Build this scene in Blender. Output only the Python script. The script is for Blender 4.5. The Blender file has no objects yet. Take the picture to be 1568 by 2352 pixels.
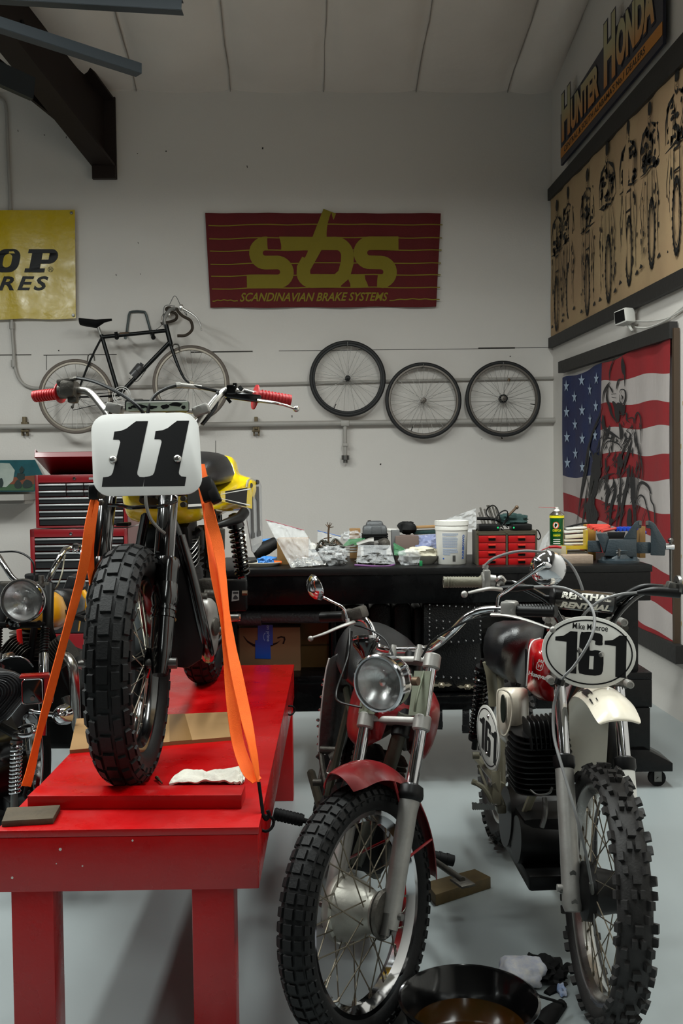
import bpy, bmesh, math, random
from mathutils import Matrix, Vector as V, noise
R = math.radians
sc = bpy.context.scene
COL = sc.collection
# ---------------- camera, exposure, world, lamps ----------------
FPX = 2287.0                                   # focal length in pixels of the 1568x2352 frame (35 mm, portrait)
CAM = V((0, 0, 1.5))
CR = Matrix.Rotation(R(-2.35), 3, 'Z') @ Matrix.Rotation(R(90 - 2.03), 3, 'X') @ Matrix.Rotation(R(-0.7), 3, 'Z')
cd = bpy.data.cameras.new('camera'); cam = bpy.data.objects.new('camera', cd); COL.objects.link(cam)
cam.matrix_world = Matrix.Translation(CAM) @ CR.to_4x4()
cd.sensor_fit = 'VERTICAL'; cd.sensor_height = 36; cd.lens = 36 * FPX / 2352; cd.clip_start = .05
sc.camera = cam
sc.view_settings.view_transform = 'Standard'; sc.view_settings.look = 'None'
sc.view_settings.gamma = 1; sc.view_settings.exposure = 0.5; sc.view_settings.use_curve_mapping = False
wd = bpy.data.worlds.new('world'); sc.world = wd; wd.use_nodes = True
wd.node_tree.nodes['Background'].inputs[0].default_value = (.5, .55, .6, 1)
wd.node_tree.nodes['Background'].inputs[1].default_value = .02
def area(name, loc, size, power, color=(.95, 1, .97), rot=(0, 0, 0), parent=None):
    ld = bpy.data.lights.new(name, 'AREA'); ld.shape = 'RECTANGLE'; ld.size, ld.size_y = size
    ld.energy = power; ld.color = color
    o = bpy.data.objects.new(name, ld); COL.objects.link(o); o.location = loc
    o.rotation_euler = rot; o.parent = parent
    return o
# rows of fluorescent shop lights: (x, y, z, length along x, width, watts)
LAMPS = [(-3.3, 4.1, 4.0, .30, 2.4, 96), (-2.2, 2.6, 4.15, .30, 2.4, 66), (1.3, 3.6, 4.0, .30, 2.4, 78), (0.6, 0.2, 4.15, .30, 2.4, 15), (-0.9, 3.4, 4.15, 2.4, .30, 60)]
def fwd():                                      # horizontal forward of the camera
    a = R(2.35); return V((math.sin(a), math.cos(a), 0))
FW = fwd(); RT = V((FW.y, -FW.x, 0))
def ray(px, py):
    return CR @ V(((px - 784) / FPX, (1176 - py) / FPX, -1))
def W(px, py, d):                               # point on a pixel's ray at horizontal distance d ahead
    r = ray(px, py); return CAM + r * (d / r.dot(FW))
def WY(px, py, y): r = ray(px, py); return CAM + r * (y / r.y)
def WX(px, py, x): r = ray(px, py); return CAM + r * (x / r.x)
def WZ(px, py, z): r = ray(px, py); return CAM + r * ((z - 1.5) / r.z)
def proj(p):
    q = CR.inverted() @ (V(p) - CAM); return (784 + FPX * q.x / -q.z, 1176 - FPX * q.y / -q.z)
# ---------------- materials ----------------
def lin(c):
    return tuple(((x / 255) / 12.92 if x / 255 <= .04045 else ((x / 255 + .055) / 1.055) ** 2.4) for x in c)
MATS = {}
def mat(name, rgb, rough=.5, metal=0, var=None, bump=None, coat=0, alpha=1, trans=0, emit=None, rvar=0, spec=None):
    """var=(scale, amount, rgb2) noise blend; bump=(scale, strength)"""
    if name in MATS: return MATS[name]
    m = bpy.data.materials.new(name); m.use_nodes = True; N = m.node_tree.nodes; L = m.node_tree.links
    b = N['Principled BSDF']; c = lin(rgb) + (1,)
    b.inputs['Base Color'].default_value = c; b.inputs['Roughness'].default_value = rough
    b.inputs['Metallic'].default_value = metal; b.inputs['Coat Weight'].default_value = coat
    b.inputs['Coat Roughness'].default_value = .08
    if spec is not None: b.inputs['Specular IOR Level'].default_value = spec
    if trans: b.inputs['Transmission Weight'].default_value = trans
    if alpha < 1: b.inputs['Alpha'].default_value = alpha
    if emit: b.inputs['Emission Color'].default_value = lin(emit[0]) + (1,); b.inputs['Emission Strength'].default_value = emit[1]
    tc = N.new('ShaderNodeTexCoord')
    if var:
        n = N.new('ShaderNodeTexNoise'); n.inputs['Scale'].default_value = var[0]; n.inputs['Detail'].default_value = 6; n.inputs['Roughness'].default_value = .65
        L.new(tc.outputs['Object'], n.inputs['Vector'])
        rp = N.new('ShaderNodeValToRGB'); rp.color_ramp.elements[0].position = .5 - .22; rp.color_ramp.elements[1].position = .5 + .25
        L.new(n.outputs['Fac'], rp.inputs['Fac'])
        c2 = lin(var[2])
        rp.color_ramp.elements[0].color = tuple(c[i] * (1 - var[1]) + c2[i] * var[1] for i in range(3)) + (1,)
        rp.color_ramp.elements[1].color = c
        L.new(rp.outputs['Color'], b.inputs['Base Color'])
    if rvar:
        n = N.new('ShaderNodeTexNoise'); n.inputs['Scale'].default_value = 9; n.inputs['Detail'].default_value = 5
        L.new(tc.outputs['Object'], n.inputs['Vector'])
        mr = N.new('ShaderNodeMapRange'); mr.inputs['From Min'].default_value = .3; mr.inputs['From Max'].default_value = .7
        mr.inputs['To Min'].default_value = max(0, rough - rvar); mr.inputs['To Max'].default_value = min(1, rough + rvar)
        L.new(n.outputs['Fac'], mr.inputs['Value']); L.new(mr.outputs['Result'], b.inputs['Roughness'])
    if bump:
        n = N.new('ShaderNodeTexNoise'); n.inputs['Scale'].default_value = bump[0]; n.inputs['Detail'].default_value = 5
        L.new(tc.outputs['Object'], n.inputs['Vector'])
        bm_ = N.new('ShaderNodeBump'); bm_.inputs['Strength'].default_value = bump[1]; bm_.inputs['Distance'].default_value = .01
        L.new(n.outputs['Fac'], bm_.inputs['Height']); L.new(bm_.outputs['Normal'], b.inputs['Normal'])
    MATS[name] = m
    return m
M = {}
M['chrome'] = mat('chrome', (205, 205, 208), .09, 1, rvar=.04)
M['polished'] = mat('polished aluminium', (200, 198, 194), .27, 1, var=(14, .35, (150, 142, 134)), rvar=.08)
M['alu'] = mat('cast aluminium', (160, 158, 154), .45, .6, var=(18, .45, (110, 104, 98)), bump=(160, .03))
M['aludark'] = mat('dirty aluminium', (92, 89, 84), .5, .8, var=(16, .6, (48, 42, 36)), bump=(90, .2))
M['steel'] = mat('grey steel', (120, 120, 118), .35, .9, var=(22, .4, (80, 70, 60)))
M['rusty'] = mat('rusty steel', (110, 92, 74), .5, .7, var=(40, .7, (70, 48, 34)))
M['blk_gloss'] = mat('gloss black paint', (2, 2, 3), .16, 0, coat=.6)
M['blk'] = mat('satin black', (5, 5, 6), .42, 0, spec=.3, var=(30, .4, (3, 3, 3)))
M['blkmatte'] = mat('matt black', (6, 6, 7), .7, spec=.25)
M['leather'] = mat('black leather', (7, 7, 8), .38, 0, spec=.3, bump=(140, .35), var=(12, .4, (14, 14, 15)))
M['vinyl'] = mat('black vinyl', (20, 20, 22), .30, 0, bump=(260, .15))
M['rubber'] = mat('tyre rubber', (9, 9, 10), .6, 0, var=(24, .5, (5, 5, 6)), bump=(160, .12), spec=.3)
M['rubber_dirt'] = mat('dusty tyre rubber', (28, 25, 24), .65, 0, var=(24, .5, (20, 18, 18)), bump=(160, .12))
M['rubber_side'] = mat('tyre sidewall rubber', (6, 6, 7), .55, 0, spec=.3, bump=(80, .1))
M['red'] = mat('red paint', (140, 6, 10), .25, 0, var=(20, .25, (110, 8, 12)), coat=.4)
M['redold'] = mat('worn red paint', (128, 20, 24), .35, 0, var=(10, .5, (92, 14, 18)), coat=.2, bump=(40, .06))
M['redgrip'] = mat('red rubber', (166, 12, 20), .5, bump=(60, .2))
M['yellow'] = mat('yellow paint', (226, 194, 8), .22, 0, coat=.5)
M['yellowold'] = mat('worn amber yellow paint', (205, 146, 6), .35, 0, var=(26, .5, (172, 112, 6)), coat=.2)
M['white'] = mat('white plastic', (214, 212, 206), .38, 0, var=(9, .15, (190, 186, 176)))
M['cream'] = mat('off white gloss paint', (208, 200, 184), .25, 0, coat=.4, var=(12, .3, (176, 164, 146)))
M['decal_k'] = mat('black decal', (5, 5, 7), .45, spec=.3)
M['decal_w'] = mat('white decal', (220, 220, 216), .4)
M['glass'] = mat('clear glass', (255, 255, 255), .03, 0, trans=1)
M['orange'] = mat('orange webbing', (255, 108, 8), .75, 0, bump=(420, .15), var=(60, .3, (236, 78, 4)))
M['spoke'] = mat('spoke steel', (166, 160, 146), .28, .95)
M['spokedark'] = mat('aged spoke steel', (120, 112, 98), .35, .9)
M['wood'] = mat('raw wood', (150, 112, 66), .75, 0, var=(8, .5, (92, 66, 36)), bump=(30, .3))
M['card'] = mat('cardboard', (148, 114, 72), .85, 0, var=(5, .25, (120, 90, 56)))
M['carddark'] = mat('weathered cardboard', (122, 90, 46), .85, 0, var=(6, .3, (92, 66, 34)))
M['grey'] = mat('grey plastic', (92, 92, 92), .5)
M['paper'] = mat('white paper', (208, 206, 200), .8, var=(14, .15, (186, 182, 174)))
M['blue'] = mat('blue nitrile', (40, 120, 200), .45)
M['bag'] = mat('clear plastic film', (235, 238, 240), .10, 0, alpha=.16, bump=(26, .8), spec=1.0)
M['tread2'] = M['rubber']
# ---------------- mesh builder ----------------
def cr(pts, k=6, closed=False):                 # Catmull-Rom through points
    P = [V(p) for p in pts]; n = len(P)
    if n < 3: return P
    out = []
    rng = range(n) if closed else range(n - 1)
    for i in rng:
        p0 = P[(i - 1) % n] if closed or i > 0 else P[0] * 2 - P[1]
        p1, p2 = P[i], P[(i + 1) % n]
        p3 = P[(i + 2) % n] if closed or i + 2 < n else P[-1] * 2 - P[-2]
        for j in range(k):
            t = j / k
            out.append(.5 * ((2 * p1) + (-p0 + p2) * t + (2 * p0 - 5 * p1 + 4 * p2 - p3) * t * t + (-p0 + 3 * p1 - 3 * p2 + p3) * t ** 3))
    if not closed: out.append(P[-1])
    return out
def frame(o, x, y):                             # 4x4 with axes x, y (orthonormalised) at o
    x = V(x).normalized(); z = x.cross(V(y)).normalized(); y = z.cross(x)
    m = Matrix((x, y, z)).transposed().to_4x4(); m.translation = V(o); return m
class MB:
    def __init__(s, T=None): s.v = []; s.f = []; s.m = []; s.T = T; s.mi = 0
    def add(s, vs, fs, T=None, mi=None):
        o = len(s.v); TT = s.T
        if T is not None: TT = (s.T @ T) if s.T is not None else T
        s.v += [(TT @ V(p)) if TT is not None else V(p) for p in vs]
        s.f += [tuple(i + o for i in f) for f in fs]
        s.m += [s.mi if mi is None else mi] * len(fs)
        return s
    def box(s, c, size, rot=None, bev=0):
        b = bmesh.new(); bmesh.ops.create_cube(b, size=1)
        for v in b.verts: v.co = V((v.co.x * size[0], v.co.y * size[1], v.co.z * size[2]))
        if bev: bmesh.ops.bevel(b, geom=b.edges[:], offset=bev, segments=2, affect='EDGES', profile=.5)
        T = Matrix.Translation(V(c))
        if rot is not None: T = T @ (rot if isinstance(rot, Matrix) else Matrix.Rotation(rot, 4, 'Z')).to_4x4()
        b.verts.index_update(); s.add([v.co.copy() for v in b.verts], [[v.index for v in f.verts] for f in b.faces], T); b.free(); return s
    def bar(s, a, b, w, h, up=(0, 0, 1), bev=0):   # rectangular bar from a to b
        a, b = V(a), V(b); d = b - a; T = frame((a + b) / 2, d, V(up).cross(d))
        bb = MB(); bb.box((0, 0, 0), (d.length, w, h), bev=bev); s.add(bb.v, bb.f, T); return s
    def rings(s, rs, cap=True, closed=False):
        n = len(rs[0]); vs = [p for r in rs for p in r]; fs = []
        k = len(rs)
        for i in range(k if closed else k - 1):
            a, b = i * n, ((i + 1) % k) * n
            for j in range(n): fs.append((a + j, a + (j + 1) % n, b + (j + 1) % n, b + j))
        if cap and not closed: fs.append(tuple(range(n - 1, -1, -1))); fs.append(tuple(range((k - 1) * n, k * n)))
        return s.add(vs, fs)
    def tube(s, pts, r, n=10, closed=False, k=6, cap=True, flat=1):
        P = cr(pts, k, closed) if k else [V(p) for p in pts]; m = len(P)
        rr = r if callable(r) else ((lambda t: r) if not isinstance(r, (list, tuple)) else (lambda t: r[min(int(t * (len(r) - 1)), len(r) - 2)] * (1 - (t * (len(r) - 1)) % 1 if t < 1 else 0) + r[min(int(t * (len(r) - 1)), len(r) - 2) + 1] * ((t * (len(r) - 1)) % 1 if t < 1 else 1)))
        tan = []
        for i in range(m):
            a = P[(i - 1) % m] if closed or i > 0 else P[0]; b = P[(i + 1) % m] if closed or i < m - 1 else P[-1]
            t = (b - a); tan.append(t.normalized() if t.length > 1e-9 else V((0, 0, 1)))
        u = tan[0].orthogonal().normalized() if abs(tan[0].z) > .98 else V((0, 0, 1)).cross(tan[0]).normalized()
        R_ = []
        for i in range(m):
            u = (u - tan[i] * u.dot(tan[i])); u = u.normalized() if u.length > 1e-6 else tan[i].orthogonal().normalized()
            w = tan[i].cross(u); q = rr(i / max(1, m - 1))
            R_.append([P[i] + (u * math.cos(2 * math.pi * j / n) + w * math.sin(2 * math.pi * j / n) * flat) * q for j in range(n)])
        return s.rings(R_, cap, closed)
    def cyl(s, a, b, r, r2=None, n=16): return s.tube([a, b], [r, r if r2 is None else r2], n, k=0)
    def lathe(s, prof, o=(0, 0, 0), ax=(0, 0, 1), n=28, closed=False, a0=0, a1=2 * math.pi, T=None):
        """prof = [(radius, height along ax)]"""
        ax = V(ax).normalized(); u = ax.orthogonal().normalized(); w = ax.cross(u); o = V(o)
        full = a1 - a0 > 6.28; k = n if full else n + 1; vs = []; fs = []; q = len(prof)
        for i in range(k):
            a = a0 + (a1 - a0) * i / n
            for (r, h) in prof: vs.append(o + ax * h + (u * math.cos(a) + w * math.sin(a)) * max(r, 1e-5))
        for i in range(k if full else k - 1):
            A, B = i * q, ((i + 1) % k) * q
            for j in range(q if closed else q - 1): fs.append((A + j, B + j, B + (j + 1) % q, A + (j + 1) % q))
        return s.add(vs, fs, T)
    def ball(s, c, r, n=12, T=None):
        r = (r, r, r) if not isinstance(r, (tuple, list)) else r
        vs = []; fs = []; m = n // 2
        for i in range(m + 1):
            a = math.pi * i / m
            for j in range(n): b = 2 * math.pi * j / n; vs.append(V((r[0] * math.sin(a) * math.cos(b), r[1] * math.sin(a) * math.sin(b), r[2] * math.cos(a))))
        for i in range(m):
            for j in range(n): fs.append((i * n + j, i * n + (j + 1) % n, (i + 1) * n + (j + 1) % n, (i + 1) * n + j))
        TT = Matrix.Translation(V(c)); TT = TT @ T.to_4x4() if T is not None else TT
        return s.add(vs, fs, TT)
    def prism(s, poly, th, T=None):             # polygon in the xy plane of T, extruded from -th/2 to th/2
        n = len(poly); vs = [(p[0], p[1], -th / 2) for p in poly] + [(p[0], p[1], th / 2) for p in poly]
        fs = [tuple(range(n - 1, -1, -1)), tuple(range(n, 2 * n))] + [(i, (i + 1) % n, n + (i + 1) % n, n + i) for i in range(n)]
        return s.add(vs, fs, T)
    def flat(s, poly, T=None, z=0): return s.add([(p[0], p[1], z) for p in poly], [tuple(range(len(poly)))], T)
    def geo(s, g, T=None): return s.add(g[0], g[1], T)
    def grid(s, fn, nu, nv, thick=0):           # fn(u,v)->point ; thick gives a closed shell
        P = [[V(fn(i / nu, j / nv)) for j in range(nv + 1)] for i in range(nu + 1)]
        vs = [p for r in P for p in r]; k = nv + 1
        fs = [(i * k + j, (i + 1) * k + j, (i + 1) * k + j + 1, i * k + j + 1) for i in range(nu) for j in range(nv)]
        if thick:
            N_ = []
            for i in range(nu + 1):
                for j in range(nv + 1):
                    a = P[min(i + 1, nu)][j] - P[max(i - 1, 0)][j]; b = P[i][min(j + 1, nv)] - P[i][max(j - 1, 0)]
                    c = a.cross(b); N_.append(c.normalized() if c.length > 1e-12 else V((0, 0, 1)))
            o = len(vs); vs = vs + [vs[i] - N_[i] * thick for i in range(o)]
            fs = fs + [tuple(x + o for x in reversed(f)) for f in fs]
            bd = [(0, j) for j in range(nv)] + [(i, nv) for i in range(nu)] + [(nu, j) for j in range(nv, 0, -1)] + [(i, 0) for i in range(nu, 0, -1)]
            ids = [a * k + b for a, b in bd]
            for q in range(len(ids)): a, b = ids[q], ids[(q + 1) % len(ids)]; fs.append((a, b, b + o, a + o))
        return s.add(vs, fs)
    def mesh(s, name, mats, bev=0, smooth=40, seg=2):
        me = bpy.data.meshes.new(name); me.from_pydata([tuple(p) for p in s.v], [], s.f)
        for m in (mats if isinstance(mats, (list, tuple)) else [mats]): me.materials.append(M[m] if isinstance(m, str) else m)
        for p, mi in zip(me.polygons, s.m): p.material_index = mi
        b = bmesh.new(); b.from_mesh(me)
        bmesh.ops.recalc_face_normals(b, faces=b.faces)
        if bev:
            es = [e for e in b.edges if len(e.link_faces) == 2 and e.calc_face_angle(0) > R(35)]
            bmesh.ops.bevel(b, geom=es, offset=bev, segments=seg, affect='EDGES', profile=.5, clamp_overlap=True)
        b.to_mesh(me); b.free()
        if smooth:
            for p in me.polygons: p.use_smooth = True
            me.set_sharp_from_angle(angle=R(smooth))
        me.update(); return me
def obj(name, mb, mats, parent=None, bev=0, smooth=40, label=None, T=None, seg=2):
    me = mb.mesh(name, mats, bev, smooth, seg) if isinstance(mb, MB) else mb
    o = bpy.data.objects.new(name, me); COL.objects.link(o)
    if parent is not None: o.parent = parent
    if T is not None: o.matrix_local = T
    if label: o['label'] = label
    return o
def tag(o, label, cat, group=None):
    o['label'] = label; o['category'] = cat
    if group: o['group'] = group
    return o
class Thing:
    def __init__(s, name, label, cat, T=None, group=None):
        s.o = bpy.data.objects.new(name, None); COL.objects.link(s.o); s.o.empty_display_size = .1
        s.T = T if T is not None else Matrix(); s.o.matrix_world = s.T; s.inv = s.T.inverted()
        tag(s.o, label, cat, group)
    def part(s, name, mb, mats, bev=0, smooth=40, label=None, parent=None, T=None, seg=2):
        return obj(name, mb, mats, parent or s.o, bev, smooth, label, T, seg)
    def P(s, px, py, d): return s.inv @ W(px, py, d)
    def PP(s, pts): return [s.inv @ W(*p) for p in pts]
def single(name, mb, mats, label, cat, bev=0, smooth=40, group=None, T=None):
    """one-mesh thing; its origin is moved to its base centre"""
    if T is None:
        xs = [p.x for p in mb.v]; ys = [p.y for p in mb.v]; zs = [p.z for p in mb.v]
        T = Matrix.Translation(V(((min(xs) + max(xs)) / 2, (min(ys) + max(ys)) / 2, min(zs))))
        Ti = T.inverted(); mb.v = [Ti @ p for p in mb.v]
    return tag(obj(name, mb, mats, None, bev, smooth, None, T), label, cat, group)
def struct(name, mb, mats, bev=0, smooth=40):
    o = obj(name, mb, mats, None, bev, smooth); o['kind'] = 'structure'; return o
def text_geo(t, size=1, bold=0, shear=0, sx=1, align='LEFT', space=1):
    c = bpy.data.curves.new('t', 'FONT'); c.body = t; c.size = size; c.offset = bold; c.shear = shear
    c.align_x = align; c.space_character = space; c.fill_mode = 'FRONT'; c.resolution_u = 3
    o = bpy.data.objects.new('t', c); COL.objects.link(o)
    dg = bpy.context.evaluated_depsgraph_get(); me = bpy.data.meshes.new_from_object(o.evaluated_get(dg))
    vs = [V((v.co.x * sx, v.co.y, 0)) for v in me.vertices]; fs = [tuple(p.vertices) for p in me.polygons]
    bpy.data.objects.remove(o); bpy.data.curves.remove(c); bpy.data.meshes.remove(me)
    return vs, fs
def fit(g, x0, y0, x1, y1):                     # scale geometry into a rectangle
    xs = [p.x for p in g[0]]; ys = [p.y for p in g[0]]; a, b, c, d = min(xs), max(xs), min(ys), max(ys)
    return [V((x0 + (p.x - a) / (b - a) * (x1 - x0), y0 + (p.y - c) / (d - c) * (y1 - y0), 0)) for p in g[0]], g[1]
def fill_geo(loops):                            # 2D loops, inner loops become holes
    c = bpy.data.curves.new('c', 'CURVE'); c.dimensions = '2D'; c.fill_mode = 'BOTH'
    for lp in loops:
        sp = c.splines.new('POLY'); sp.points.add(len(lp) - 1)
        for i, p in enumerate(lp): sp.points[i].co = (p[0], p[1], 0, 1)
        sp.use_cyclic_u = True
    o = bpy.data.objects.new('c', c); COL.objects.link(o)
    dg = bpy.context.evaluated_depsgraph_get(); me = bpy.data.meshes.new_from_object(o.evaluated_get(dg))
    vs = [v.co.copy() for v in me.vertices]; fs = [tuple(p.vertices) for p in me.polygons]
    bpy.data.objects.remove(o); bpy.data.curves.remove(c); bpy.data.meshes.remove(me)
    return vs, fs
def rrect(w, h, r, n=6, cx=0, cy=0):
    out = []
    for (sx, sy, a) in ((1, 1, 0), (-1, 1, 90), (-1, -1, 180), (1, -1, 270)):
        for i in range(n + 1):
            t = R(a + 90 * i / n); out.append((cx + sx * (w / 2 - r) + r * math.cos(t), cy + sy * (h / 2 - r) + r * math.sin(t)))
    return out
def ell(rx, ry, n=40, cx=0, cy=0): return [(cx + rx * math.cos(2 * math.pi * i / n), cy + ry * math.sin(2 * math.pi * i / n)) for i in range(n)]
def sm2(pts, k=5, closed=True): return [(p.x, p.y) for p in cr([(a, b, 0) for a, b in pts], k, closed)]
# ---------------- room shell ----------------
BX, BY = 2.27, 8.85                              # right wall x, back wall y
LX, FY = -7.2, -3.5
CZ, CS = 4.87, .215                              # ceiling height at the back wall, rise towards the camera
def ceil_z(y): return CZ + CS * (BY - y)
M['wallpaint'] = mat('white wall paint', (218, 213, 207), .6, 0, var=(1.6, .10, (186, 178, 171)), bump=(60, .12))
M['wallunseen'] = mat('dark grey unseen wall paint', (86, 84, 82), .6)  # dark grey chosen for unseen walls so they bounce less light
M['floorpaint'] = mat('grey floor paint', (146, 153, 154), .33, 0, var=(.5, .12, (122, 128, 130)))
M['insul'] = mat('white vinyl insulation', (226, 216, 207), .5, 0, var=(1.2, .22, (176, 165, 155)), bump=(6, .6))
M['seamtab'] = mat('seam tab', (150, 140, 132), .7)
M['seam'] = mat('dark seam grey', (52, 48, 44), .8)  # dark panel joints and small specks on the back wall
M['stain'] = mat('rust stain', (184, 160, 112), .8)
b = MB(); b.box(((LX + BX) / 2, (BY + FY) / 2, -.05), (BX - LX + .4, BY - FY + .4, .1)); struct('floor', b, 'floorpaint')
b = MB(); b.box(((LX + BX) / 2, BY + .06, 2.6), (BX - LX + .24, .12, 5.2))
def seam(b, p, q, h, mi=1):
    a, c = WY(*p, BY - .001), WY(*q, BY - .001); b.mi = mi; b.bar(a, c, .004, h); b.mi = 0
for p, q, h in (((-60, 816), (72, 815), .008), ((100, 816), (268, 814), .006), ((438, 809), (580, 807), .010), ((640, 806), (1098, 801), .004), ((1098, 800), (1182, 799), .012), ((1182, 799), (1268, 798), .004), ((495, 1012), (495, 1044), .004), ((107, 816), (107, 850), .004)):
    seam(b, p, q, h)
random.seed(4)
for k in range(26):
    p = WY(random.uniform(30, 1240), random.uniform(260, 1160), BY - .001); b.mi = 1; b.box(p, (random.uniform(.004, .012), .002, random.uniform(.004, .02)), Matrix.Rotation(random.uniform(-.6, .6), 4, 'Y')); b.mi = 0
struct('wall_back', b, ['wallpaint', 'seam'], smooth=0)
b = MB(); b.box((BX + .06, (BY + FY) / 2, 3.9), (.12, BY - FY, 7.8))
b.mi = 1; random.seed(9)
for k in range(40):
    p = WX(random.uniform(1552, 1600), random.uniform(820, 1440), BX - .0008); s_ = random.uniform(.004, .013); b.add([p + V((0, s_ * math.cos(a) * random.uniform(.5, 1.1), s_ * random.uniform(1, 2.2) * math.sin(a))) for a in [6.283 * i / 9 for i in range(9)]], [tuple(range(9))])
b.mi = 0; struct('wall_right', b, ['wallpaint', 'stain'], smooth=0)
b = MB(); b.box((LX - .06, (BY + FY) / 2, 3.9), (.12, BY - FY, 7.8)); struct('wall_left', b, 'wallunseen')
b = MB(); b.box(((LX + BX) / 2, FY - .06, 3.9), (BX - LX + .24, .12, 7.8)); struct('wall_front', b, 'wallunseen')
# insulated roof underside: blankets sagging between seams, wrinkled near them
b = MB(); XS = [LX] + [-1.37 - .81 * k for k in range(6, 0, -1)] + [-1.37, -.56, .25, 1.06, 1.87, BX]
XS = sorted(x for x in XS if x >= LX)
xs = []
for i in range(len(XS) - 1):
    for k in range(12): xs.append((XS[i] + (XS[i + 1] - XS[i]) * k / 12, k / 12, i))
xs.append((XS[-1], 0, 0)); NY = 90; vs = []; fs = []
for j in range(NY + 1):
    y = BY - (BY - FY) * (j / NY) ** 1.5
    for (x, t, i) in xs:
        sag = .085 * (math.sin(math.pi * t) ** .6 if 0 < t < 1 else 0)
        n = noise.noise(V((x * 2.2, y * 1.1, i * 3.1))) * .05 + noise.noise(V((x * 7, y * 3, i))) * .018
        edge = min(1, (BY - y) * 2.2 + .05)
        vs.append((x, y, ceil_z(y) - (sag + n * (.4 + .6 * math.sin(math.pi * t))) * (.25 + .75 * edge) + .02))
k = len(xs)
for j in range(NY):
    for i in range(k - 1): fs.append((j * k + i, j * k + i + 1, (j + 1) * k + i + 1, (j + 1) * k + i))
b.add(vs, fs)
b.mi = 1
for x in XS[1:-1]:                               # stapled seam tabs hang a little below the blanket
    for j in range(40):
        y0, y1 = BY - (BY - FY) * j / 40, BY - (BY - FY) * (j + 1) / 40; w_ = .006 * math.sin(j * 2.3 + x)
        b.bar((x + w_, y0, ceil_z(y0) + .012), (x + .006 * math.sin((j + 1) * 2.3 + x), y1, ceil_z(y1) + .012), .005, .024)
o = struct('ceiling', b, ['insul', 'seamtab'], smooth=70)
b = MB(); b.add([(LX - .1, BY + .1, ceil_z(BY + .1) + .08), (BX + .1, BY + .1, ceil_z(BY + .1) + .08), (BX + .1, FY - .1, ceil_z(FY - .1) + .08), (LX - .1, FY - .1, ceil_z(FY - .1) + .08),
                 (LX - .1, BY + .1, ceil_z(BY + .1) + .12), (BX + .1, BY + .1, ceil_z(BY + .1) + .12), (BX + .1, FY - .1, ceil_z(FY - .1) + .12), (LX - .1, FY - .1, ceil_z(FY - .1) + .12)],
                [(0, 1, 2, 3), (7, 6, 5, 4), (0, 4, 5, 1), (1, 5, 6, 2), (2, 6, 7, 3), (3, 7, 4, 0)]); struct('ceiling', b, 'insul', smooth=0)
# ---------------- lamps of the room (above and left of the view) ----------------
M['lampwhite'] = mat('lamp housing white', (210, 210, 208), .4)
M['tubeglow'] = mat('fluorescent tube', (255, 255, 255), .4, emit=((235, 250, 245), 6))
for i, (x, y, z, sx, sy, wt) in enumerate(LAMPS):
    t = Thing('ceiling_light', ['fluorescent shop light hung highest to the left of the yellow tyre banner', 'fluorescent shop light above the red lift table', 'fluorescent shop light above the red trail motorcycle', 'fluorescent shop light nearest the front of the workshop', 'crosswise fluorescent shop light beside the dark rafter'][i], 'light', Matrix.Translation((x, y, z)), 'hanging shop lights')
    b = MB(); L_ = max(sx, sy); v = sy > sx
    S = lambda a, c, h: (c, a, h) if v else (a, c, h)
    for s in (-1, 1): b.bar(S(-L_ / 2, s * .03, .09), S(L_ / 2, s * .03, .09), .012, .012)
    b.box((0, 0, .10), S(L_, .10, .05))
    for s in (-1, 1):
        b.add([S(-L_ / 2, s * .05, .085), S(L_ / 2, s * .05, .085), S(L_ / 2, s * .17, .0), S(-L_ / 2, s * .17, .0), S(-L_ / 2, s * .05, .09), S(L_ / 2, s * .05, .09), S(L_ / 2, s * .172, .004), S(-L_ / 2, s * .172, .004)],
              [(0, 1, 2, 3), (7, 6, 5, 4), (0, 4, 5, 1), (1, 5, 6, 2), (2, 6, 7, 3), (3, 7, 4, 0)])
    t.part('housing', b, 'lampwhite', smooth=0)
    for s in (-1, 1):
        b = MB(); b.cyl(S(-L_ / 2 + .03, s * .045, .045), S(L_ / 2 - .03, s * .045, .045), .016, n=8); t.part('tube', b, 'tubeglow')
        b = MB(); b.cyl(S(s * L_ * .4, 0, .12), S(s * L_ * .4, 0, ceil_z(y) - z + .03), .003, n=5); t.part('hanging_wire', b, 'steel')
    area('area', (0, 0, -.01), (sx, sy), wt, parent=t.o)
# ---------------- rafter and metal channels ----------------
M['rafter'] = mat('dark primer steel', (40, 27, 22), .6, .3, var=(3, .5, (22, 15, 12)))
d0 = 8.72
A0, A1 = W(240, 382, d0), W(285, 226, d0)        # wall end: flange centre, web top
t = Thing('steel_rafter', 'dark brown steel roof rafter running up from the back wall at upper left', 'beam', Matrix.Translation(A0))
dirv = (W(-20, 60, 7.35) - W(211, 352, d0)).normalized()
side = V((0, 0, 1)).cross(dirv).normalized()
Lr = 4.6
b = MB(); o0 = V((0, 0, 0))
def bx6(b, p, q, hw, z0, z1, z0b, z1b):
    vs = []
    for c, a_, b_ in ((p, z0, z1), (q, z0b, z1b)):
        for s in (-1, 1):
            for z in (a_, b_): vs.append(c + side * s * hw + V((0, 0, z)))
    b.add(vs, [(0, 2, 3, 1), (4, 5, 7, 6), (0, 1, 5, 4), (2, 6, 7, 3), (1, 3, 7, 5), (0, 4, 6, 2)])
E = dirv * Lr
H0 = A1.z - A0.z
bx6(b, o0, E, .008, 0, H0, 0, .45); t.part('web', b, 'rafter', smooth=0)
b = MB(); bx6(b, o0, E, .10, -.015, .012, -.015, .012); t.part('flange', b, 'rafter', smooth=0)
b = MB(); bx6(b, o0, E, .10, H0 - .02, H0, .43, .45); t.part('flange', b, 'rafter', smooth=0)
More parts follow.
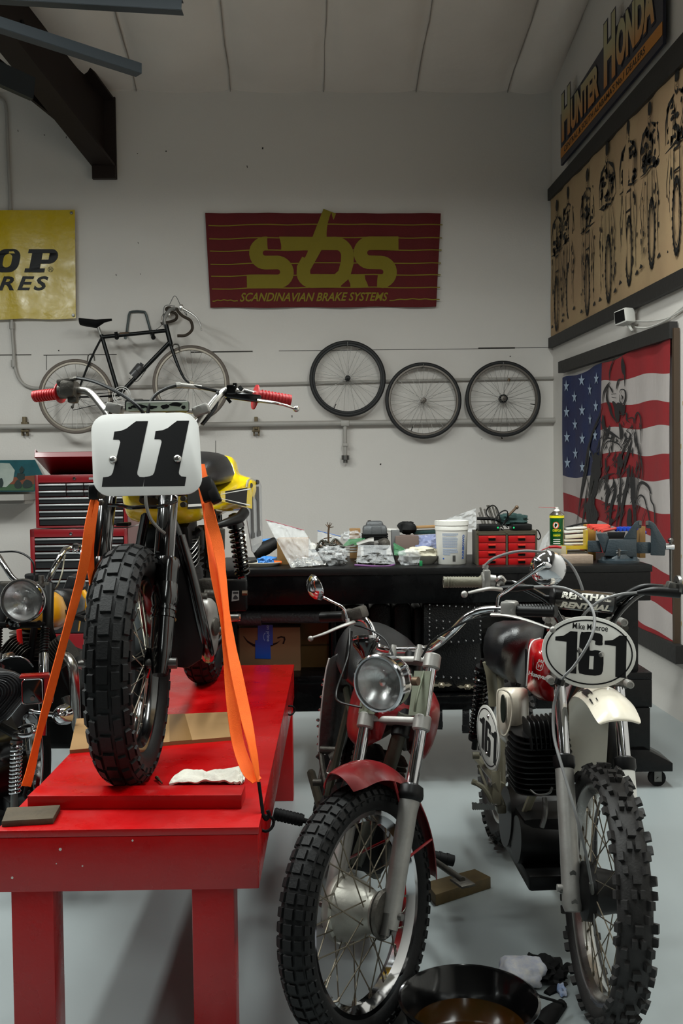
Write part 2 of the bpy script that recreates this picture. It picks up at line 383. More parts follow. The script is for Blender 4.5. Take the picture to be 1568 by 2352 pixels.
b = MB(); b.box((0, .0, H0 / 2 - .05), (.21, .03, H0 + .12)); b.box((0, -.02, -.06), (.20, .05, .11)); t.part('end_plate', b, 'rafter', smooth=0)
b = MB(); p = dirv * 1.3; b.cyl(p + side * -.02 + V((0, 0, .28)), p + side * .02 + V((0, 0, .28)), .02, n=10); t.part('bolt', b, 'blkmatte')
# knee brace and thin strut left of the rafter
b = MB(); b.bar(W(160, 285, 8.3), W(-140, 40, 7.6), .03, .10); single('steel_brace', b, 'rafter', 'dark flat steel brace beside the lower left of the roof rafter', 'beam', smooth=0)
b = MB(); b.bar(W(75, 205, 7.4), W(-90, 130, 7.0), .05, .16); single('steel_plate', b, M.setdefault('bluegrey', mat('blue grey steel', (32, 40, 46), .5, .2)), 'short blue grey metal plate at the left edge below the rafter', 'metal plate', smooth=0)
def channel(name, p, q, h, label):
    a, c = p, q; d = (c - a).normalized(); w = d.cross(V((0, 0, 1))).normalized(); b = MB()
    b.bar(a, c, .004, h); b.bar(a + V((0, 0, h / 2)) + w * .03, c + V((0, 0, h / 2)) + w * .03, .06, .004); b.bar(a - V((0, 0, h / 2)) + w * .03, c - V((0, 0, h / 2)) + w * .03, .06, .004)
    return single(name, b, ['bluegrey'], label, 'metal channel', smooth=0)
channel('metal_channel', W(325, 157, 5.4), W(-130, 8, 4.7), .052, 'blue grey metal channel crossing in front of the roof rafter')
channel('metal_channel', W(417, 8, 5.0), W(-160, -26, 5.0), .06, 'blue grey metal channel along the top edge left of centre')
# ---------------- pipes on the back wall ----------------
M['pipepaint'] = mat('painted pipe', (172, 168, 162), .45, 0, var=(5, .3, (140, 132, 124)))
def wp(px, py, off=.03): return WY(px, py, BY - off)
b = MB()
b.tube([wp(-30, 215), wp(2, 226), wp(14, 250), wp(18, 340), wp(24, 480), wp(25, 600), wp(27, 735), wp(31, 800), wp(35, 846), wp(48, 876), wp(72, 890), wp(110, 892)], .014, 10)
b.tube([wp(105, 892), wp(500, 885), wp(900, 875), wp(1272, 868)], .013, 8, k=2)
for p in ((27, 748), (31, 835)): b.cyl(wp(p[0], p[1] - 8), wp(p[0] + .4, p[1] + 8), .022, n=12)
single('conduit_pipe', b, 'pipepaint', 'thin conduit bending down the wall behind the yellow banner and on past the bicycle', 'pipe')
t = Thing('wall_pipe', 'thick horizontal painted pipe low on the back wall with a short drop leg', 'pipe', Matrix.Translation(wp(640, 972)))
b = MB(); b.tube([t.inv @ wp(-60, 981, .06), t.inv @ wp(600, 974, .06), t.inv @ wp(1276, 965, .06)], .023, 12, k=2)
t.part('run', b, 'pipepaint')
b = MB(); b.cyl(t.inv @ wp(792, 975, .06), t.inv @ wp(793, 1052, .06), .017); t.part('drop_leg', b, 'pipepaint')
b = MB(); b.box(t.inv @ wp(792, 972, .06), (.075, .06, .05), bev=.008); t.part('tee', b, 'pipepaint'); b = MB(); b.box(t.inv @ wp(793, 1022, .06), (.05, .05, .03), bev=.006); t.part('pipe_coupling', b, 'pipepaint')
b = MB(); b.cyl(t.inv @ wp(793, 1046, .06), t.inv @ wp(793, 1056, .06), .035); b.cyl(t.inv @ wp(793, 1056, .06), t.inv @ wp(793, 1063, .06), .02); t.part('end_cap', b, 'steel')
for px in (57, 588):
    b = MB(); b.box(t.inv @ wp(px, 972, .03), (.03, .06, .11), bev=.004); b.box(t.inv @ wp(px - 5, 985, .03), (.012, .05, .12)); b.box(t.inv @ wp(px + 6, 985, .03), (.012, .05, .12)); b.cyl(t.inv @ wp(px - 9, 990, .08), t.inv @ wp(px + 9, 990, .08), .008, n=6)
    t.part('bracket', b, M.setdefault('rustbr', mat('rusty bracket', (120, 108, 84), .6, .4, var=(60, .5, (84, 62, 36)))))
# ---------------- banners on the back wall ----------------
def backT(px, py, off): return frame(wp(px, py, off), (1, 0, 0), (0, 0, 1))
def ripple(x, z, amp=.006, s=0): return amp * (math.sin(x * 9 + s) + .6 * math.sin(x * 23 + z * 3 + s * 2) + .3 * math.sin(z * 11))
def cloth(b, c00, c10, c11, c01, nx, nz, nrm, amp, s=0, thick=.003, hem=0):
    c00, c10, c11, c01 = map(V, (c00, c10, c11, c01)); n = V(nrm)
    def fn(u, v):
        p = (c00 * (1 - u) + c10 * u) * (1 - v) + (c01 * (1 - u) + c11 * u) * v
        return p + n * (amp * .5 + ripple(p.x + p.y, p.z, amp, s)) + V((0, 0, hem * math.sin(u * 19 + s) * (1 - v)))
    b.grid(fn, nx, nz, thick)
def skin(b, g, T, n, amp, s, sub=0):             # printed shapes following the cloth
    vs = []
    for p in g[0]:
        q = T @ V(p); vs.append(q + V(n) * (amp * .5 + ripple(q.x + q.y, q.z, amp, s) + .0025))
    b.add(vs, g[1])
M['byellow'] = mat('yellow vinyl banner', (196, 168, 6), .28, 0, bump=(7, .35), rvar=.08)
b = MB(); NB = (0, -1, 0)
cloth(b, wp(-205, 735, .055), wp(174, 732, .055), wp(172, 482, .055), wp(-205, 485, .055), 40, 24, NB, .004, 1, hem=.004)
b.mi = 1; org = wp(0, 627, .055); k_ = 8.85 / 2287 * .997
def ptxt(b, s, x0, y0, x1, y1, amp, sd, **kw):   # text filling a pixel rectangle on the back wall
    g = fit(text_geo(s, 1, **kw), 0, 0, (x1 - x0) * k_, (y1 - y0) * k_); skin(b, g, frame(wp(x0, y1, .055), (1, 0, 0), (0, 0, 1)), NB, amp, sd)
# slab letters O and P drawn, the rest of the word from type
def slant(pts): return [(x + y * .22, y) for x, y in pts]
gO = fill_geo([slant(rrect(.21, .2, .075, cx=.105, cy=.1)), slant(rrect(.075, .115, .035, cx=.105, cy=.1))])
gP = fill_geo([slant([(0, 0), (.17, 0), (.17, .035), (.125, .035), (.125, .075), (.2, .075)] + [(.2 + .06 * math.sin(R(a)), .1375 - .0625 * math.cos(R(a))) for a in range(0, 181, 20)] + [(.2, .2), (0, .2), (0, .165), (.035, .165), (.035, .035), (0, .035)]), slant([(.125, .11), (.185, .11), (.185, .165), (.125, .165)])])
skin(b, gO, frame(wp(-16, 626, .055), (1, 0, 0), (0, 0, 1)), NB, .004, 1)
skin(b, gP, frame(wp(56, 626, .055), (1, 0, 0), (0, 0, 1)), NB, .004, 1)
ptxt(b, 'DUNL', -190, 574, -24, 626, .004, 1, bold=.03, shear=.25)
ptxt(b, 'TIRES', -62, 636, 106, 668, .004, 1, bold=.025, shear=.3, space=1.25)
ptxt(b, '\u00ae', 110, 613, 122, 625, .004, 1)
b.mi = 2
for p in ((164, 489), (168, 724)): b.lathe([(0, .004), (.012, .003), (.014, 0), (.0, 0)], wp(p[0], p[1], .062), NB, 12)
single('tire_banner', b, ['byellow', 'decal_k', 'steel'], 'yellow vinyl banner with black slab letters at the left edge of the back wall', 'banner')
M['bred'] = mat('dark red cloth', (98, 10, 12), .8, 0, var=(4, .4, (70, 6, 8)), bump=(90, .3))
M['bolive'] = mat('olive yellow print', (132, 118, 14), .75, 0, var=(7, .35, (118, 104, 14)))
b = MB(); cloth(b, wp(483, 707, .03), wp(1001, 705, .03), wp(1012, 490, .03), wp(471, 489, .03), 60, 24, NB, .007, 0, hem=.004)
b.mi = 1
Z = 2.6133                                       # zoomed pixels per photo pixel of the tracing below
def zb(pts): return [((x / Z) * k_, -(y / Z) * k_) for x, y in pts]
def arc(cx, cy, rx, ry, a0, a1, n=10): return [(cx + rx * math.cos(R(a0 + (a1 - a0) * i / n)), cy + ry * math.sin(R(a0 + (a1 - a0) * i / n))) for i in range(n + 1)]
TB = frame(wp(440, 460, .03), (1, 0, 0), (0, 0, 1))
for yy in (148, 226, 298, 375, 445, 520, 592):
    x0, x1 = 92 + yy * .035, 1495 - yy * .05
    segs = [(x0, x1)] if yy < 560 else [(x0, 262), (1165, x1)]
    for a_, c_ in segs:
        n_ = 24; up = [(a_ + (c_ - a_) * i / n_, yy - 2 - 6 * math.sin(i / n_ * 3.1) + 2 * math.sin(i)) for i in range(n_ + 1)]
        skin(b, ([V((x, y, 0)) for x, y in zb(up + [(x, y + 6) for x, y in reversed(up)])], [(i, i + 1, 2 * n_ - i, 2 * n_ + 1 - i) for i in range(n_)]), TB, NB, .007, 0)
def bstroke(pts, w=80):
    P = [V((x, y, 0)) for x, y in pts]; n = len(P); A_ = []; B_ = []
    for i in range(n):
        t0 = (P[i] - P[i - 1]).normalized() if i else None; t1 = (P[i + 1] - P[i]).normalized() if i < n - 1 else None
        t = ((t0 or t1) + (t1 or t0)).normalized(); nn = V((-t.y, t.x, 0)); c = max(.5, nn.dot(V((-(t0 or t1).y, (t0 or t1).x, 0))))
        A_.append(P[i] + nn * w / 2 / c); B_.append(P[i] - nn * w / 2 / c)
    q = zb([(p.x, p.y) for p in A_ + B_]); skin(b, ([V((x, y, 0)) for x, y in q], [(i, i + 1, n + i + 1, n + i) for i in range(n - 1)]), TB, NB, .007, 0)
bstroke([(735, 256), (430, 256)] + arc(430, 312, 56, 56, -100, -270, 12) + [(500, 368)] + arc(500, 424, 56, 56, -80, 90, 12) + [(318, 480)])
bstroke([(815, 66), (735, 262), (655, 400)] + arc(705, 428, 52, 50, 190, 95, 6) + [(860, 478), (1115, 478)] + arc(1115, 424, 56, 56, 80, -90, 12) + [(1050, 368)] + arc(1050, 312, 56, 56, 100, 270, 12) + [(1222, 256)])
bstroke([(735, 256), (845, 256)] + arc(845, 330, 72, 74, -70, 0, 8) + [(915, 370), (895, 440), (850, 478)], 76)
g = fit(text_geo('SCANDINAVIAN BRAKE SYSTEMS', 1, bold=.02, shear=.35), 275 / Z * k_, -597 / Z * k_, 1158 / Z * k_, -545 / Z * k_); skin(b, g, TB, NB, .007, 0)
single('brake_banner', b, ['bred', 'bolive'], 'dark red cloth banner with olive yellow lettering in the middle of the back wall', 'banner')
# poster and ledge at the left
b = MB(); b.box(WY(-60, 1143, 8.66), (.95, .38, .05)); b.box(WY(-60, 1153, 8.70), (.95, .30, .045), bev=.01); single('wall_ledge', b, 'pipepaint', 'white painted ledge on the back wall left of the red tool chest', 'shelf', smooth=0)
M['pteal'] = mat('teal print', (24, 88, 96), .35, 0, var=(9, .6, (10, 50, 60)))
M['pfog'] = mat('pale fog print', (170, 178, 170), .4, 0, var=(7, .6, (110, 130, 124)))
M['pgreen'] = mat('green turf print', (52, 86, 54), .5, 0, var=(16, .5, (30, 60, 34)))
M['porange'] = mat('orange fence print', (126, 62, 30), .5, 0, var=(16, .5, (80, 40, 26)))
M['pdark'] = mat('dark print', (16, 38, 36), .5)
b = MB(); c = [WY(-110, 1129, 8.62), WY(80, 1129, 8.62), WY(97, 1090, 8.70), WY(80, 1056, 8.78), WY(-110, 1058, 8.78)]
b.add(c + [p + V((0, .012, 0)) for p in c], [(0, 1, 2, 3, 4), (9, 8, 7, 6, 5)] + [(i, (i + 1) % 5, 5 + (i + 1) % 5, 5 + i) for i in range(5)])
def pst(pts, mi, dz=.003):
    b.mi = mi; vs = []
    for x, y in pts: q = WY(x, y, 8.70 + (1092 - y) * .0022 - dz); vs.append(q)
    b.add(vs, [tuple(range(len(vs)))])
pst([(-110, 1127), (78, 1127), (79, 1112), (-110, 1113)], 2); pst([(-110, 1112), (79, 1112), (80, 1092), (30, 1096), (-110, 1098)], 3, .0035)
pst([(-60, 1118), (14, 1119), (30, 1104), (34, 1080), (22, 1064), (-40, 1062)], 1, .005)
for w in ([(44, 1078), (50, 1070), (56, 1078), (52, 1086), (46, 1086)], [(40, 1086), (56, 1088), (57, 1100), (44, 1104), (38, 1096)], sm2([(33, 1112), (40, 1102), (48, 1108), (50, 1118), (42, 1122), (35, 1120)]), sm2([(52, 1112), (60, 1102), (72, 1106), (74, 1116), (64, 1121), (54, 1120)]), sm2([(-4, 1104), (4, 1098), (8, 1110), (4, 1120), (-3, 1116)])): pst(w, 4, .007)
single('race_poster', b, ['pteal', 'pfog', 'pgreen', 'porange', 'pdark'], 'teal poster of motocross riders in dust leaning on the white ledge', 'poster', smooth=0)
# ---------------- right wall ----------------
M['strip'] = mat('black batten', (30, 28, 26), .6, 0, var=(6, .4, (20, 18, 16)), bump=(30, .2))
M['mural'] = mat('tan canvas', (176, 152, 112), .8, 0, var=(1.3, .6, (150, 112, 88)), bump=(120, .1))
M['ink'] = mat('black ink', (16, 15, 14), .7)
NR = (-1, 0, 0)
def rw(px, py, off=.02): return WX(px, py, BX - off)
def yz(y, z, off): return V((BX - off, y, z))
def qw(b, q, off, th=.03):                        # quad slab on the right wall from 4 (y,z)
    a = [yz(y, z, off) for y, z in q]; c = [yz(y, z, off + th) for y, z in q]
    b.add(a + c, [(3, 2, 1, 0), (4, 5, 6, 7), (0, 1, 5, 4), (1, 2, 6, 5), (2, 3, 7, 6), (3, 0, 4, 7)])
# ---------------- mural, sign and flag on the right wall ----------------
YE = 3.4
mur = Thing('rider_mural', 'long tan canvas mural of ink drawn motorcycle riders high on the right wall', 'wall hanging', Matrix.Translation((BX, 6, 2.6)))
def lw(fn): return lambda *a: mur.inv @ fn(*a)
b = MB(mur.inv); cloth(b, (BX - .02, YE, 2.66), (BX - .02, 8.80, 2.69), (BX - .02, 8.80, 3.93), (BX - .02, YE, 3.86), 70, 14, NR, .006, 2)
b.mi = 1; random.seed(21)
def stroke(b, pts, w, T, off=.012, taper=1):
    P = [V((p[0], p[1], 0)) for p in pts]; n = len(P); vs = []
    for i in range(n):
        t = (P[min(i + 1, n - 1)] - P[max(i - 1, 0)]); t = t.normalized() if t.length else V((1, 0, 0)); nn = V((-t.y, t.x, 0))
        k = w * (1 - taper * .75 * abs(i / (n - 1) * 2 - 1) ** 2)
        vs += [P[i] + nn * k / 2, P[i] - nn * k / 2]
    b.add([T(p.x, p.y) for p in vs], [(2 * i, 2 * i + 1, 2 * i + 3, 2 * i + 2) for i in range(n - 1)])
def blob(b, cx, cy, rx, ry, T, n=9, j=.35):
    pts = [(cx + rx * math.cos(6.283 * i / n) * random.uniform(1 - j, 1 + j), cy + ry * math.sin(6.283 * i / n) * random.uniform(1 - j, 1 + j)) for i in range(n)]
    b.add([T(*p) for p in pts], [tuple(range(n))])
def rider(b, y, z0, H, seed, wide=1):
    random.seed(seed); S = H * .42 * wide; T = lambda u, v: V((BX - .032 - .001 * (seed % 3), y - u * S, z0 + v * H))
    j = lambda k=.03: random.uniform(-k, k)
    blob(b, 0, .955, .088, .048, T, 10, .15); stroke(b, [(-.085, .93), (-.075, .88), (-.02, .855), (.05, .87), (.08, .92)], .022, T); stroke(b, [(-.05, .9), (.05, .9)], .012, T); stroke(b, [(.02, .93), (.0, .885), (.04, .88)], .01, T)
    stroke(b, [(-.1, .86), (-.34, .82), (-.44, .74), (-.46 + j(), .62)], .045, T); stroke(b, [(.08, .86), (.33, .81), (.42, .74), (.47 + j(), .62)], .04, T)
    for k in range(34): blob(b, random.uniform(-.36, .36), random.uniform(.58, .84), random.uniform(.02, .10), random.uniform(.008, .028), T)
    for k in range(8): x = random.uniform(-.38, .38); stroke(b, [(x, .82 + j()), (x + j(.08), .72), (x + j(.1), .62)], random.uniform(.015, .04), T)
    stroke(b, [(-.46, .60 + j()), (-.2, .585), (0, .60), (.2, .585), (.46, .61 + j())], .016, T)
    for s in (-1, 1):
        stroke(b, [(s * .1, .6), (s * .12, .42), (s * .1, .2 + j())], .035, T)
        stroke(b, [(s * .3, .56), (s * (.42 + j(.06)), .4), (s * .36, .24), (s * .38, .06)], .03, T)
        stroke(b, [(s * .22, .54), (s * .3, .36), (s * .26, .18)], .02, T)
        stroke(b, [(s * .34, .02), (s * .44, .03), (s * .5, .02)], .03, T)
        for k in range(22): x = s * random.uniform(.05, .42); v_ = random.uniform(.06, .56); stroke(b, [(x, v_), (x + j(.04), v_ + random.uniform(.02, .07))], random.uniform(.012, .032), T)
        for k in range(6): blob(b, s * random.uniform(.2, .45), random.uniform(.1, .55), .03, random.uniform(.01, .035), T)
    if seed % 2: stroke(b, [(-.13, .56), (.13, .56), (.12, .44), (-.12, .44), (-.13, .56)], .014, T, taper=0)
    cx = j(.1); rr = .15; pts = [(cx + rr * math.cos(6.283 * i / 18), .19 + .2 * math.sin(6.283 * i / 18)) for i in range(19)]
    stroke(b, pts, .045, T, taper=0); stroke(b, [(cx + (p[0] - cx) * .62, .19 + (p[1] - .19) * .8) for p in pts], .012, T, taper=0)
    for k in range(26):
        a = 6.283 * k / 26; stroke(b, [(cx + rr * math.cos(a), .19 + .2 * math.sin(a)), (cx + rr * 1.3 * math.cos(a), .19 + .225 * math.sin(a))], .018, T, taper=0)
RD = [(1281, 459, 752), (1307, 429, 724), (1352, 388, 716), (1397, 324, 688), (1446, 275, 648), (1496, 232, 610), (1558, 150, 575)]
b.T = mur.inv
for i, (x, y0, y1) in enumerate(RD):
    h, f = WX(x, y0, BX - .02), WX(x, y1, BX - .02); rider(b, h.y, f.z, h.z - f.z, i + 3, .88)
rider(b, 5.15, 2.78, .98, 11, .9); rider(b, 4.55, 2.76, 1.0, 12, .9); rider(b, 3.95, 2.78, .96, 13, .9)
mur.part('canvas', b, ['mural', 'ink'], smooth=50)
b = MB(mur.inv); qw(b, [(8.83, 3.92), (8.83, 4.02), (YE, 4.02), (YE, 3.80)], .012, .035); mur.part('batten', b, 'strip', smooth=0)
b = MB(mur.inv); qw(b, [(8.83, 2.62), (8.83, 2.71), (YE, 2.66), (YE, 2.56)], .012, .035); mur.part('batten', b, 'strip', smooth=0)
# dealer sign
M['snavy'] = mat('navy sign paint', (20, 22, 42), .4); M['samber'] = mat('amber sign paint', (190, 120, 20), .45)
M['skhaki'] = mat('khaki letter face', (126, 118, 82), .5)
def ramp_letters():                              # letters fade from khaki down to red: a painted fade of the sign
    m = bpy.data.materials.new('faded letter paint'); m.use_nodes = True; N = m.node_tree.nodes; L = m.node_tree.links; b = N['Principled BSDF']; b.inputs['Roughness'].default_value = .5
    tc = N.new('ShaderNodeTexCoord'); sp = N.new('ShaderNodeSeparateXYZ'); mr = N.new('ShaderNodeMapRange'); rp = N.new('ShaderNodeValToRGB')
    L.new(tc.outputs['Object'], sp.inputs[0]); L.new(sp.outputs['Z'], mr.inputs['Value']); mr.inputs['From Min'].default_value = -.24; mr.inputs['From Max'].default_value = .12
    L.new(mr.outputs['Result'], rp.inputs['Fac']); L.new(rp.outputs['Color'], b.inputs['Base Color'])
    rp.color_ramp.elements[0].color = lin((176, 34, 22)) + (1,); rp.color_ramp.elements[1].color = lin((176, 168, 128)) + (1,)
    e = rp.color_ramp.elements.new(.35); e.color = lin((196, 128, 56)) + (1,); return m
M['sfade'] = ramp_letters()
sg = Thing('dealer_sign', 'navy and amber dealer sign with fading cartoon letters highest on the right wall', 'sign', Matrix.Translation((BX, 7.2, 4.38)))
Y0, Y1 = 8.35, 6.0
b = MB(sg.inv); qw(b, [(Y0, 4.08), (Y0, 4.50), (Y1, 4.62), (Y1, 4.08)], .035, .02); b.mi = 1
qw(b, [(Y0 - .005, 4.135), (Y0 - .005, 4.215), (Y1 + .005, 4.215), (Y1 + .005, 4.135)], .056, .002)
sg.part('board', b, ['snavy', 'samber'], smooth=0)
def stext(b, s, ya, yb, z0, z1, off, **kw):
    g = fit(text_geo(s, 1, **kw), 0, 0, ya - yb, z1 - z0); b.add(g[0], g[1], frame((BX - off, ya, z0), (0, -1, 0), (0, 0, 1)))
for (bold, off, mm, nm) in ((.11, .0585, 'snavy', 'letter_outline'), (.055, .0605, 'sfade', 'lettering')):
    b = MB(sg.inv); e = (bold - .055) * .25
    stext(b, 'H', Y0 - .05 + e, Y0 - .31 - e, 4.25 - e, 4.64 + e, off, bold=bold); stext(b, 'UNTER', Y0 - .33 + e, Y0 - 1.08 - e, 4.25 - e, 4.50 + e, off, bold=bold)
    stext(b, 'H', Y0 - 1.20 + e, Y0 - 1.46 - e, 4.25 - e, 4.70 + e, off, bold=bold); stext(b, 'ONDA', Y0 - 1.48 + e, Y0 - 2.22 - e, 4.27 - e, 4.58 + e, off, bold=bold)
    sg.part(nm, b, mm, smooth=0)
b = MB(sg.inv); stext(b, "CENTRAL & SOUTH ALABAMA'S No.1 DEALERS", Y0 - .12, Y1 + .3, 4.152, 4.2, .0595, bold=.01); sg.part('lettering', b, 'decal_k', smooth=0)
# flag with a rider sketch
M['fred'] = mat('flag red', (150, 26, 32), .75, 0, var=(2.4, .5, (112, 34, 40)), bump=(40, .15)); M['fwhite'] = mat('flag white', (186, 178, 174), .75, 0, var=(3, .3, (150, 136, 136)), bump=(40, .15))
M['fblue'] = mat('flag blue', (22, 42, 88), .75, 0, var=(3, .6, (42, 30, 56)), bump=(40, .15)); M['fstar'] = mat('flag star', (160, 176, 196), .75)
M['fink'] = mat('sketch ink', (26, 24, 26), .7); M['fshade'] = mat('sketch wash', (96, 70, 72), .75, alpha=.55)
fl = Thing('flag_banner', 'cloth stars and stripes banner with a black sketched racer on the right wall', 'wall hanging', Matrix.Translation((BX, 7.1, .4)))
FL = [775, 853, 921, 979, 1046, 1103, 1178, 1243, 1317, 1407, 1470, 1512]; FR = [836, 877, 928, 985, 1038, 1097, 1150, 1200, 1252, 1300, 1352, 1420]
ya, yb, yF, yN = rw(1385, 1000).y, rw(1540, 1000).y, rw(1299, 1000).y, rw(1549, 1000).y
zl_ = [WX(1540, p, BX - .03).z for p in FL]; zr_ = [WX(1385, p, BX - .03).z for p in FR]
def fz(k, y): t = (y - ya) / (yb - ya); return zr_[k] + (zl_[k] - zr_[k]) * t + .012 * math.sin(y * 7 + k)
def fwav(y, z): return .012 * (1 + math.sin(y * 5 + z * 2)) + .004 * math.sin(y * 17)
b = MB(fl.inv); NS = 44; cut = rw(1380, 1000).y
for k in range(11):
    b.mi = 0 if k % 2 == 0 else 1
    for i in range(NS):
        y0 = yF + (yN - yF) * i / NS; y1 = yF + (yN - yF) * (i + 1) / NS
        q = [(y0, fz(k + 1, y0)), (y1, fz(k + 1, y1)), (y1, fz(k, y1)), (y0, fz(k, y0))]
        if k == 10: q[0] = (y0, .44); q[1] = (y1, .42)
        if y0 > cut - .02 and k < 5:
            b.mi = 2; b.add([(BX - .03 - fwav(*p), p[0], p[1]) for p in q], [(0, 1, 2, 3)]); b.mi = 0 if k % 2 == 0 else 1
        else: b.add([(BX - .03 - fwav(*p), p[0], p[1]) for p in q], [(0, 1, 2, 3)])
# star field
b.mi = 3
Z3 = 5.227
def fp(x, y, off=0): q = WX(1290 + x / Z3, 780 + y / Z3, BX - .035); return V((BX - .034 - fwav(q.y, q.z) - off, q.y, q.z))
for (x, y) in ((92, 560), (250, 490), (425, 470), (170, 690), (335, 600), (92, 870), (250, 850), (425, 800), (170, 1020), (342, 960), (92, 1170), (250, 1190), (425, 1150), (345, 1360), (168, 1370), (92, 1480), (250, 1530), (425, 1480)):
    pts = [fp(x + (30 if i % 2 == 0 else 11) * math.sin(i * math.pi / 5), y - (78 if i % 2 == 0 else 28) * math.cos(i * math.pi / 5), .003) for i in range(10)]
    b.add(pts + [fp(x, y, .003)], [(i, (i + 1) % 10, 10) for i in range(10)])
b.mi = 4
FT = lambda x, y: fp(x, y, .006)
SK = [([(680, 200), (640, 300), (618, 400), (620, 500)], 12), ([(765, 180), (785, 300), (792, 420), (790, 560)], 14), ([(620, 510), (590, 560), (545, 640), (520, 760)], 22), ([(600, 530), (640, 600), (650, 640)], 16),
      ([(600, 560), (590, 700), (620, 800), (640, 900), (690, 1000)], 26), ([(690, 600), (720, 490), (785, 470)], 20), ([(730, 640), (750, 600), (790, 610), (795, 700), (770, 770), (735, 740), (728, 660)], 14), ([(752, 660), (765, 690), (758, 720)], 16),
      ([(636, 655), (690, 648)], 22), ([(640, 690), (690, 700)], 22), ([(770, 230), (778, 330), (782, 420)], 40), ([(700, 760), (740, 800), (740, 860)], 60), ([(650, 740), (690, 820), (700, 920), (705, 990)], 60), ([(770, 780), (760, 850), (740, 880)], 30), ([(790, 760), (770, 880), (730, 900)], 22),
      ([(520, 760), (480, 900), (440, 1000), (370, 1180), (320, 1300), (290, 1500), (250, 1800), (215, 2050), (165, 2280)], 20), ([(480, 960), (400, 1120), (340, 1290), (330, 1420), (300, 1600), (240, 1900), (230, 2000)], 22),
      ([(500, 980), (560, 1060), (640, 1130), (720, 1190)], 34), ([(560, 1020), (560, 1120), (540, 1240), (520, 1330), (520, 1500)], 18), ([(620, 1030), (590, 1160), (640, 1190)], 26), ([(740, 930), (800, 880), (800, 960), (830, 1000)], 14),
      ([(720, 1000), (740, 1100), (730, 1200)], 40), ([(800, 950), (860, 940), (870, 1010)], 14), ([(880, 1010), (885, 920), (915, 875), (950, 930), (965, 1050), (955, 1240)], 18), ([(880, 1020), (900, 1200), (930, 1330), (975, 1450), (995, 1600), (980, 1700)], 18),
      ([(760, 1260), (820, 1200), (830, 1130), (790, 1090)], 14), ([(830, 1180), (760, 1330), (700, 1500), (680, 1620)], 20), ([(850, 1180), (800, 1400), (760, 1560)], 24), ([(540, 1330), (600, 1220), (700, 1250), (740, 1310)], 16),
      ([(330, 1300), (400, 1380), (430, 1560), (400, 1650)], 16), ([(500, 1400), (440, 1560), (400, 1680), (380, 1850)], 60), ([(470, 1600), (440, 1800), (400, 1950)], 50), ([(300, 1640), (360, 1780), (380, 1900), (420, 2000)], 20),
      ([(330, 1700), (300, 1900), (280, 2100), (260, 2250)], 18), ([(480, 1800), (500, 1700), (570, 1640), (660, 1600)], 22), ([(470, 1850), (520, 1720), (560, 1690)], 14), ([(560, 1700), (600, 1800), (580, 1900), (560, 2050)], 30),
      ([(640, 1650), (660, 1800), (620, 2000), (600, 2250)], 26), ([(700, 1560), (720, 1700), (700, 1900), (660, 2250)], 22), ([(820, 1500), (800, 1700), (740, 2000), (690, 2300)], 34), ([(850, 1520), (840, 1700), (860, 1900), (880, 2250)], 30),
      ([(900, 1560), (910, 1750), (900, 2000), (890, 2250)], 16), ([(905, 1830), (940, 1740), (1000, 1715), (1070, 1760), (1110, 1850)], 36), ([(910, 1920), (960, 1870), (1020, 1890), (1060, 1990)], 22), ([(1090, 1800), (1110, 1930), (1150, 2000), (1165, 2150), (1165, 2290)], 18),
      ([(1040, 1950), (1080, 2080), (1110, 2280)], 14), ([(1060, 2000), (1000, 2200), (1010, 2300)], 8), ([(870, 1100), (880, 1230), (920, 1320), (930, 1500)], 20), ([(950, 1250), (960, 1400), (940, 1600), (900, 1700)], 14)]
random.seed(5)
for i, (p, w) in enumerate(SK): stroke(b, sm2(p, 4, False), w, FT)
for (x, y, rx, ry) in ((540, 980, 24, 90), (450, 1520, 60, 160), (380, 2080, 80, 190), (720, 1460, 36, 90), (860, 1820, 24, 190), (820, 2180, 26, 150)): blob(b, x, y, rx, ry, FT, 14, .25)
for k in range(170):
    y = random.uniform(960, 2160); x = random.uniform(540 - (y - 900) * .26, 970); s_ = random.uniform(.3, 1.1); stroke(b, [(x, y), (x + random.uniform(-14, 14), y + 60 * s_), (x + random.uniform(-46, 10), y + 130 * s_)], random.uniform(6, 24), FT)
fl.part('cloth', b, ['fred', 'fwhite', 'fblue', 'fstar', 'fink'], smooth=50)
b = MB(fl.inv); qw(b, [(8.44, 2.36), (8.44, 2.455), (5.88, 2.40), (5.88, 2.30)], .012, .05); fl.part('batten', b, 'strip', smooth=0)
b = MB(fl.inv); qw(b, [(8.44, .42), (8.44, .52), (5.78, .475), (5.78, .365)], .012, .05); fl.part('batten', b, 'strip', smooth=0)
b = MB(); b.bar((BX - .025, 5.865, .42), (BX - .025, 5.875, 2.36), .03, .035, up=(1, 0, 0)); single('wall_batten', b, M.setdefault('browntrim', mat('brown wood trim', (62, 46, 30), .6)), 'narrow brown upright strip beside the near edge of the flag banner', 'trim', smooth=0)
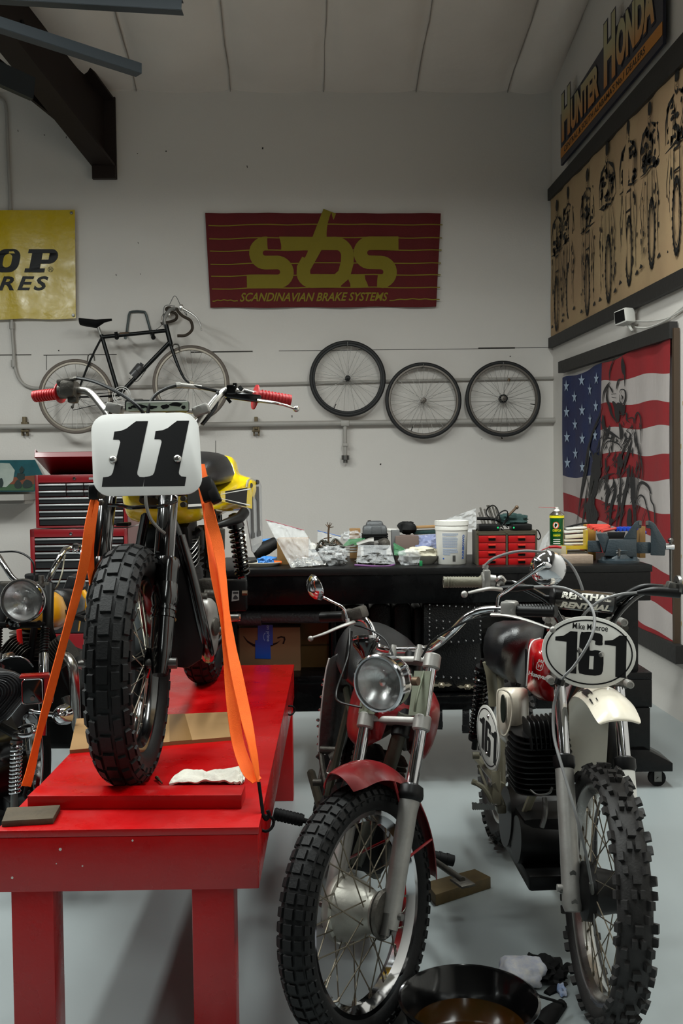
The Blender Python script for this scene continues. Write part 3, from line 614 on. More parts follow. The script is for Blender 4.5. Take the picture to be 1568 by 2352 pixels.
# security camera and its twisted cable
sc_ = Thing('security_camera', 'small white security camera on the right wall under the mural batten', 'camera', Matrix.Translation(rw(1440, 742, 0)))
b = MB(sc_.inv); c = rw(1434, 728, .09); Rm = Matrix.Rotation(R(25), 4, 'Z') @ Matrix.Rotation(R(-8), 4, 'X'); b.box(c, (.085, .12, .10), Rm, bev=.014); sc_.part('body', b, 'white')
b = MB(sc_.inv); q = rw(1434, 728, .09) + Rm.to_3x3() @ V((-.043, .0, 0)); b.box(q, (.006, .09, .075), Rm); sc_.part('lens', b, 'decal_k')
b = MB(sc_.inv); b.tube([c + V((.02, 0, -.04)), c + V((.05, 0, -.09)), rw(1447, 742, .012)], .010, 8); b.lathe([(0, .03), (.02, .026), (.03, 0), (0, 0)], rw(1447, 742, .0), NR, 12); sc_.part('bracket', b, 'white')
b = MB(); P0 = [rw(1447, 745, .03), rw(1462, 752, .015), rw(1490, 752, .014), rw(1530, 735, .014), rw(1567, 706, .014), rw(1640, 650, .014)]
b.tube(P0, .006, 6); b.tube([p + V((0, 0, .03 * math.sin(i * 1.1) + .015)) for i, p in enumerate(P0)], .005, 6)
single('camera_cable', b, 'white', 'thin white twisted cable drooping from the security camera', 'cable')
# ---------------- shared wheel maker ----------------
M['spokebi'] = mat('bicycle spoke', (128, 126, 122), .4, .8); M['rimgrey'] = mat('dull bicycle rim', (150, 142, 130), .4, .7, var=(20, .3, (110, 100, 90)))
M['rimdark'] = mat('tarnished dark rim', (104, 98, 92), .45, .6)
M['tyreblk'] = mat('thin bicycle tyre', (26, 26, 27), .6); M['tyregum'] = mat('faded grey bicycle tyre', (108, 98, 90), .65, var=(12, .4, (80, 70, 62)))
def make_wheel(t, Mw, Rt, tw, Rr, tyre='rubber', rim='polished', spoke='spoke', nspoke=36, rs=.0016, hub=None, blocks=None, rimw=None, hubr=.03, hubw=.05, tyre_aspect=None, rimprof=0, side='rubber_side', tn=72, names=('tire', 'rim', 'hub', 'spoke'), cross=.55, nipple=0):
    """wheel in frame Mw: axle along local x; Rt outer radius, tw tyre width, Rr rim edge radius"""
    H = (Rt - Rr) * 1.06; hw = tw / 2; rc = Rt - H / 2
    prof = []
    for i in range(19):
        a = R(-148 + 296 * i / 18); prof.append((rc + H / 2 * math.cos(a), hw * math.copysign(abs(math.sin(a)) ** .85, math.sin(a))))
    b = MB(Mw); b.lathe(prof, (0, 0, 0), (1, 0, 0), tn, closed=True)
    if blocks:
        k0 = blocks['n']
        ts = [(rc + H / 2 * math.cos(R(a)), hw * math.copysign(abs(math.sin(R(a))) ** .85, math.sin(R(a))), a) for a in range(-110, 111, 2)]
        def at(a, dh):
            r = rc + (H / 2) * math.cos(R(a)); x = hw * math.copysign(abs(math.sin(R(a))) ** .85, math.sin(R(a)))
            return (x + dh * math.sin(R(a)), r + dh * math.cos(R(a)))
        for k in range(k0):
            for (c0, c1, f0, f1, h) in blocks['rows'][k % len(blocks['rows'])]:
                vs = []
                for f, ins in ((f0, 1), (f1, 1)):
                    for c in (c0, c1):
                        for dh in (-.003, h):
                            sh = .10 if dh > 0 else 0
                            cc = c + (c1 - c if c == c0 else c0 - c) * sh * .8; ff = f + ((f1 - f) if f == f0 else (f0 - f)) * sh
                            th = 2 * math.pi * (k + ff) / k0; x, r = at(cc, dh); vs.append((x, r * math.cos(th), r * math.sin(th)))
                b.add(vs, [(0, 2, 3, 1), (4, 5, 7, 6), (0, 1, 5, 4), (2, 6, 7, 3), (1, 3, 7, 5), (0, 4, 6, 2)])
    to = t.part(names[0], b, tyre, smooth=42)
    w = rimw or tw * .62
    if rimprof == 0: rp = [(Rr + .004, -w / 2 - .002), (Rr + .006, -w / 2 + .001), (Rr - .004, -w / 2 + .004), (Rr - .012, -w * .32), (Rr - .02, -w * .14), (Rr - .02, w * .14), (Rr - .012, w * .32), (Rr - .004, w / 2 - .004), (Rr + .006, w / 2 - .001), (Rr + .004, w / 2 + .002), (Rr - .008, w / 2), (Rr - .016, w * .36), (Rr - .026, w * .16), (Rr - .026, -w * .16), (Rr - .016, -w * .36), (Rr - .008, -w / 2)]
    else: rp = [(Rr + .002, -w / 2), (Rr + .002, w / 2), (Rr - .012, w / 2), (Rr - .016, w * .3), (Rr - .016, -w * .3), (Rr - .012, -w / 2)]
    b = MB(Mw); b.lathe(rp, (0, 0, 0), (1, 0, 0), tn, closed=True); ro = t.part(names[1], b, rim, smooth=35)
    ri = Rr - (.02 if rimprof == 0 else .014)
    if hub is None:
        b = MB(Mw); b.lathe([(0, -hubw * 1.5), (.006, -hubw * 1.5), (.006, -hubw), (hubr * .5, -hubw), (hubr, -hubw * .9), (hubr, -hubw * .8), (hubr * .45, -hubw * .7), (hubr * .45, hubw * .7), (hubr, hubw * .8), (hubr, hubw * .9), (hubr * .5, hubw), (.006, hubw), (.006, hubw * 1.5), (0, hubw * 1.5)], (0, 0, 0), (1, 0, 0), 20)
        t.part(names[2], b, rim)
    sp = []
    for s in (-1, 1):
        for q in (-1, 1):
            b = MB(); a = q * cross * 1.2; p = V((s * hubw * .85, hubr * .92 * math.cos(a), hubr * .92 * math.sin(a))); e = V((s * w * .08, ri, 0))
            b.tube([p, e], rs, 5, k=0)
            if nipple: dd = (e - p).normalized(); b.cyl(e - dd * .018, e + dd * .004, nipple, n=6)
            sp.append(b.mesh('spoke', spoke, smooth=60))
    for k in range(nspoke):
        o = bpy.data.objects.new(names[3], sp[[0, 2, 1, 3][k % 4]]); COL.objects.link(o); o.parent = ro
        o.matrix_local = Mw @ Matrix.Rotation(2 * math.pi * (k + (.25 if k % 2 else 0)) / nspoke, 4, 'X')
    return to, ro
# ---------------- bicycle wheels hung on the wall ----------------
def axT(c, ax=(0, -1, 0), up=(0, 0, 1)):         # wheel frame with axle along ax
    return frame(c, ax, V(up))
lab = ['black tyred bicycle wheel hung highest, left of the other two', 'bicycle wheel hung in the middle, lowest of the three, behind the thick pipe', 'bicycle wheel with a dark hub hung nearest the corner']
for i, (cx, cy, rx) in enumerate(((798, 869.5, 87.5), (972, 920, 88), (1155, 916, 88))):
    Rw = rx * 8.78 / FPX; off = .085
    c = WY(cx, cy, BY - off); t = Thing('bicycle_wheel', lab[i], 'bicycle wheel', Matrix.Translation(c), 'spare bicycle wheels on the wall')
    ln = V((.0, 0, 1)); Mw = frame((0, 0, 0), (.02 * i - .02, -1, .05), ln) @ Matrix.Rotation(.3 * i, 4, 'X')
    make_wheel(t, Mw, Rw, .034, Rw - .032, 'tyreblk', 'rimdark' if i else 'blk', 'spokebi', 36, .0014, rimw=.026, hubr=.024, hubw=.035, rimprof=1, tn=64)
    b = MB(Mw); a = R((-40, -55, 30)[i]); r0 = Rw - .05; b.cyl((0, r0 * math.cos(a + 3.4), r0 * math.sin(a + 3.4)), (0, (r0 - .04) * math.cos(a + 3.4), (r0 - .04) * math.sin(a + 3.4)), .004, n=6); t.part('valve', b, 'blkmatte')
    if i == 2: b = MB(Mw); b.lathe([(.0, -.02), (.036, -.02), (.04, -.012), (.036, .03), (.0, .03)], (0, 0, 0), (1, 0, 0), 18); t.part('freewheel', b, 'blkmatte')
    if i == 2: b = MB(Mw); b.cyl((0, .1, -.13), (0, .115, -.15), .012, n=8); t.part('reflector', b, 'rusty')
    b = MB(); p = WY(cx, cy - rx + 12, BY - .12); b.tube([p + V((0, -.02, .03)), p + V((0, -.02, 0)), p + V((0, .11, 0))], .004, 6, k=0)
    single('wall_hook', b, 'steel', ['small hook holding the highest bicycle wheel', 'small hook holding the middle bicycle wheel', 'small hook holding the bicycle wheel nearest the corner'][i], 'hook')
# ---------------- road bicycle ----------------
DB = BY - .26
bi = Thing('road_bicycle', 'old black road bicycle with drop handlebars hung on a wall hook', 'bicycle', Matrix.Translation(WY(300, 1000, DB)))
def B(x, y, o=0): return bi.inv @ WY(x / 2.8, 460 + y / 2.8, DB + o)
for (cx, cy, rx) in ((488, 1262, 238), (1228, 1180, 246)):
    c = B(cx, cy); rw_ = rx / 2.8 * 8.55 / FPX
    make_wheel(bi, frame(c, (0, -1, 0), (0, 0, 1)), rw_, .032, rw_ - .028, 'tyregum', 'rimgrey', 'spokebi', 36, .0013, rimw=.022, hubr=.024, hubw=.04, rimprof=1, tn=60)
FRM = mat('black bicycle paint', (4, 7, 8), .35, spec=.3); M['bframe'] = FRM
b = MB(); ht, hb, st, bbk, ra = B(1066, 800), B(1098, 930), B(652, 880), B(765, 1250), B(488, 1265)
b.cyl(B(1068, 838), B(652, 880), .017); b.cyl(B(1092, 912), bbk, .018); b.cyl(st + V((0, 0, .02)), bbk, .017); b.cyl(ht, hb, .020)
for s in (-1, 1):
    b.tube([B(655, 880, s * .02), B(580, 1030, s * .035), B(488, 1262, s * .06)], .0095, 7, k=3); b.tube([B(760, 1255, s * .02), B(640, 1262, s * .04), B(488, 1266, s * .06)], .008, 7, k=3)
b.cyl(B(765, 1250, -.035), B(765, 1250, .035), .02); bi.part('frame', b, 'bframe')
b = MB()
for s in (-1, 1): b.tube([B(1100, 940, s * .03), B(1135, 1040, s * .045), B(1180, 1140, s * .05), B(1216, 1176, s * .05)], [.014, .014, .010, .008], 8)
b.cyl(B(1098, 935, -.035), B(1098, 935, .035), .014); bi.part('fork', b, 'bframe')
b = MB(); b.cyl(B(652, 880), B(632, 818), .0125); bi.part('seat_post', b, 'alu')
b = MB(); prof = [(515, 768, .012, .062), (560, 775, .016, .07), (620, 782, .018, .05), (670, 775, .016, .028), (718, 768, .01, .018)]
b.rings([[B(x, y) + V((0, math.cos(a) * w, math.sin(a) * h - (.035 if math.sin(a) < 0 and w > .04 else 0) * abs(math.sin(a)))) for a in [2 * math.pi * k / 12 for k in range(12)]] for x, y, h, w in prof]); bi.part('saddle', b, 'blkmatte')
b = MB(); b.tube([B(1060, 800), B(1058, 760), B(1100, 700), B(1135, 695)], .013, 8); bi.part('stem', b, 'alu')
b = MB()
for s in (-1, 1):
    b.tube([B(1135, 700, 0), B(1140, 700, s * .12), B(1145, 715, s * .2), B(1175, 745, s * .21), B(1225, 775, s * .21), B(1235, 830, s * .21), B(1195, 868, s * .21), B(1140, 872, s * .21)] if s < 0 else
           [B(1135, 700, 0), B(1132, 700, s * .12), B(1115, 700, s * .2), B(1085, 690, s * .21), B(1070, 705, s * .21), B(1130, 730, s * .21), B(1125, 770, s * .21), B(1035, 795, s * .21)], .0125, 8)
bi.part('handlebar', b, mat('worn brown bar tape', (52, 42, 32), .8))
for s in (-1, 1):
    b = MB(); b.box(B(1165 if s < 0 else 1085, 690 if s < 0 else 735, s * .21), (.03, .03, .05), bev=.008)
    b.tube([B(1165, 690, s * .21), B(1240, 735, s * .21), B(1280, 780, s * .21), B(1296, 840, s * .21)] if s < 0 else [B(1085, 735, s * .21), B(1050, 735, s * .21), B(1038, 770, s * .21)], [.009, .008, .006, .004], 7); bi.part('brake_lever', b, 'polished')
b = MB()
for pts in ([(1165, 685), (1125, 615), (1090, 670)], [(1165, 685), (1200, 740), (1190, 700)], [(1090, 690), (1055, 740), (1040, 800), (1000, 835)], [(1125, 680), (1060, 680), (1050, 760), (1060, 830)]): b.tube([B(x, y, -.08) for x, y in pts], .0028, 5)
bi.part('brake_cable', b, 'grey')
b = MB()
for rr, w in ((.072, .003), (.055, .003)): b.lathe([(rr, -w), (rr + .006, -w), (rr + .006, w), (rr, w)], B(782, 1255, -.05), (0, 1, 0), 30, closed=True)
for k in range(5): a = 1.256 * k; c = B(782, 1255, -.05); b.bar(c, c + V((math.cos(a) * .075, 0, math.sin(a) * .075)), .004, .008, up=(0, 1, 0))
bi.part('chainring', b, 'polished')
b = MB(); c = B(782, 1255, -.065); b.bar(c, B(880, 1285, -.065), .008, .016, up=(0, 1, 0)); b.bar(B(782, 1255, .065), B(690, 1225, .065), .008, .016, up=(0, 1, 0)); bi.part('crank_arm', b, 'polished')
b = MB(); b.box(B(892, 1285, -.10), (.07, .06, .018), bev=.004); bi.part('pedal', b, 'aludark')
b = MB(); b.tube([B(782, 1235, -.05), B(488, 1250, -.05)], .003, 5, k=0); b.tube([B(782, 1278, -.05), B(470, 1350, -.05), B(460, 1325, -.05)], .003, 5, k=0); bi.part('chain', b, 'blkmatte')
b = MB(); b.lathe([(.02, -.02), (.042, -.012), (.036, 0), (.03, .012), (.0, .012)], B(488, 1264, -.045), (0, 1, 0), 20); b.bar(B(488, 1266, -.05), B(465, 1335, -.05), .012, .018, up=(0, 1, 0)); b.ball(B(465, 1330, -.05), .014, 8); bi.part('rear_derailleur', b, 'aludark')
b = MB()
for (x, y) in ((1130, 945), (585, 1010)): c = B(x, y, -.02); b.tube([c + V((-.03, 0, -.03)), c + V((-.02, 0, .02)), c + V((.02, 0, .02)), c + V((.03, 0, -.03))], .006, 6)
bi.part('brake_caliper', b, 'aludark')
b = MB(); p, q = B(850, 1130, -.02), B(915, 1050, -.02); b.tube([p, p.lerp(q, .78), p.lerp(q, .86), p.lerp(q, .9), q], [.036, .036, .03, .016, .02], 16, k=0); bi.part('water_bottle', b, mat('smoky plastic', (70, 70, 72), .3))
b = MB(); b.tube([B(830, 1145, -.02), B(880, 1165, -.02), B(940, 1090, -.02)], .003, 6); b.tube([B(860, 1080, -.06), B(905, 1110, -.06)], .003, 6, k=0); bi.part('bottle_cage', b, 'steel')
b = MB(); p = (1068 + 652) / 2; c = B(770, 862); d = (B(830, 857) - c); b.lathe([(.0152, 0), (.0152, d.length)], c, d, 14); bi.part('maker_band', b, 'rusty')
hk = Thing('bicycle_hook', 'grey steel wall bracket with padded arms carrying the road bicycle', 'hook', Matrix.Translation(wp(313, 720, 0)))
b = MB(hk.inv); b.tube([B2 for B2 in [WY(287, 776, DB - .01), WY(290, 772, BY - .03), WY(296, 724, BY - .02), WY(303, 716, BY - .02), WY(327, 716, BY - .02), WY(335, 722, BY - .02), WY(348, 770, BY - .03), WY(352, 774, DB - .01)]], .011, 8, k=2); hk.part('bracket', b, M.setdefault('hookgreen', mat('grey green steel', (84, 92, 92), .4, .6)))
for px in (268, 352):
    b = MB(hk.inv); b.cyl(WY(px, 775, DB - .10), WY(px, 775, DB + .06), .02, n=10); b.cyl(WY(px, 775, DB - .10), WY(px - 2, 762, DB - .11), .014, n=8); hk.part('padded_arm', b, 'blkmatte')
# ---------------- helpers for things traced at a depth ----------------
CY = Matrix.Rotation(R(-2.35), 4, 'Z')
def dpt(px, py, z): p = WZ(px, py, z); return (p - CAM).dot(FW)
def pbox(b, x0, y0, x1, y1, d, dep, bev=0, zb=None, rot=0):
    c = W((x0 + x1) / 2, (y0 + y1) / 2, d) + FW * dep / 2; h = abs(y1 - y0) * d / FPX
    if zb is not None: c.z = zb + h / 2
    b.box(c, (abs(x1 - x0) * d / FPX, dep, h), CY @ Matrix.Rotation(R(rot), 4, 'Z'), bev); return c
# ---------------- red tool chest ----------------
M['redbox'] = mat('red enamel tool chest', (124, 8, 18), .35, 0, coat=.2); M['drwblk'] = mat('black drawer front', (24, 24, 26), .4); M['strip_al'] = mat('brushed drawer pull', (176, 176, 176), .35, .6)
DC = 7.35
def chest(name, label, x0, x1, ytop, zbot, dep, rows, dl, dr, lockx, T0):
    t = Thing(name, label, 'tool chest', T0); s = DC / FPX
    zt = W(x0, ytop, DC).z; c = W((x0 + x1) / 2, ytop, DC) + FW * dep / 2
    b = MB(t.inv); w = (x1 - x0) * s; h = zt - zbot
    fr = .012
    R4 = CY; 
    def bx(cx, cy, cz, sx, sy, sz, bev=0): b.box(c + RT * cx + FW * cy + V((0, 0, cz - c.z)), (sx, sy, sz), R4, bev)
    bx(0, .015, (zt + zbot) / 2, w, dep - .03, h)
    lx = (dl - (x0 + x1) / 2) * s; rx = (dr - (x0 + x1) / 2) * s
    y0 = W(dl, rows[0][0], DC).z + .006; y1 = W(dl, rows[-1][1], DC).z - .006
    bx((lx - w / 2) / 2, -dep / 2 + .008, (zt + zbot) / 2, w / 2 + lx, .016, h, .004); bx((rx + w / 2) / 2, -dep / 2 + .008, (zt + zbot) / 2, w / 2 - rx, .016, h, .004)
    bx(0, -dep / 2 + .008, (zt + y0) / 2, w, .016, zt - y0, .004); bx(0, -dep / 2 + .008, (zbot + y1) / 2, w, .016, y1 - zbot, .004)
    t.part('body', b, 'redbox')
    for (ya, yb, cuts) in rows:
        xs = [dl] + cuts + [dr]
        for i in range(len(xs) - 1):
            z0, z1 = W(dl, ya, DC).z, W(dl, yb, DC).z; cx = ((xs[i] + xs[i + 1]) / 2 - (x0 + x1) / 2) * s; ww = (xs[i + 1] - xs[i]) * s - .006
            b = MB(t.inv); b.box(c + RT * cx - FW * (dep / 2 - .008) + V((0, 0, (z0 + z1) / 2 - c.z)), (ww, .018, z0 - z1 - .004), R4, .002); dw = t.part('drawer', b, 'drwblk')
            b = MB(t.inv); b.box(c + RT * cx - FW * (dep / 2 + .006) + V((0, 0, z0 - .010 - c.z)), (ww, .016, .013), R4, .003); t.part('pull', b, 'strip_al', parent=dw)
    b = MB(t.inv); q = W(lockx[0], lockx[1], DC) - FW * .002; b.lathe([(0, .008), (.011, .007), (.013, 0), (0, 0)], q, -FW, 12); t.part('lock', b, 'chrome')
    b = MB(t.inv); q = W(lockx[2], lockx[1], DC) - FW * .002; b.box(q, (.05, .003, .016), R4); t.part('badge', b, 'strip_al')
    return t, c, w, zt
r1 = [(1111, 1126, [152, 192]), (1127, 1141, [152, 192])] + [(a, a + 14, []) for a in (1142.5, 1157.5, 1173, 1188)]
r1[-1] = (1188, 1207, [])
t, c, w, zt = chest('tool_chest', 'red top tool chest with an open lid and black drawers standing on the cabinet', 80, 290, 1091, W(80, 1213, DC).z, .42, r1, 88, 282, (171, 1099, 212), Matrix.Translation(W(185, 1213, DC)))
b = MB(t.inv); cc = W(185, 1091, DC) + FW * .42
RL = CY @ Matrix.Rotation(R(58), 4, 'X')
m0 = cc + V((0, 0, .0)); up = RL.to_3x3() @ V((0, 0, 1)); 
lid = Matrix.Translation(W(187, 1090, DC) + FW * .41) @ CY @ Matrix.Rotation(R(28), 4, 'X')
LW = 212 * DC / FPX
for a, s in (((0, 0, .2), (LW, .008, .40)), ((-LW / 2 + .004, -.035, .2), (.008, .07, .40)), ((LW / 2 - .004, -.035, .2), (.008, .07, .40)), ((0, -.035, .396), (LW, .07, .008))): pass
zl = .40
lid = Matrix.Translation(W(187, 1090, DC) + FW * .42) @ CY @ Matrix.Rotation(R(70), 4, 'X')
b = MB(t.inv @ lid); h = .42
b.box((0, .0, h / 2), (LW, .006, h)); b.box((-LW / 2, -.03, h / 2), (.006, .06, h)); b.box((LW / 2, -.03, h / 2), (.006, .06, h)); b.box((0, -.03, h), (LW, .06, .008)); 
b = MB(t.inv); hp = W(187, 1090, DC) + FW * .41; tp = W(187, 1049, DC) - FW * .0
fz_ = (tp - hp).normalized(); ft = frame(hp, RT, fz_)   # x right, y up the lid
b.add(*[(lambda q: (q[0], q[1]))((lambda m: (m.v, m.f))(MB().box((0, 0.0, 0), (1, 1, 1))))][0]) if False else None
L_ = (tp - hp).length; b.T = t.inv @ ft
b.box((0, L_ / 2, .0), (LW, L_, .006)); b.box((-LW / 2, L_ / 2, -.03), (.006, L_, .06)); b.box((LW / 2, L_ / 2, -.03), (.006, L_, .06)); b.box((0, L_, -.018), (LW + .006, .01, .042), bev=.003)
t.part('lid', b, 'redbox', smooth=0)
r2 = [(1236, 1250, []), (1252, 1266, []), (1268, 1283, []), (1284, 1306, []), (1308, 1331, []), (1333, 1368, []), (1370, 1410, []), (1412, 1455, [])]
t, c, w, zt = chest('tool_cabinet', 'red rolling cabinet with black drawers on the floor under the top chest', 68, 292, 1216, .08, .46, r2, 79, 284, (163, 1226, 210), Matrix.Translation(W(180, 1560, DC) * 1.0))
for sx in (-1, 1):
    for sy in (-1, 1):
        b = MB(t.inv); q = c + RT * sx * (w / 2 - .06) + FW * sy * .17; q.z = .036; b.cyl(q - RT * .015, q + RT * .015, .036, n=14); b.box(q + V((0, 0, .03)), (.05, .06, .03), CY); t.part('caster', b, 'blkmatte')
# ---------------- red lift table ----------------
M['tred'] = mat('red painted timber', (176, 0, 4), .32, 0, var=(3.5, .3, (140, 0, 2)), coat=.05, bump=(30, .12), rvar=.1)
TT = Matrix.Translation((-.4495, 2.513, 0)) @ Matrix.Rotation(R(-2.0), 4, 'Z')
tb = Thing('lift_table', 'long red painted timber work table carrying the number 11 motorcycle', 'table', TT)
HW, TL, ZT = .333, 2.19, .615
random.seed(3)
b = MB(); b.box((0, TL / 2, ZT - .0095), (HW * 2, TL, .019), bev=.002); tb.part('tabletop', b, 'tred')
for (c, s) in (((0, .019, ZT - .089), (HW * 2 - .004, .038, .14)), ((0, TL - .019, ZT - .089), (HW * 2 - .004, .038, .14)), ((HW - .021, TL / 2, ZT - .089), (.038, TL - .08, .14)), ((-HW + .021, TL / 2, ZT - .089), (.038, TL - .08, .14))):
    b = MB(); b.box(c, s, bev=.003)
    if c[1] < .1:
        b.mi = 1
        for k in range(5): b.lathe([(0, .0012), (.0015 + .0006 * k, .0012), (.0015 + .0006 * k, 0), (0, 0)], (random.uniform(-.3, .2), 0, ZT - random.uniform(.022, .14)), (0, -1, 0), 8)
    tb.part('skirt_board', b, ['tred', 'paper'])
for (x, y) in ((-.248, .055), (.212, .055), (-.25, TL - .16), (.272, TL - .075)):
    b = MB(); b.box((x, y, (ZT - .10) / 2), (.108, .089, ZT - .10), bev=.004); tb.part('leg', b, 'tred')
b = MB(); z0 = ZT; p = tb.inv @ WZ(64, 1860, ZT); q = tb.inv @ WZ(556, 1858, ZT); b.box(((p.x + q.x) / 2, (p.y + q.y) / 2 + .044, ZT + .019), ((q.x - p.x), .088, .038), bev=.003, rot=math.atan2(q.y - p.y, q.x - p.x)); tb.part('wheel_stop', b, 'tred')
def eyering(px, py, d, r, nm='ring_bolt'):
    b = MB(tb.inv); c = W(px, py, d); pts = [c + RT * r * math.cos(a) + V((0, 0, 1)) * r * math.sin(a) + FW * .006 * math.cos(a * 2) for a in [6.283 * k / 16 for k in range(16)]]
    b.tube(pts, r * .2, 8, closed=True, k=1); b.cyl(c - RT * r * 1.9 + FW * .0, c - RT * r, r * .2, n=8); return tb.part(nm, b, 'blkmatte')
eyering(610, 1890, 2.63, .021); eyering(666, 1631, 4.1, .019)
# things lying on the table
def on_table(name, b, m, label, cat, **k): return single(name, b, m, label, cat, **k)
b = MB(); a = [WZ(4, 1900, ZT), WZ(122, 1893, ZT), WZ(139, 1862, ZT), WZ(16, 1868, ZT)]
b.add(a + [p + V((0, 0, .016)) for p in a], [(3, 2, 1, 0), (4, 5, 6, 7), (0, 1, 5, 4), (1, 2, 6, 5), (2, 3, 7, 6), (3, 0, 4, 7)])
on_table('wood_offcut', b, mat('grimy wood', (84, 72, 54), .8, 0, var=(12, .6, (44, 38, 30)), bump=(40, .3)), 'small grimy wood offcut on the near left corner of the red table', 'wood block', bev=.002)
b = MB(); dz = V((0, 0, .012)); a = [WZ(160, 1731, ZT), WZ(536, 1700, ZT), WZ(528, 1642, ZT), WZ(176, 1658, ZT)]
c_ = [p for p in a]
b.add(c_ + [p + dz for p in c_], [(3, 2, 1, 0), (4, 5, 6, 7), (0, 1, 5, 4), (1, 2, 6, 5), (2, 3, 7, 6), (3, 0, 4, 7)])
b.mi = 1; u = .63; v = .80
P_ = lambda s, t_: (c_[0].lerp(c_[1], s)).lerp(c_[3].lerp(c_[2], s), t_) + V((0, 0, .0128))
b.add([P_(.60, 0), P_(.74, 0), P_(.70, 1), P_(.60, 1)], [(0, 1, 2, 3)])
on_table('cardboard_sheet', b, ['card', mat('brown packing tape', (124, 92, 54), .35)], 'flattened cardboard strip with brown tape lying across the red table under the wheel', 'cardboard', smooth=0)
b = MB(); random.seed(8)
ra_ = [(388, 1799), (400, 1786), (424, 1774), (470, 1779), (520, 1776), (552, 1763), (561, 1776), (556, 1799)]
rb_ = [(388, 1800), (420, 1801), (450, 1800), (480, 1800), (505, 1800), (530, 1800), (545, 1800), (556, 1800)]
top = []; N1 = 22
def ri(L, t): x = t * (len(L) - 1); i = min(int(x), len(L) - 2); f = x - i; return (L[i][0] * (1 - f) + L[i + 1][0] * f, L[i][1] * (1 - f) + L[i + 1][1] * f)
def rag(u, v):
    p, q = ri(rb_, u), ri(ra_, u); x, y = p[0] * (1 - v) + q[0] * v, p[1] * (1 - v) + q[1] * v
    w = WZ(x, y, ZT + .006); return w + V((0, 0, (.014 + .02 * noise.noise(V((u * 9, v * 4, 2)))) * math.sin(math.pi * min(1, max(0, u))) ** .4 * math.sin(math.pi * (.12 + .76 * v)) ** .5))
b.grid(rag, 30, 12, .006); on_table('white_rag', b, mat('white rag', (214, 210, 198), .9, 0, bump=(120, .3)), 'folded white rag behind the wheel stop board on the red table', 'rag', smooth=60)
b = MB(); p, q = WZ(360, 1786, ZT + .008), WZ(372, 1799, ZT + .006); b.tube([p, p.lerp(q, .4), p.lerp(q, .42), q], [.0045, .0045, .0025, .0025], 8, k=0); b.ball(p, .006, 8); on_table('small_bolt', b, 'rusty', 'tiny bolt lying on the red table between tyre and rag', 'bolt')
# ---------------- orange tie-down straps ----------------
def strap(b, pts, w, tw=None, th=.003):          # pts (px,py,d,twist) ribbon facing the camera
    P = []; n = len(pts)
    Q = cr([W(p[0], p[1], p[2]) for p in pts], 7); tws = [p[3] if len(p) > 3 else 0 for p in pts]; ws = [p[4] if len(p) > 4 else w for p in pts]
    m = len(Q); rs = []
    for i, q in enumerate(Q):
        t = (Q[min(i + 1, m - 1)] - Q[max(i - 1, 0)]).normalized(); x = i / 7; k = min(int(x), n - 2); f = x - k; f = f * f * (3 - 2 * f)
        a = R(tws[k] * (1 - f) + tws[k + 1] * f); ww = ws[k] * (1 - f) + ws[k + 1] * f
        v = (q - CAM).normalized(); s = t.cross(v).normalized(); nn = s.cross(t)
        u = s * math.cos(a) + nn * math.sin(a); o = nn * math.cos(a) - s * math.sin(a)
        rs.append([q + u * ww / 2 + o * th / 2, q + u * ww / 2 - o * th / 2, q - u * ww / 2 - o * th / 2, q - u * ww / 2 + o * th / 2])
    b.rings(rs); return b
def hook(t, a, c, r=.005):
    b = MB(t.inv); b.tube([a, a.lerp(c, .35), a.lerp(c, .8), c, c + V((.008, 0, -.012)), c + V((.016, 0, 0)), c + V((.012, 0, .012))], r, 8); return t.part('hook', b, 'blkmatte')
t = Thing('tie_down_strap', 'orange tie-down strap on the right of the number 11 motorcycle with a black buckle', 'strap', Matrix.Translation(WZ(590, 1830, ZT)), 'orange tie-down straps')
def tS(pts, w, nm='webbing'): b = MB(t.inv); strap(b, pts, w); return t.part(nm, b, 'orange', smooth=60)
tS([(458, 1066, 3.02, 30), (468, 1120, 3.0, 10), (477, 1180, 2.98, 40), (483, 1260, 2.94, 55, .03), (500, 1340, 2.9, 20), (517, 1420, 2.86, 30), (525, 1500, 2.82, 20), (532, 1600, 2.76, 15), (545, 1700, 2.70, 20), (567, 1765, 2.64, 10), (590, 1794, 2.62, 40)], .034)
tS([(476, 1150, 2.97, -50), (486, 1200, 2.95, -15), (500, 1250, 2.93, 15), (510, 1320, 2.9, 50), (519, 1400, 2.86, 60), (530, 1480, 2.82, 40), (546, 1560, 2.77, 15), (563, 1640, 2.72, 25), (580, 1720, 2.66, 55), (589, 1770, 2.63, 70), (593, 1796, 2.62, 80)], .033)
b = MB(t.inv); p, q = W(468, 1098, 2.97), W(484, 1150, 2.95); b.bar(p, q, .042, .02, up=FW, bev=.004); b.bar(p + V((.012, 0, -.01)), q + V((.02, -.01, -.005)), .03, .02, up=FW, bev=.004); b.cyl(p - RT * .022 + V((0, 0, -.008)), p + RT * .022 + V((0, 0, -.008)), .006, n=8); t.part('cam_buckle', b, 'blk')
hook(t, W(594, 1796, 2.62), W(604, 1872, 2.60))
t = Thing('tie_down_strap', 'orange tie-down strap on the left of the number 11 motorcycle, hooked at the table edge', 'strap', Matrix.Translation(WZ(62, 1800, ZT)), 'orange tie-down straps')
tS([(220, 1130, 3.0, 60), (212, 1170, 2.98, 40), (204, 1220, 2.96, 15), (196, 1280, 2.95, 20), (180, 1350, 2.93, 35), (150, 1460, 2.90, 45), (118, 1580, 2.87, 40), (86, 1700, 2.84, 55), (72, 1762, 2.83, 40), (60, 1806, 2.82, 30)], .030)
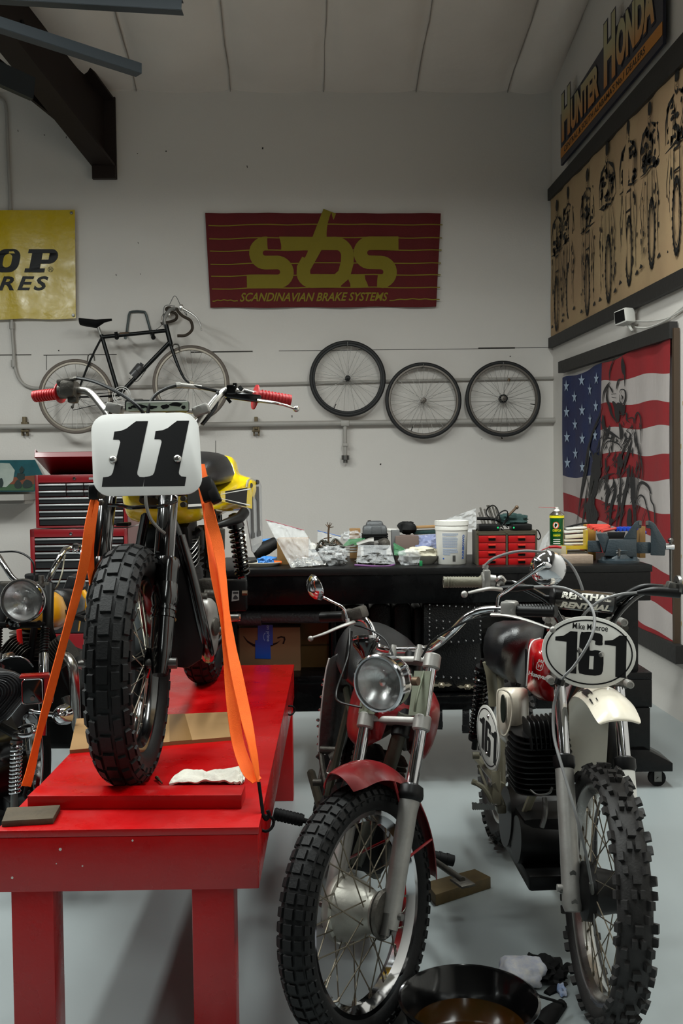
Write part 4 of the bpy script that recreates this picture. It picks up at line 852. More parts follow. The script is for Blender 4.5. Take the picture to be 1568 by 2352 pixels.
tS([(222, 1150, 3.0, 60), (214, 1200, 2.98, 50), (206, 1250, 2.97, 10), (207, 1290, 2.99, 30), (210, 1330, 3.0, 55), (211, 1345, 3.0, 60)], .026)
b = MB(t.inv); b.box(W(216, 1131, 2.99), (.03, .03, .045), bev=.006); t.part('cam_buckle', b, 'blk')
hook(t, W(61, 1806, 2.82), W(56, 1826, 2.82))
# ---------------- black workbench ----------------
M['bblk'] = mat('black painted timber', (3, 3, 4), .26, 0, spec=.25, bump=(14, .35), rvar=.1, var=(4, .5, (3, 3, 3)))
M['btop'] = mat('worn black bench top', (14, 14, 14), .4, 0, spec=.3, var=(5, .6, (9, 9, 9)), bump=(40, .2))
DB_, DD = 4.70, .76; BZ = 1.065
bn = Thing('workbench', 'long black timber workbench on casters along the room behind the motorcycles', 'workbench', Matrix.Translation(WZ(1485, 1822, 0)) @ CY)
def bp(nm, x0, y0, x1, y1, d, dep, m='bblk', bev=.003, zt=None):
    b = MB(bn.inv); pbox(b, x0, y0, x1, y1, d, dep, bev); return bn.part(nm, b, m)
z2y = lambda z, d=DB_: 1095 + (1.5 - z) * FPX / d
X0, X1 = 476, 1497
b = MB(bn.inv); c = W((X0 + X1) / 2, 1310, DB_) + FW * DD / 2; c.z = BZ - .0165; WB = (X1 - X0) * DB_ / FPX; b.box(c, (WB + .01, DD, .033), CY, .003); bn.part('worktop', b, 'btop')
def bb(nm, px0, px1, z0, z1, f0, f1, m='bblk', bev=.003):
    b = MB(bn.inv); x0 = (px0 - 784) * DB_ / FPX; x1 = (px1 - 784) * DB_ / FPX
    q = V((0, 0, (z0 + z1) / 2)) + RT * (x0 + x1) / 2 + FW * (DB_ + (f0 + f1) / 2); b.box(q, (x1 - x0, f1 - f0, z1 - z0), CY, bev); return bn.part(nm, b, m)
bb('apron', X0, X1 - 2, .895, BZ - .033, .004, .042); bb('apron', X0, X1 - 2, .895, BZ - .033, DD - .042, DD - .004)
for s in (0, 1): bb('apron', X0 if s == 0 else X1 - 20, X0 + 18 if s == 0 else X1 - 2, .895, BZ - .033, .042, DD - .042)
for (a, c_) in ((X0, X0 + 62), (1378, 1472)):
    bb('leg', a, c_, .10, .895, .045, .14); bb('leg', a, c_, .10, .895, DD - .14, DD - .045)
bb('divider', 756, 768, .553, .895, .05, DD - .06)
bb('shelf', X0, 832, .52, .553, 0.0, DD); bb('shelf', 1230, X1, .52, .553, 0.0, DD); bb('shelf', 832, 1230, .418, .45, 0.0, DD)
bb('shelf_rail', X0, 832, .385, .52, .0, .04); bb('shelf_rail', 1230, X1, .385, .52, .0, .04); bb('shelf_rail', 832, 1230, .385, .418, .0, .04); bb('shelf_rail', X0, X1, .385, .415, DD - .04, DD)
bb('back_panel', X0, 768, .553, .895, DD - .06, DD - .045); bb('back_panel', 768, 1230, .45, .82, DD - .06, DD - .045); bb('back_panel', 1230, X1, .553, .895, DD - .06, DD - .045)
bb('foot_block', 1392, 1491, .16, .385, -.01, .16); bb('foot_block', 480, 640, .16, .385, .02, .16)
b = MB(bn.inv); 
for s, (a, c_) in enumerate(((1380, 1540), (480, 620))):
    b = MB(bn.inv); x0, x1 = (a - 784) * DB_ / FPX, (c_ - 784) * DB_ / FPX
    o = RT * 0 + FW * (DB_ - .03); pts = [(x0, .085), (x1, .085), (x1, .125), (x1 - .12 if s == 0 else x1, .19), (x0, .19)]
    n_ = 5; vs = [o + RT * x + V((0, 0, z)) for x, z in pts] + [o + FW * .2 + RT * x + V((0, 0, z)) for x, z in pts]
    b.add(vs, [tuple(range(n_ - 1, -1, -1)), tuple(range(n_, 2 * n_))] + [(i, (i + 1) % n_, n_ + (i + 1) % n_, n_ + i) for i in range(n_)]); bn.part('caster_plank', b, 'bblk', bev=.002)
for (px, dd) in ((1512, .03), (500, .05), (1512, DD - .1), (500, DD - .1)):
    b = MB(bn.inv); q = RT * ((px - 784) * DB_ / FPX) + FW * (DB_ + dd) + V((0, 0, .040)); b.cyl(q - FW * .014, q + FW * .014, .040, n=20); cs = bn.part('caster_wheel', b, 'blkmatte')
    b = MB(bn.inv)
    for s in (-1, 1): b.box(q + FW * s * .02 + V((0, 0, .02)), (.035, .004, .07), CY)
    b.box(q + V((0, 0, .055)), (.06, .06, .008), CY); b.cyl(q - FW * .026, q + FW * .026, .007, n=8); bn.part('caster_fork', b, 'steel', parent=cs)
    if dd > .3: bb('caster_plank', px - 30, px + 30, .09, .385, dd - .03, dd + .08)
# ---------------- vise ----------------
M['vise'] = mat('grey blue hammered enamel', (44, 54, 60), .38, .2, bump=(120, .2), coat=.2)
DV = 4.78; vz = Thing('bench_vise', 'grey blue bench vise bolted on the right end of the black workbench', 'vise', Matrix.Translation(WZ(1420, 1300, BZ)) @ CY)
def vx(x, y, o=0): return vz.inv @ W(1330 + x / 6.59, 1180 + y / 6.59, DV + o)
def vpoly(nm, pts, o0, o1, m='vise', bev=.004):
    b = MB(); n_ = len(pts); a = [vx(x, y, o0) for x, y in pts]; c_ = [vx(x, y, o1) for x, y in pts]
    b.add(a + c_, [tuple(range(n_)), tuple(range(2 * n_ - 1, n_ - 1, -1))] + [(i, n_ + i, n_ + (i + 1) % n_, (i + 1) % n_) for i in range(n_)]); return vz.part(nm, b, m, bev=bev)
zoff = (vz.inv @ WZ(1420, 1300, BZ)).z
b = MB(); c_ = vx(590, 640, .10); c0 = V((c_.x, c_.y, 0)); b.lathe([(.0, 0), (.10, 0), (.10, .012), (.072, .022), (.062, .045), (.0, .045)], (c0.x, c0.y, 0), (0, 0, 1), 28)
for a_ in (200, 320, 80): b.lathe([(0, .03), (.012, .028), (.016, .012), (0, .012)], (c0.x + .085 * math.cos(R(a_)), c0.y + .085 * math.sin(R(a_)), 0), (0, 0, 1), 8)
vz.part('swivel_base', b, 'vise')
b = MB(); b.lathe([(0, .045), (.066, .045), (.068, .058), (.052, .07), (0, .07)], c0, (0, 0, 1), 28); vz.part('swivel_plate', b, 'vise')
b = MB(); p = vx(600, 640, .02); q = vx(600, 530, .02); b.cyl(p, q, .007, n=8); b.cyl(vx(560, 600, .02), vx(630, 560, .02), .005, n=8); vz.part('lock_bolt', b, 'steel')
vpoly('rear_body', [(445, 385), (870, 385), (870, 665), (380, 640), (400, 560)], .04, .17)
vpoly('fixed_jaw', [(660, 385), (800, 180), (850, 118), (905, 100), (940, 105), (940, 215), (870, 225), (870, 385)], .05, .16)
vpoly('anvil', [(250, 295), (410, 295), (450, 350), (450, 400), (400, 560), (370, 600), (330, 500)], .05, .16); vpoly('anvil_face', [(420, 278), (700, 278), (670, 380), (440, 380)], .05, .16, 'blkmatte')
vpoly('slide_bar', [(125, 405), (300, 405), (345, 585), (125, 580)], .07, .14); vpoly('slide_bar', [(870, 430), (1080, 430), (1080, 600), (870, 600)], .07, .14)
vpoly('moving_jaw', [(1080, 390), (1080, 225), (1010, 215), (1005, 110), (1050, 100), (1110, 125), (1150, 160), (1310, 425), (1310, 470), (1295, 635), (1075, 630)], .05, .16)
vpoly('jaw_plate', [(905, 118), (945, 112), (945, 170), (905, 170)], .045, .165, 'steel', 0); vpoly('jaw_plate', [(1002, 115), (1045, 115), (1045, 170), (1002, 170)], .045, .165, 'steel', 0)
b = MB(); b.cyl(vx(1300, 505, .1), vx(1430, 505, .1), .0135, n=16); vz.part('screw', b, 'chrome')
b = MB(); b.cyl(vx(1380, 380, .1), vx(1385, 1120, .1), .0065, n=10); b.ball(vx(1380, 400, .1), (.014, .014, .012), 12); b.ball(vx(1385, 1120, .1), (.011, .011, .014), 10); vz.part('handle', b, 'steel')
# ---------------- drawer cabinet, chargers ----------------
M['olive'] = mat('olive grey cabinet', (64, 58, 44), .5); M['dred'] = mat('red plastic drawer', (156, 6, 10), .35); M['dpull'] = mat('orange red drawer pull', (190, 40, 26), .35)
def sx(x): return 990 + x / 6.272
def sy(y): return 1150 + y / 6.272
dq = 4.80; cb = Thing('drawer_cabinet', 'small olive cabinet of eight red plastic drawers on the workbench', 'drawer cabinet', Matrix.Translation(W(1165, 1300, dq)) @ CY)
b = MB(cb.inv); pbox(b, sx(655), sy(460), sx(1525), sy(945), dq + .012, .17, zb=BZ)
for x in (655, 1075, 1500): pbox(b, sx(x), sy(475), sx(x + 27), sy(945), dq, .014, zb=BZ)
for y in (470, 925): pbox(b, sx(655), sy(y), sx(1525), sy(y + 20), dq, .013)
cb.part('body', b, 'olive', smooth=0)
for i, (xa, xb) in enumerate(((682, 1072), (1110, 1500))):
    for k, (ya, yb) in enumerate(((503, 605), (612, 715), (722, 822), (830, 925))):
        b = MB(cb.inv); pbox(b, sx(xa), sy(ya), sx(xb), sy(yb), dq + .001, .02, .002); dw = cb.part('drawer', b, 'dred')
        b = MB(cb.inv); m_ = (xa + xb) / 2; pbox(b, sx(m_ - 55), sy(ya + 16), sx(m_ + 55), sy(ya + 40), dq - .011, .014, .002); cb.part('pull', b, 'dpull', parent=dw)
        b = MB(cb.inv); pbox(b, sx(m_ - 50), sy(ya + 42), sx(m_ + 50), sy(ya + 72), dq - .001, .004); cb.part('finger_recess', b, 'blkmatte', parent=dw)
zc = cb.o.matrix_world.translation.z + .0; ZC = BZ + 485 / 6.272 * dq / FPX
M['ledg'] = mat('green indicator', (20, 150, 90), .4, emit=((20, 200, 110), .6))
for i, (xa, xb, ya, yb, lx) in enumerate(((690, 990, 365, 460, 960), (1170, 1455, 365, 458, 1190))):
    t = Thing('battery_charger', ['black battery charger on the left of the red drawer cabinet top', 'black battery charger on the right of the red drawer cabinet top'][i], 'charger', Matrix.Translation(W(sx((xa + xb) / 2), sy(460), dq + .03)) @ CY, 'battery chargers')
    b = MB(t.inv); pbox(b, sx(xa), sy(ya), sx(xb), sy(yb), dq + .02, .10, .006, zb=ZC + .001); t.part('housing', b, 'blk')
    b = MB(t.inv); pbox(b, sx(lx - 10), sy(378), sx(lx + 10), sy(400), dq + .0185, .003); t.part('indicator_light', b, 'ledg')
b = MB()
def cb_(pts, r=.0032, d=dq + .05): b.tube([W(sx(x), sy(y), d + (.01 * (i % 3))) for i, (x, y) in enumerate(pts)], r, 6)
cb_([(870, 270), (800, 200), (800, 130), (850, 80), (900, 70), (950, 120), (985, 230), (1000, 330), (1040, 400)]); cb_([(915, 300), (960, 210), (1030, 150), (1090, 150), (1100, 220), (1060, 300), (1010, 370)]); cb_([(660, 400), (650, 430), (655, 455)]); cb_([(1000, 400), (1050, 440), (1120, 440), (1165, 420)]); cb_([(1515, 420), (1545, 440), (1575, 520), (1545, 560), (1525, 545)]); cb_([(1100, 180), (1110, 260), (1060, 330), (1100, 390)])
single('charger_cords', b, 'blkmatte', 'tangled black cords looping above the red drawer cabinet', 'cord')
b = MB(); b.tube([W(sx(660), sy(255), dq + .1), W(sx(900), sy(265), dq + .1), W(sx(1000), sy(300), dq + .1)], .0075, 8); single('rubber_hose', b, 'blkmatte', 'short straight black hose lying over the chargers', 'hose')
b = MB(); b.cyl(W(sx(1110), sy(215), dq + .08), W(sx(1225), sy(100), dq + .08), .006, n=8); b.ball(W(sx(1232), sy(95), dq + .08), .010, 10); b.cyl(W(sx(1225), sy(100), dq + .08), W(sx(1215), sy(110), dq + .08), .008, n=8); single('ball_joint_rod', b, 'rusty', 'brown rod with a ball end sticking up right of the cords', 'rod')
for i, (xa, ya, xb, yb) in enumerate(((690, 170, 745, 310), (705, 100, 790, 340), (765, 120, 830, 300), (805, 65, 890, 300), (830, 65, 930, 330), (880, 75, 975, 340), (930, 100, 1000, 340))):
    b = MB(); p, q = W(sx(xa), sy(ya), dq + .16), W(sx(xb), sy(yb + 40), dq + .13); b.cyl(p, q, .0045, n=7); single('metal_rod', b, 'aludark', 'thin upright metal rod in the bunch behind the chargers', 'rod', group='metal rods behind the chargers')
def lump(b, px0, py0, px1, py1, d, dep, seed=0, amp=.22, n=16, fr=2.6, zb=None):
    rx, rz = (px1 - px0) / 2 * d / FPX, (py1 - py0) / 2 * d / FPX; c = W((px0 + px1) / 2, (py0 + py1) / 2, d) + FW * dep / 2
    m = MB(); m.ball((0, 0, 0), 1, n); vs = []
    for p in m.v:
        k = 1 + amp * (noise.noise(p * fr + V((seed * 3.1, seed, 0))) * 1.6 + .5 * noise.noise(p * fr * 2.7 + V((seed, 5, 2))))
        q = p * k; q = V((math.copysign(abs(q.x) ** .8, q.x), math.copysign(abs(q.y) ** .8, q.y), math.copysign(abs(q.z) ** .8, q.z)))
        w = c + RT * q.x * rx + FW * q.y * dep / 2 + V((0, 0, q.z * rz))
        if zb is not None: w.z = max(w.z, zb + .001)
        vs.append(w)
    b.add(vs, m.f); return b
M['tealcloth'] = mat('dark teal cloth', (20, 50, 48), .85, 0, bump=(60, .4))
single('shop_cloth', lump(MB(), sx(990), sy(190), sx(1410), sy(370), dq + .09, .10, 3, .3, 24), 'tealcloth', 'crumpled dark teal cloth piled behind the right charger', 'cloth', smooth=30)
# ---------------- bucket ----------------
dk = 4.83; c = W(1041, 1306, dk) + FW * .07; c.z = BZ; bk = Thing('plastic_bucket', 'white plastic tub with blue vertical lettering on the workbench', 'bucket', Matrix.Translation(c) @ CY)
k = dk / FPX; H_ = 101 * k; r0, r1 = 34 * k, 37.5 * k
b = MB(); b.lathe([(0, 0), (r0 - .003, 0), (r0, .004), (r1, H_ - .048), (r1 + .0025, H_ - .046), (r1 + .0025, H_ - .028), (r1 + .001, H_ - .026), (r1 + .001, H_ - .02), (r1 - .003, H_ - .02), (r0 - .004, .01), (0, .01)], (0, 0, 0), (0, 0, 1), 40); bk.part('tub', b, 'white')
b = MB(); b.lathe([(0, H_ - .004), (r1 - .004, H_ - .004), (r1 - .001, H_), (r1 + .004, H_ - .001), (r1 + .005, H_ - .022), (r1 + .002, H_ - .024), (r1 + .0015, H_ - .012), (0, H_ - .008)], (0, 0, 0), (0, 0, 1), 40); bk.part('lid', b, 'white')
def wrapc(b, g, r, a0, z0, r2=None):             # put flat geometry on a cylinder (front = -y), a0 = angle offset in metres along the arc
    b.add([(lambda u, z: V(((r + (r2 or 0) * z) * math.sin(u / r), -(r + (r2 or 0) * z) * math.cos(u / r), z)))(p.x + a0, p.y + z0) for p in g[0]], g[1])
def sub(g, n=1):                                   # subdivide so wide shapes follow the curve
    m = bpy.data.meshes.new('x'); m.from_pydata([tuple(p) for p in g[0]], [], g[1]); bmx = bmesh.new(); bmx.from_mesh(m); bmesh.ops.triangulate(bmx, faces=bmx.faces); bmesh.ops.subdivide_edges(bmx, edges=bmx.edges[:], cuts=n, use_grid_fill=True); bmx.verts.index_update()
    r_ = ([v.co.copy() for v in bmx.verts], [tuple(v.index for v in f.verts) for f in bmx.faces]); bmx.free(); bpy.data.meshes.remove(m); return r_
M['lblue'] = mat('blue label print', (30, 84, 170), .5); M['lpale'] = mat('pale blue label print', (140, 158, 186), .5)
b = MB(); sl = (r1 - r0) / (H_ - .05)
g = fit(text_geo('RAINBOWO', 1, bold=.03), 0, 0, .118, .013); g = ([V((-p.y, p.x, 0)) for p in g[0]], g[1]); wrapc(b, g, r0 + .0012, .058, .028, sl)
b.mi = 1; random.seed(2)
for i in range(19):
    z = H_ - .062 - i * .0052 - (.004 if i > 2 else 0) - (.006 if i > 12 else 0); n_ = 8; x0, x1 = -.052, -.052 + (.075 if i < 17 else .04) * random.uniform(.88, 1)
    if z < .03: break
    for q in range(n_): u0, u1 = x0 + (x1 - x0) * q / n_, x0 + (x1 - x0) * (q + .93) / n_; wrapc(b, ([V((u0, 0, 0)), V((u1, 0, 0)), V((u1, .0022, 0)), V((u0, .0022, 0))], [(0, 1, 2, 3)]), r0 + .001, 0, z, sl)
b.mi = 2
for i in range(14): wrapc(b, ([V((0, 0, 0)), V((.014, 0, 0)), V((.014, .0014, 0)), V((0, .0014, 0))], [(0, 1, 2, 3)]), r0 + .0012, -.004, .016 + i * .0022, sl)
b.mi = 0; wrapc(b, ([V((.004 * math.cos(a / 2), .004 * math.sin(a / 2), 0)) for a in range(12)], [tuple(range(12))]), r0 + .0012, -.05, .03, sl)
bk.part('printed_label', b, ['lblue', 'lpale', 'decal_k'], smooth=60)
b = MB(); p, q = W(1010, 1204, dk), W(1066, 1209, dk); b.bar(p + V((0, .05, .006)), q + V((0, .05, .006)), .006, .012, bev=.002); b.cyl(p + V((0, .044, .006)), p + V((0, .056, .006)), .009, n=10); single('small_lever', b, 'rusty', 'short brass coloured lever lying on the lid of the white tub', 'lever')
# ---------------- spray can ----------------
def cx_(x): return 1220 + x / 9.224
def cy_(y): return 1150 + y / 9.224
M['cgreen'] = mat('green can paint', (10, 84, 40), .3, .3); M['cyellow'] = mat('yellow can print', (220, 206, 20), .4); M['clime'] = mat('lime can print', (130, 170, 40), .4)
dn = 5.0; kk = dn / FPX; rc_ = 16.6 * kk; zb_ = BZ + .055; c = W(cx_(541), cy_(965), dn); c.z = max(c.z, BZ); cn = Thing('spray_can', 'green and yellow aerosol lubricant can with a red straw on the workbench', 'spray can', Matrix.Translation(c) @ CY)
hc = 72 * kk
b = MB(); b.lathe([(0, 0), (rc_ - .002, 0), (rc_, .003), (rc_, hc), (rc_ - .001, hc + .001)], (0, 0, 0), (0, 0, 1), 32); cn.part('can_body', b, 'cgreen')
b = MB(); b.lathe([(rc_ + .001, hc - .001), (rc_ + .001, hc + .002), (rc_ * .85, hc + .008), (rc_ * .6, hc + .016), (rc_ * .42, hc + .02), (.0, hc + .021)], (0, 0, 0), (0, 0, 1), 32); cn.part('dome', b, 'polished')
b = MB(); b.lathe([(rc_ * .4, hc + .019), (rc_ * .36, hc + .026), (rc_ * .22, hc + .03), (rc_ * .22, hc + .04), (0, hc + .04)], (0, 0, 0), (0, 0, 1), 16); cn.part('nozzle', b, 'white')
b = MB(); b.cyl((-.005, -.004, hc + .035), (-.092, -.004, hc + .041), .0013, n=6); cn.part('straw', b, 'redgrip')
b = MB(); n_ = 16
b.lathe([(rc_ + .0004, hc - .014), (rc_ + .0004, hc - .002)], (0, 0, 0), (0, 0, 1), 32); b.mi = 1
b.lathe([(rc_ + .0004, .005), (rc_ + .0004, hc - .022)], (0, 0, 0), (0, 0, 1), 6, a0=R(-45), a1=R(-12)) if False else None
wrapc(b, sub(([V((0, 0, 0)), V((.011, 0, 0)), V((.011, hc - .025, 0)), V((0, hc - .025, 0))], [(0, 1, 2, 3)]), 2), rc_ + .0005, .026, .004)
b.mi = 0; wrapc(b, sub(fit(text_geo('CREEPOLA', 1, bold=.02), 0, 0, .044, .012)), rc_ + .0006, -.030, hc - .082 + .0)
wrapc(b, sub(fit(text_geo('LUBRICANT', 1, bold=.02), 0, 0, .038, .009)), rc_ + .0006, -.027, hc - .106)
b.mi = 2
for z in (.062, .058, .054): wrapc(b, sub(([V((0, 0, 0)), V((.036, 0, 0)), V((.036, .0018, 0)), V((0, .0018, 0))], [(0, 1, 2, 3)]), 2), rc_ + .0006, -.027, z)
b.mi = 3
for z in (.034, .024, .014): wrapc(b, sub(([V((0, 0, 0)), V((.036, 0, 0)), V((.036, .004, 0)), V((0, .004, 0))], [(0, 1, 2, 3)]), 2), rc_ + .0006, -.027, z)
g = fill_geo([ell(.016, .018, 24), ell(.0115, .0135, 24)]); b.mi = 4; wrapc(b, g, rc_ + .0006, -.013, hc - .05); b.mi = 3; wrapc(b, (lambda e: ([V((x, y, 0)) for x, y in e], [tuple(range(len(e)))]))(ell(.0115, .0135, 16)), rc_ + .0006, -.013, hc - .05)
b.mi = 5; wrapc(b, ([V((x, y, 0)) for x, y in sm2([(-.004, -.01), (-.006, .002), (-.003, .01), (.001, .006), (0, -.008)])], [tuple(range(25))]), rc_ + .0009, -.013, hc - .05)
cn.part('printed_label', b, ['cyellow', mat('tan can print', (150, 140, 104), .5), 'clime', 'white', mat('orange can print', (200, 84, 40), .4), 'decal_k'], smooth=60)
# ---------------- other things on the bench ----------------
def sbox(name, x0, y0, x1, y1, d, dep, m, label, cat, bev=.002, zb=None, rot=0, group=None): b = MB(); pbox(b, x0, y0, x1, y1, d, dep, bev, zb, rot); return single(name, b, m, label, cat, group=group, smooth=30)
b = MB()
dt = 4.98
for (a_, b_) in (((1288, 1253, 1349, 1261), .0),): pbox(b, *a_, dt - .05, .006)
sbox('wood_block', 1292, 1280, 1362, 1300, 4.80, .10, mat('pale planed wood', (150, 132, 116), .7, var=(20, .3, (116, 98, 82)), bump=(60, .2)), 'pale wood block at the bench edge left of the vise', 'wood block', zb=BZ)
sbox('white_carton', 1303, 1262, 1350, 1284, 4.93, .12, 'paper', 'small white carton under the yellow tray beside the vise', 'box', zb=BZ)
M['ytray'] = mat('yellow plastic', (190, 160, 40), .4, 0, alpha=.85)
b = MB(); pbox(b, 1289, 1253, 1351, 1262, 4.90, .005); pbox(b, 1289, 1253, 1302, 1290, 4.885, .01); pbox(b, 1345, 1218, 1350, 1262, 4.90, .12); pbox(b, 1289, 1259, 1351, 1262, 4.90, .14); single('parts_tray', b, 'ytray', 'yellow plastic tray holding papers between the spray can and the vise', 'tray', smooth=0)
for i, (x0, y0, x1, y1, a_, m_) in enumerate(((1296, 1246, 1346, 1251, 0, 'paper'), (1295, 1238, 1346, 1244, -1, 'cream'), (1297, 1226, 1347, 1237, -3, 'cream'), (1295, 1217, 1350, 1224, -3, 'paper'), (1300, 1211, 1348, 1216, -3, 'white'))):
    b = MB(); c = W((x0 + x1) / 2, (y0 + y1) / 2, 4.96) + FW * .04; b.box(c, ((x1 - x0) * .0021, .09, (y1 - y0) * .0021 * .8), CY @ Matrix.Rotation(R(a_), 4, 'Y'), .001); single('paper_packet', b, m_, ['flat white packet lowest in the stack right of the spray can', 'cream packet second from the bottom right of the spray can', 'thick cream packet with a red mark in the stack right of the spray can', 'white and green packet near the top of the stack by the vise', 'topmost thin white packet in the stack right of the spray can'][i], 'packet', smooth=30)
b = MB(); b.tube([W(1296, 1214, 5.02), W(1310, 1209, 5.02), W(1335, 1203, 5.02), W(1352, 1201, 5.02)], [.006, .005, .0045, .004], 8); single('black_tie', b, 'blkmatte', 'slim black rod behind the papers right of the spray can', 'rod')
for i, (xa, ya, xb, yb, r_) in enumerate(((1350, 1208, 1395, 1208, .013), (1357, 1212, 1398, 1210, .012), (1366, 1216, 1398, 1211, .010), (1374, 1218, 1398, 1213, .009), (1382, 1220, 1413, 1214, .009))):
    b = MB(); b.cyl(W(xa, ya, 4.93 - .015 * i), W(xb, yb, 5.0), r_ * .8, n=10); single('red_tube', b, mat('coral red tube', (196, 62, 50), .5), 'coral red plastic tube in the bundle left of the vise jaws', 'tube', group='coral red tubes by the vise')
for i in range(5):
    b = MB(); x = 1415 + i * 9; b.cyl(W(x, 1216 - i * .3, 5.0), W(x + 10, 1214, 5.08), .011, n=10); single('blue_tube', b, mat('bright blue tube', (14, 60, 170), .45), 'bright blue plastic tube in the bundle behind the vise', 'tube', group='bright blue tubes behind the vise')
b = MB(); b.cyl(W(1469, 1224, 5.15), W(1483, 1223, 5.15), .009, n=10); single('blue_tube', b, MATS['bright blue tube'], 'bright blue tube seen alone between the vise jaws', 'tube')
sbox('small_carton', 1348, 1220, 1368, 1302, 4.99, .08, mat('ochre carton', (170, 122, 50), .8), 'ochre carton standing left of the vise anvil', 'box', zb=BZ, bev=.001)
sbox('brown_carton', 1469, 1228, 1482, 1300, 5.1, .10, 'carddark', 'narrow brown carton seen behind the vise jaws', 'box', zb=BZ, bev=.001)
b = MB(); b.cyl(W(1241, 1265, 4.86), W(1262, 1256, 4.86), .003, n=6); b.tube([W(1261, 1257, 4.86), W(1276, 1256, 4.86), W(1289, 1258, 4.86)], [.006, .0075, .005], 8); single('screwdriver', b, 'redgrip', 'red handled screwdriver in front of the green spray can', 'screwdriver')
b = MB(); pbox(b, 1262, 1260, 1300, 1298, 4.88, .09, .003, zb=BZ); single('clear_parts_box', b, mat('clear plastic box', (190, 186, 170), .2, alpha=.5), 'clear plastic parts box below the spray can', 'box')
# tray plate, box, tubes at the left end
c = W(593, 1300, 4.86) + FW * .05; c.z = BZ
b = MB(); b.lathe([(0, 0), (.8, 0), (1, .016), (1.0, .02), (.97, .02), (.8, .006), (0, .006)], (0, 0, 0), (0, 0, 1), 32); b.v = [c + RT * p.x * .112 + FW * p.y * .075 + V((0, 0, p.z)) for p in b.v]; single('oval_plate', b, 'cream', 'cream oval plate holding blue gloves at the left of the workbench', 'plate')
b = MB(); lump(b, 590, 1280, 632, 1297, 4.86, .05, 5, .5, 18, 4, zb=BZ + .01); b.tube([W(594, 1285, 4.86), W(604, 1282, 4.86), W(612, 1290, 4.86)], [.004, .007, .008], 6); b.tube([W(620, 1283, 4.86), W(612, 1287, 4.86), W(604, 1293, 4.86)], [.004, .006, .008], 6); single('nitrile_gloves', b, 'blue', 'crumpled bright blue nitrile gloves on the oval plate', 'gloves', smooth=30)
b = MB(); b.cyl(W(628, 1291, 4.88), W(645, 1292, 4.90), .008, n=10); single('orange_cap', b, 'orange', 'orange plastic piece at the right end of the oval plate', 'cap')
b = MB(); b.cyl(W(566, 1292, 4.88), W(590, 1289, 4.88), .006, n=8); single('dark_fitting', b, 'blkmatte', 'small dark fitting at the left end of the oval plate', 'fitting')
b = MB(); b.tube([W(585, 1270, 5.1), W(612, 1258, 5.12), W(632, 1246, 5.16)], [.04, .036, .03], 16, k=0); single('black_canister', b, 'rubber', 'black rubber canister lying behind the cardboard box at the left of the workbench', 'canister')
b = MB(); b.cyl(W(603, 1242, 5.16), W(626, 1240, 5.16), .009, n=10); single('blue_rod', b, 'blue', 'blue handle above the black canister', 'handle')
sbox('spare_bottle', 552, 1216, 566, 1285, 5.0, .05, 'white', 'white bottle partly hidden behind the yellow motorcycle shock', 'bottle', bev=.008, zb=BZ)
sbox('cardboard_box', 636, 1230, 708, 1290, 4.95, .12, 'carddark', 'weathered cardboard box inside the large clear zip bag', 'box', zb=BZ, bev=.002)
# clear zip bag draped over the box
def sheet(name, m, label, pts, nu, nv, amp, seed, cat='bag', edge=None):
    """pts: 4 corners (px,py,d) a,b,c,d ; bulging crumpled film"""
    A, B_, C_, D_ = [W(*p) for p in pts]; b = MB()
    def fn(u, v, s=1):
        p = (A * (1 - u) + B_ * u) * (1 - v) + (D_ * (1 - u) + C_ * u) * v
        k = amp * (noise.noise(V((u * 4 + seed, v * 4, 0))) + .6 * noise.noise(V((u * 11, v * 9 + seed, 1))))
        return p - FW * (s * .02 * math.sin(math.pi * u) * math.sin(math.pi * v) + k)
    b.grid(lambda u, v: fn(u, v, 1), nu, nv); b.grid(lambda u, v: fn(u, v, -1), nu, nv)
    for p in b.v: p.z = max(p.z, BZ + .002)
    ms = [m]
    if edge: ms.append(edge); b.mi = 1; b.tube([D_, D_.lerp(C_, .5) - FW * .0, C_], .0022, 6)
    return single(name, b, ms, label, cat, smooth=25)
def bits(name, x0, y0, x1, y1, d, dep, n, seed, m, label, cat, zb=BZ, L=.03):
    random.seed(seed); b = MB(); top = W((x0 + x1) / 2, y0, d).z
    for k in range(n):
        u = random.uniform(-1, 1); x = (x0 + x1) / 2 + u * (x1 - x0) / 2; p = W(x, y1, d) + FW * random.uniform(0, dep); p.z = zb + .005 + (top - zb - .01) * (1 - u * u) ** .5 * random.random() ** 1.4
        v = V((random.gauss(0, 1), random.gauss(0, 1), random.gauss(0, .4))).normalized(); q = random.random()
        if q < .5: b.cyl(p - v * L * .4, p + v * L * random.uniform(.2, .6), random.uniform(.002, .0045), n=6); b.cyl(p - v * L * .5, p - v * L * .4, .006, n=6)
        elif q < .75: b.lathe([(.004, -.001), (.009, -.001), (.009, .001), (.004, .001)], p, v, 10, closed=True)
        else: b.box(p, (random.uniform(.01, L), random.uniform(.006, .016), .005), v.to_track_quat('X', 'Z').to_matrix(), .001)
    o = single(name, b, m, label, cat, smooth=30); o['kind'] = 'stuff'; return o
M['film'] = mat('crumpled clear film', (225, 228, 230), .12, 0, alpha=.30, bump=(34, 1.0), spec=1.0)
M['zipred'] = mat('red zip line', (150, 50, 70), .5); M['zipblue'] = mat('blue zip line', (20, 90, 170), .5); M['zipgreen'] = mat('green zip line', (10, 110, 60), .5); M['zippurple'] = mat('purple zip line', (96, 50, 104), .5)
sheet('zip_bag', 'bag', 'large clear zip bag with a red seam draped over the cardboard box', [(668, 1304, 4.76), (745, 1297, 4.78), (698, 1218, 4.90), (610, 1194, 4.90)], 26, 26, .012, 1, edge='zipred')
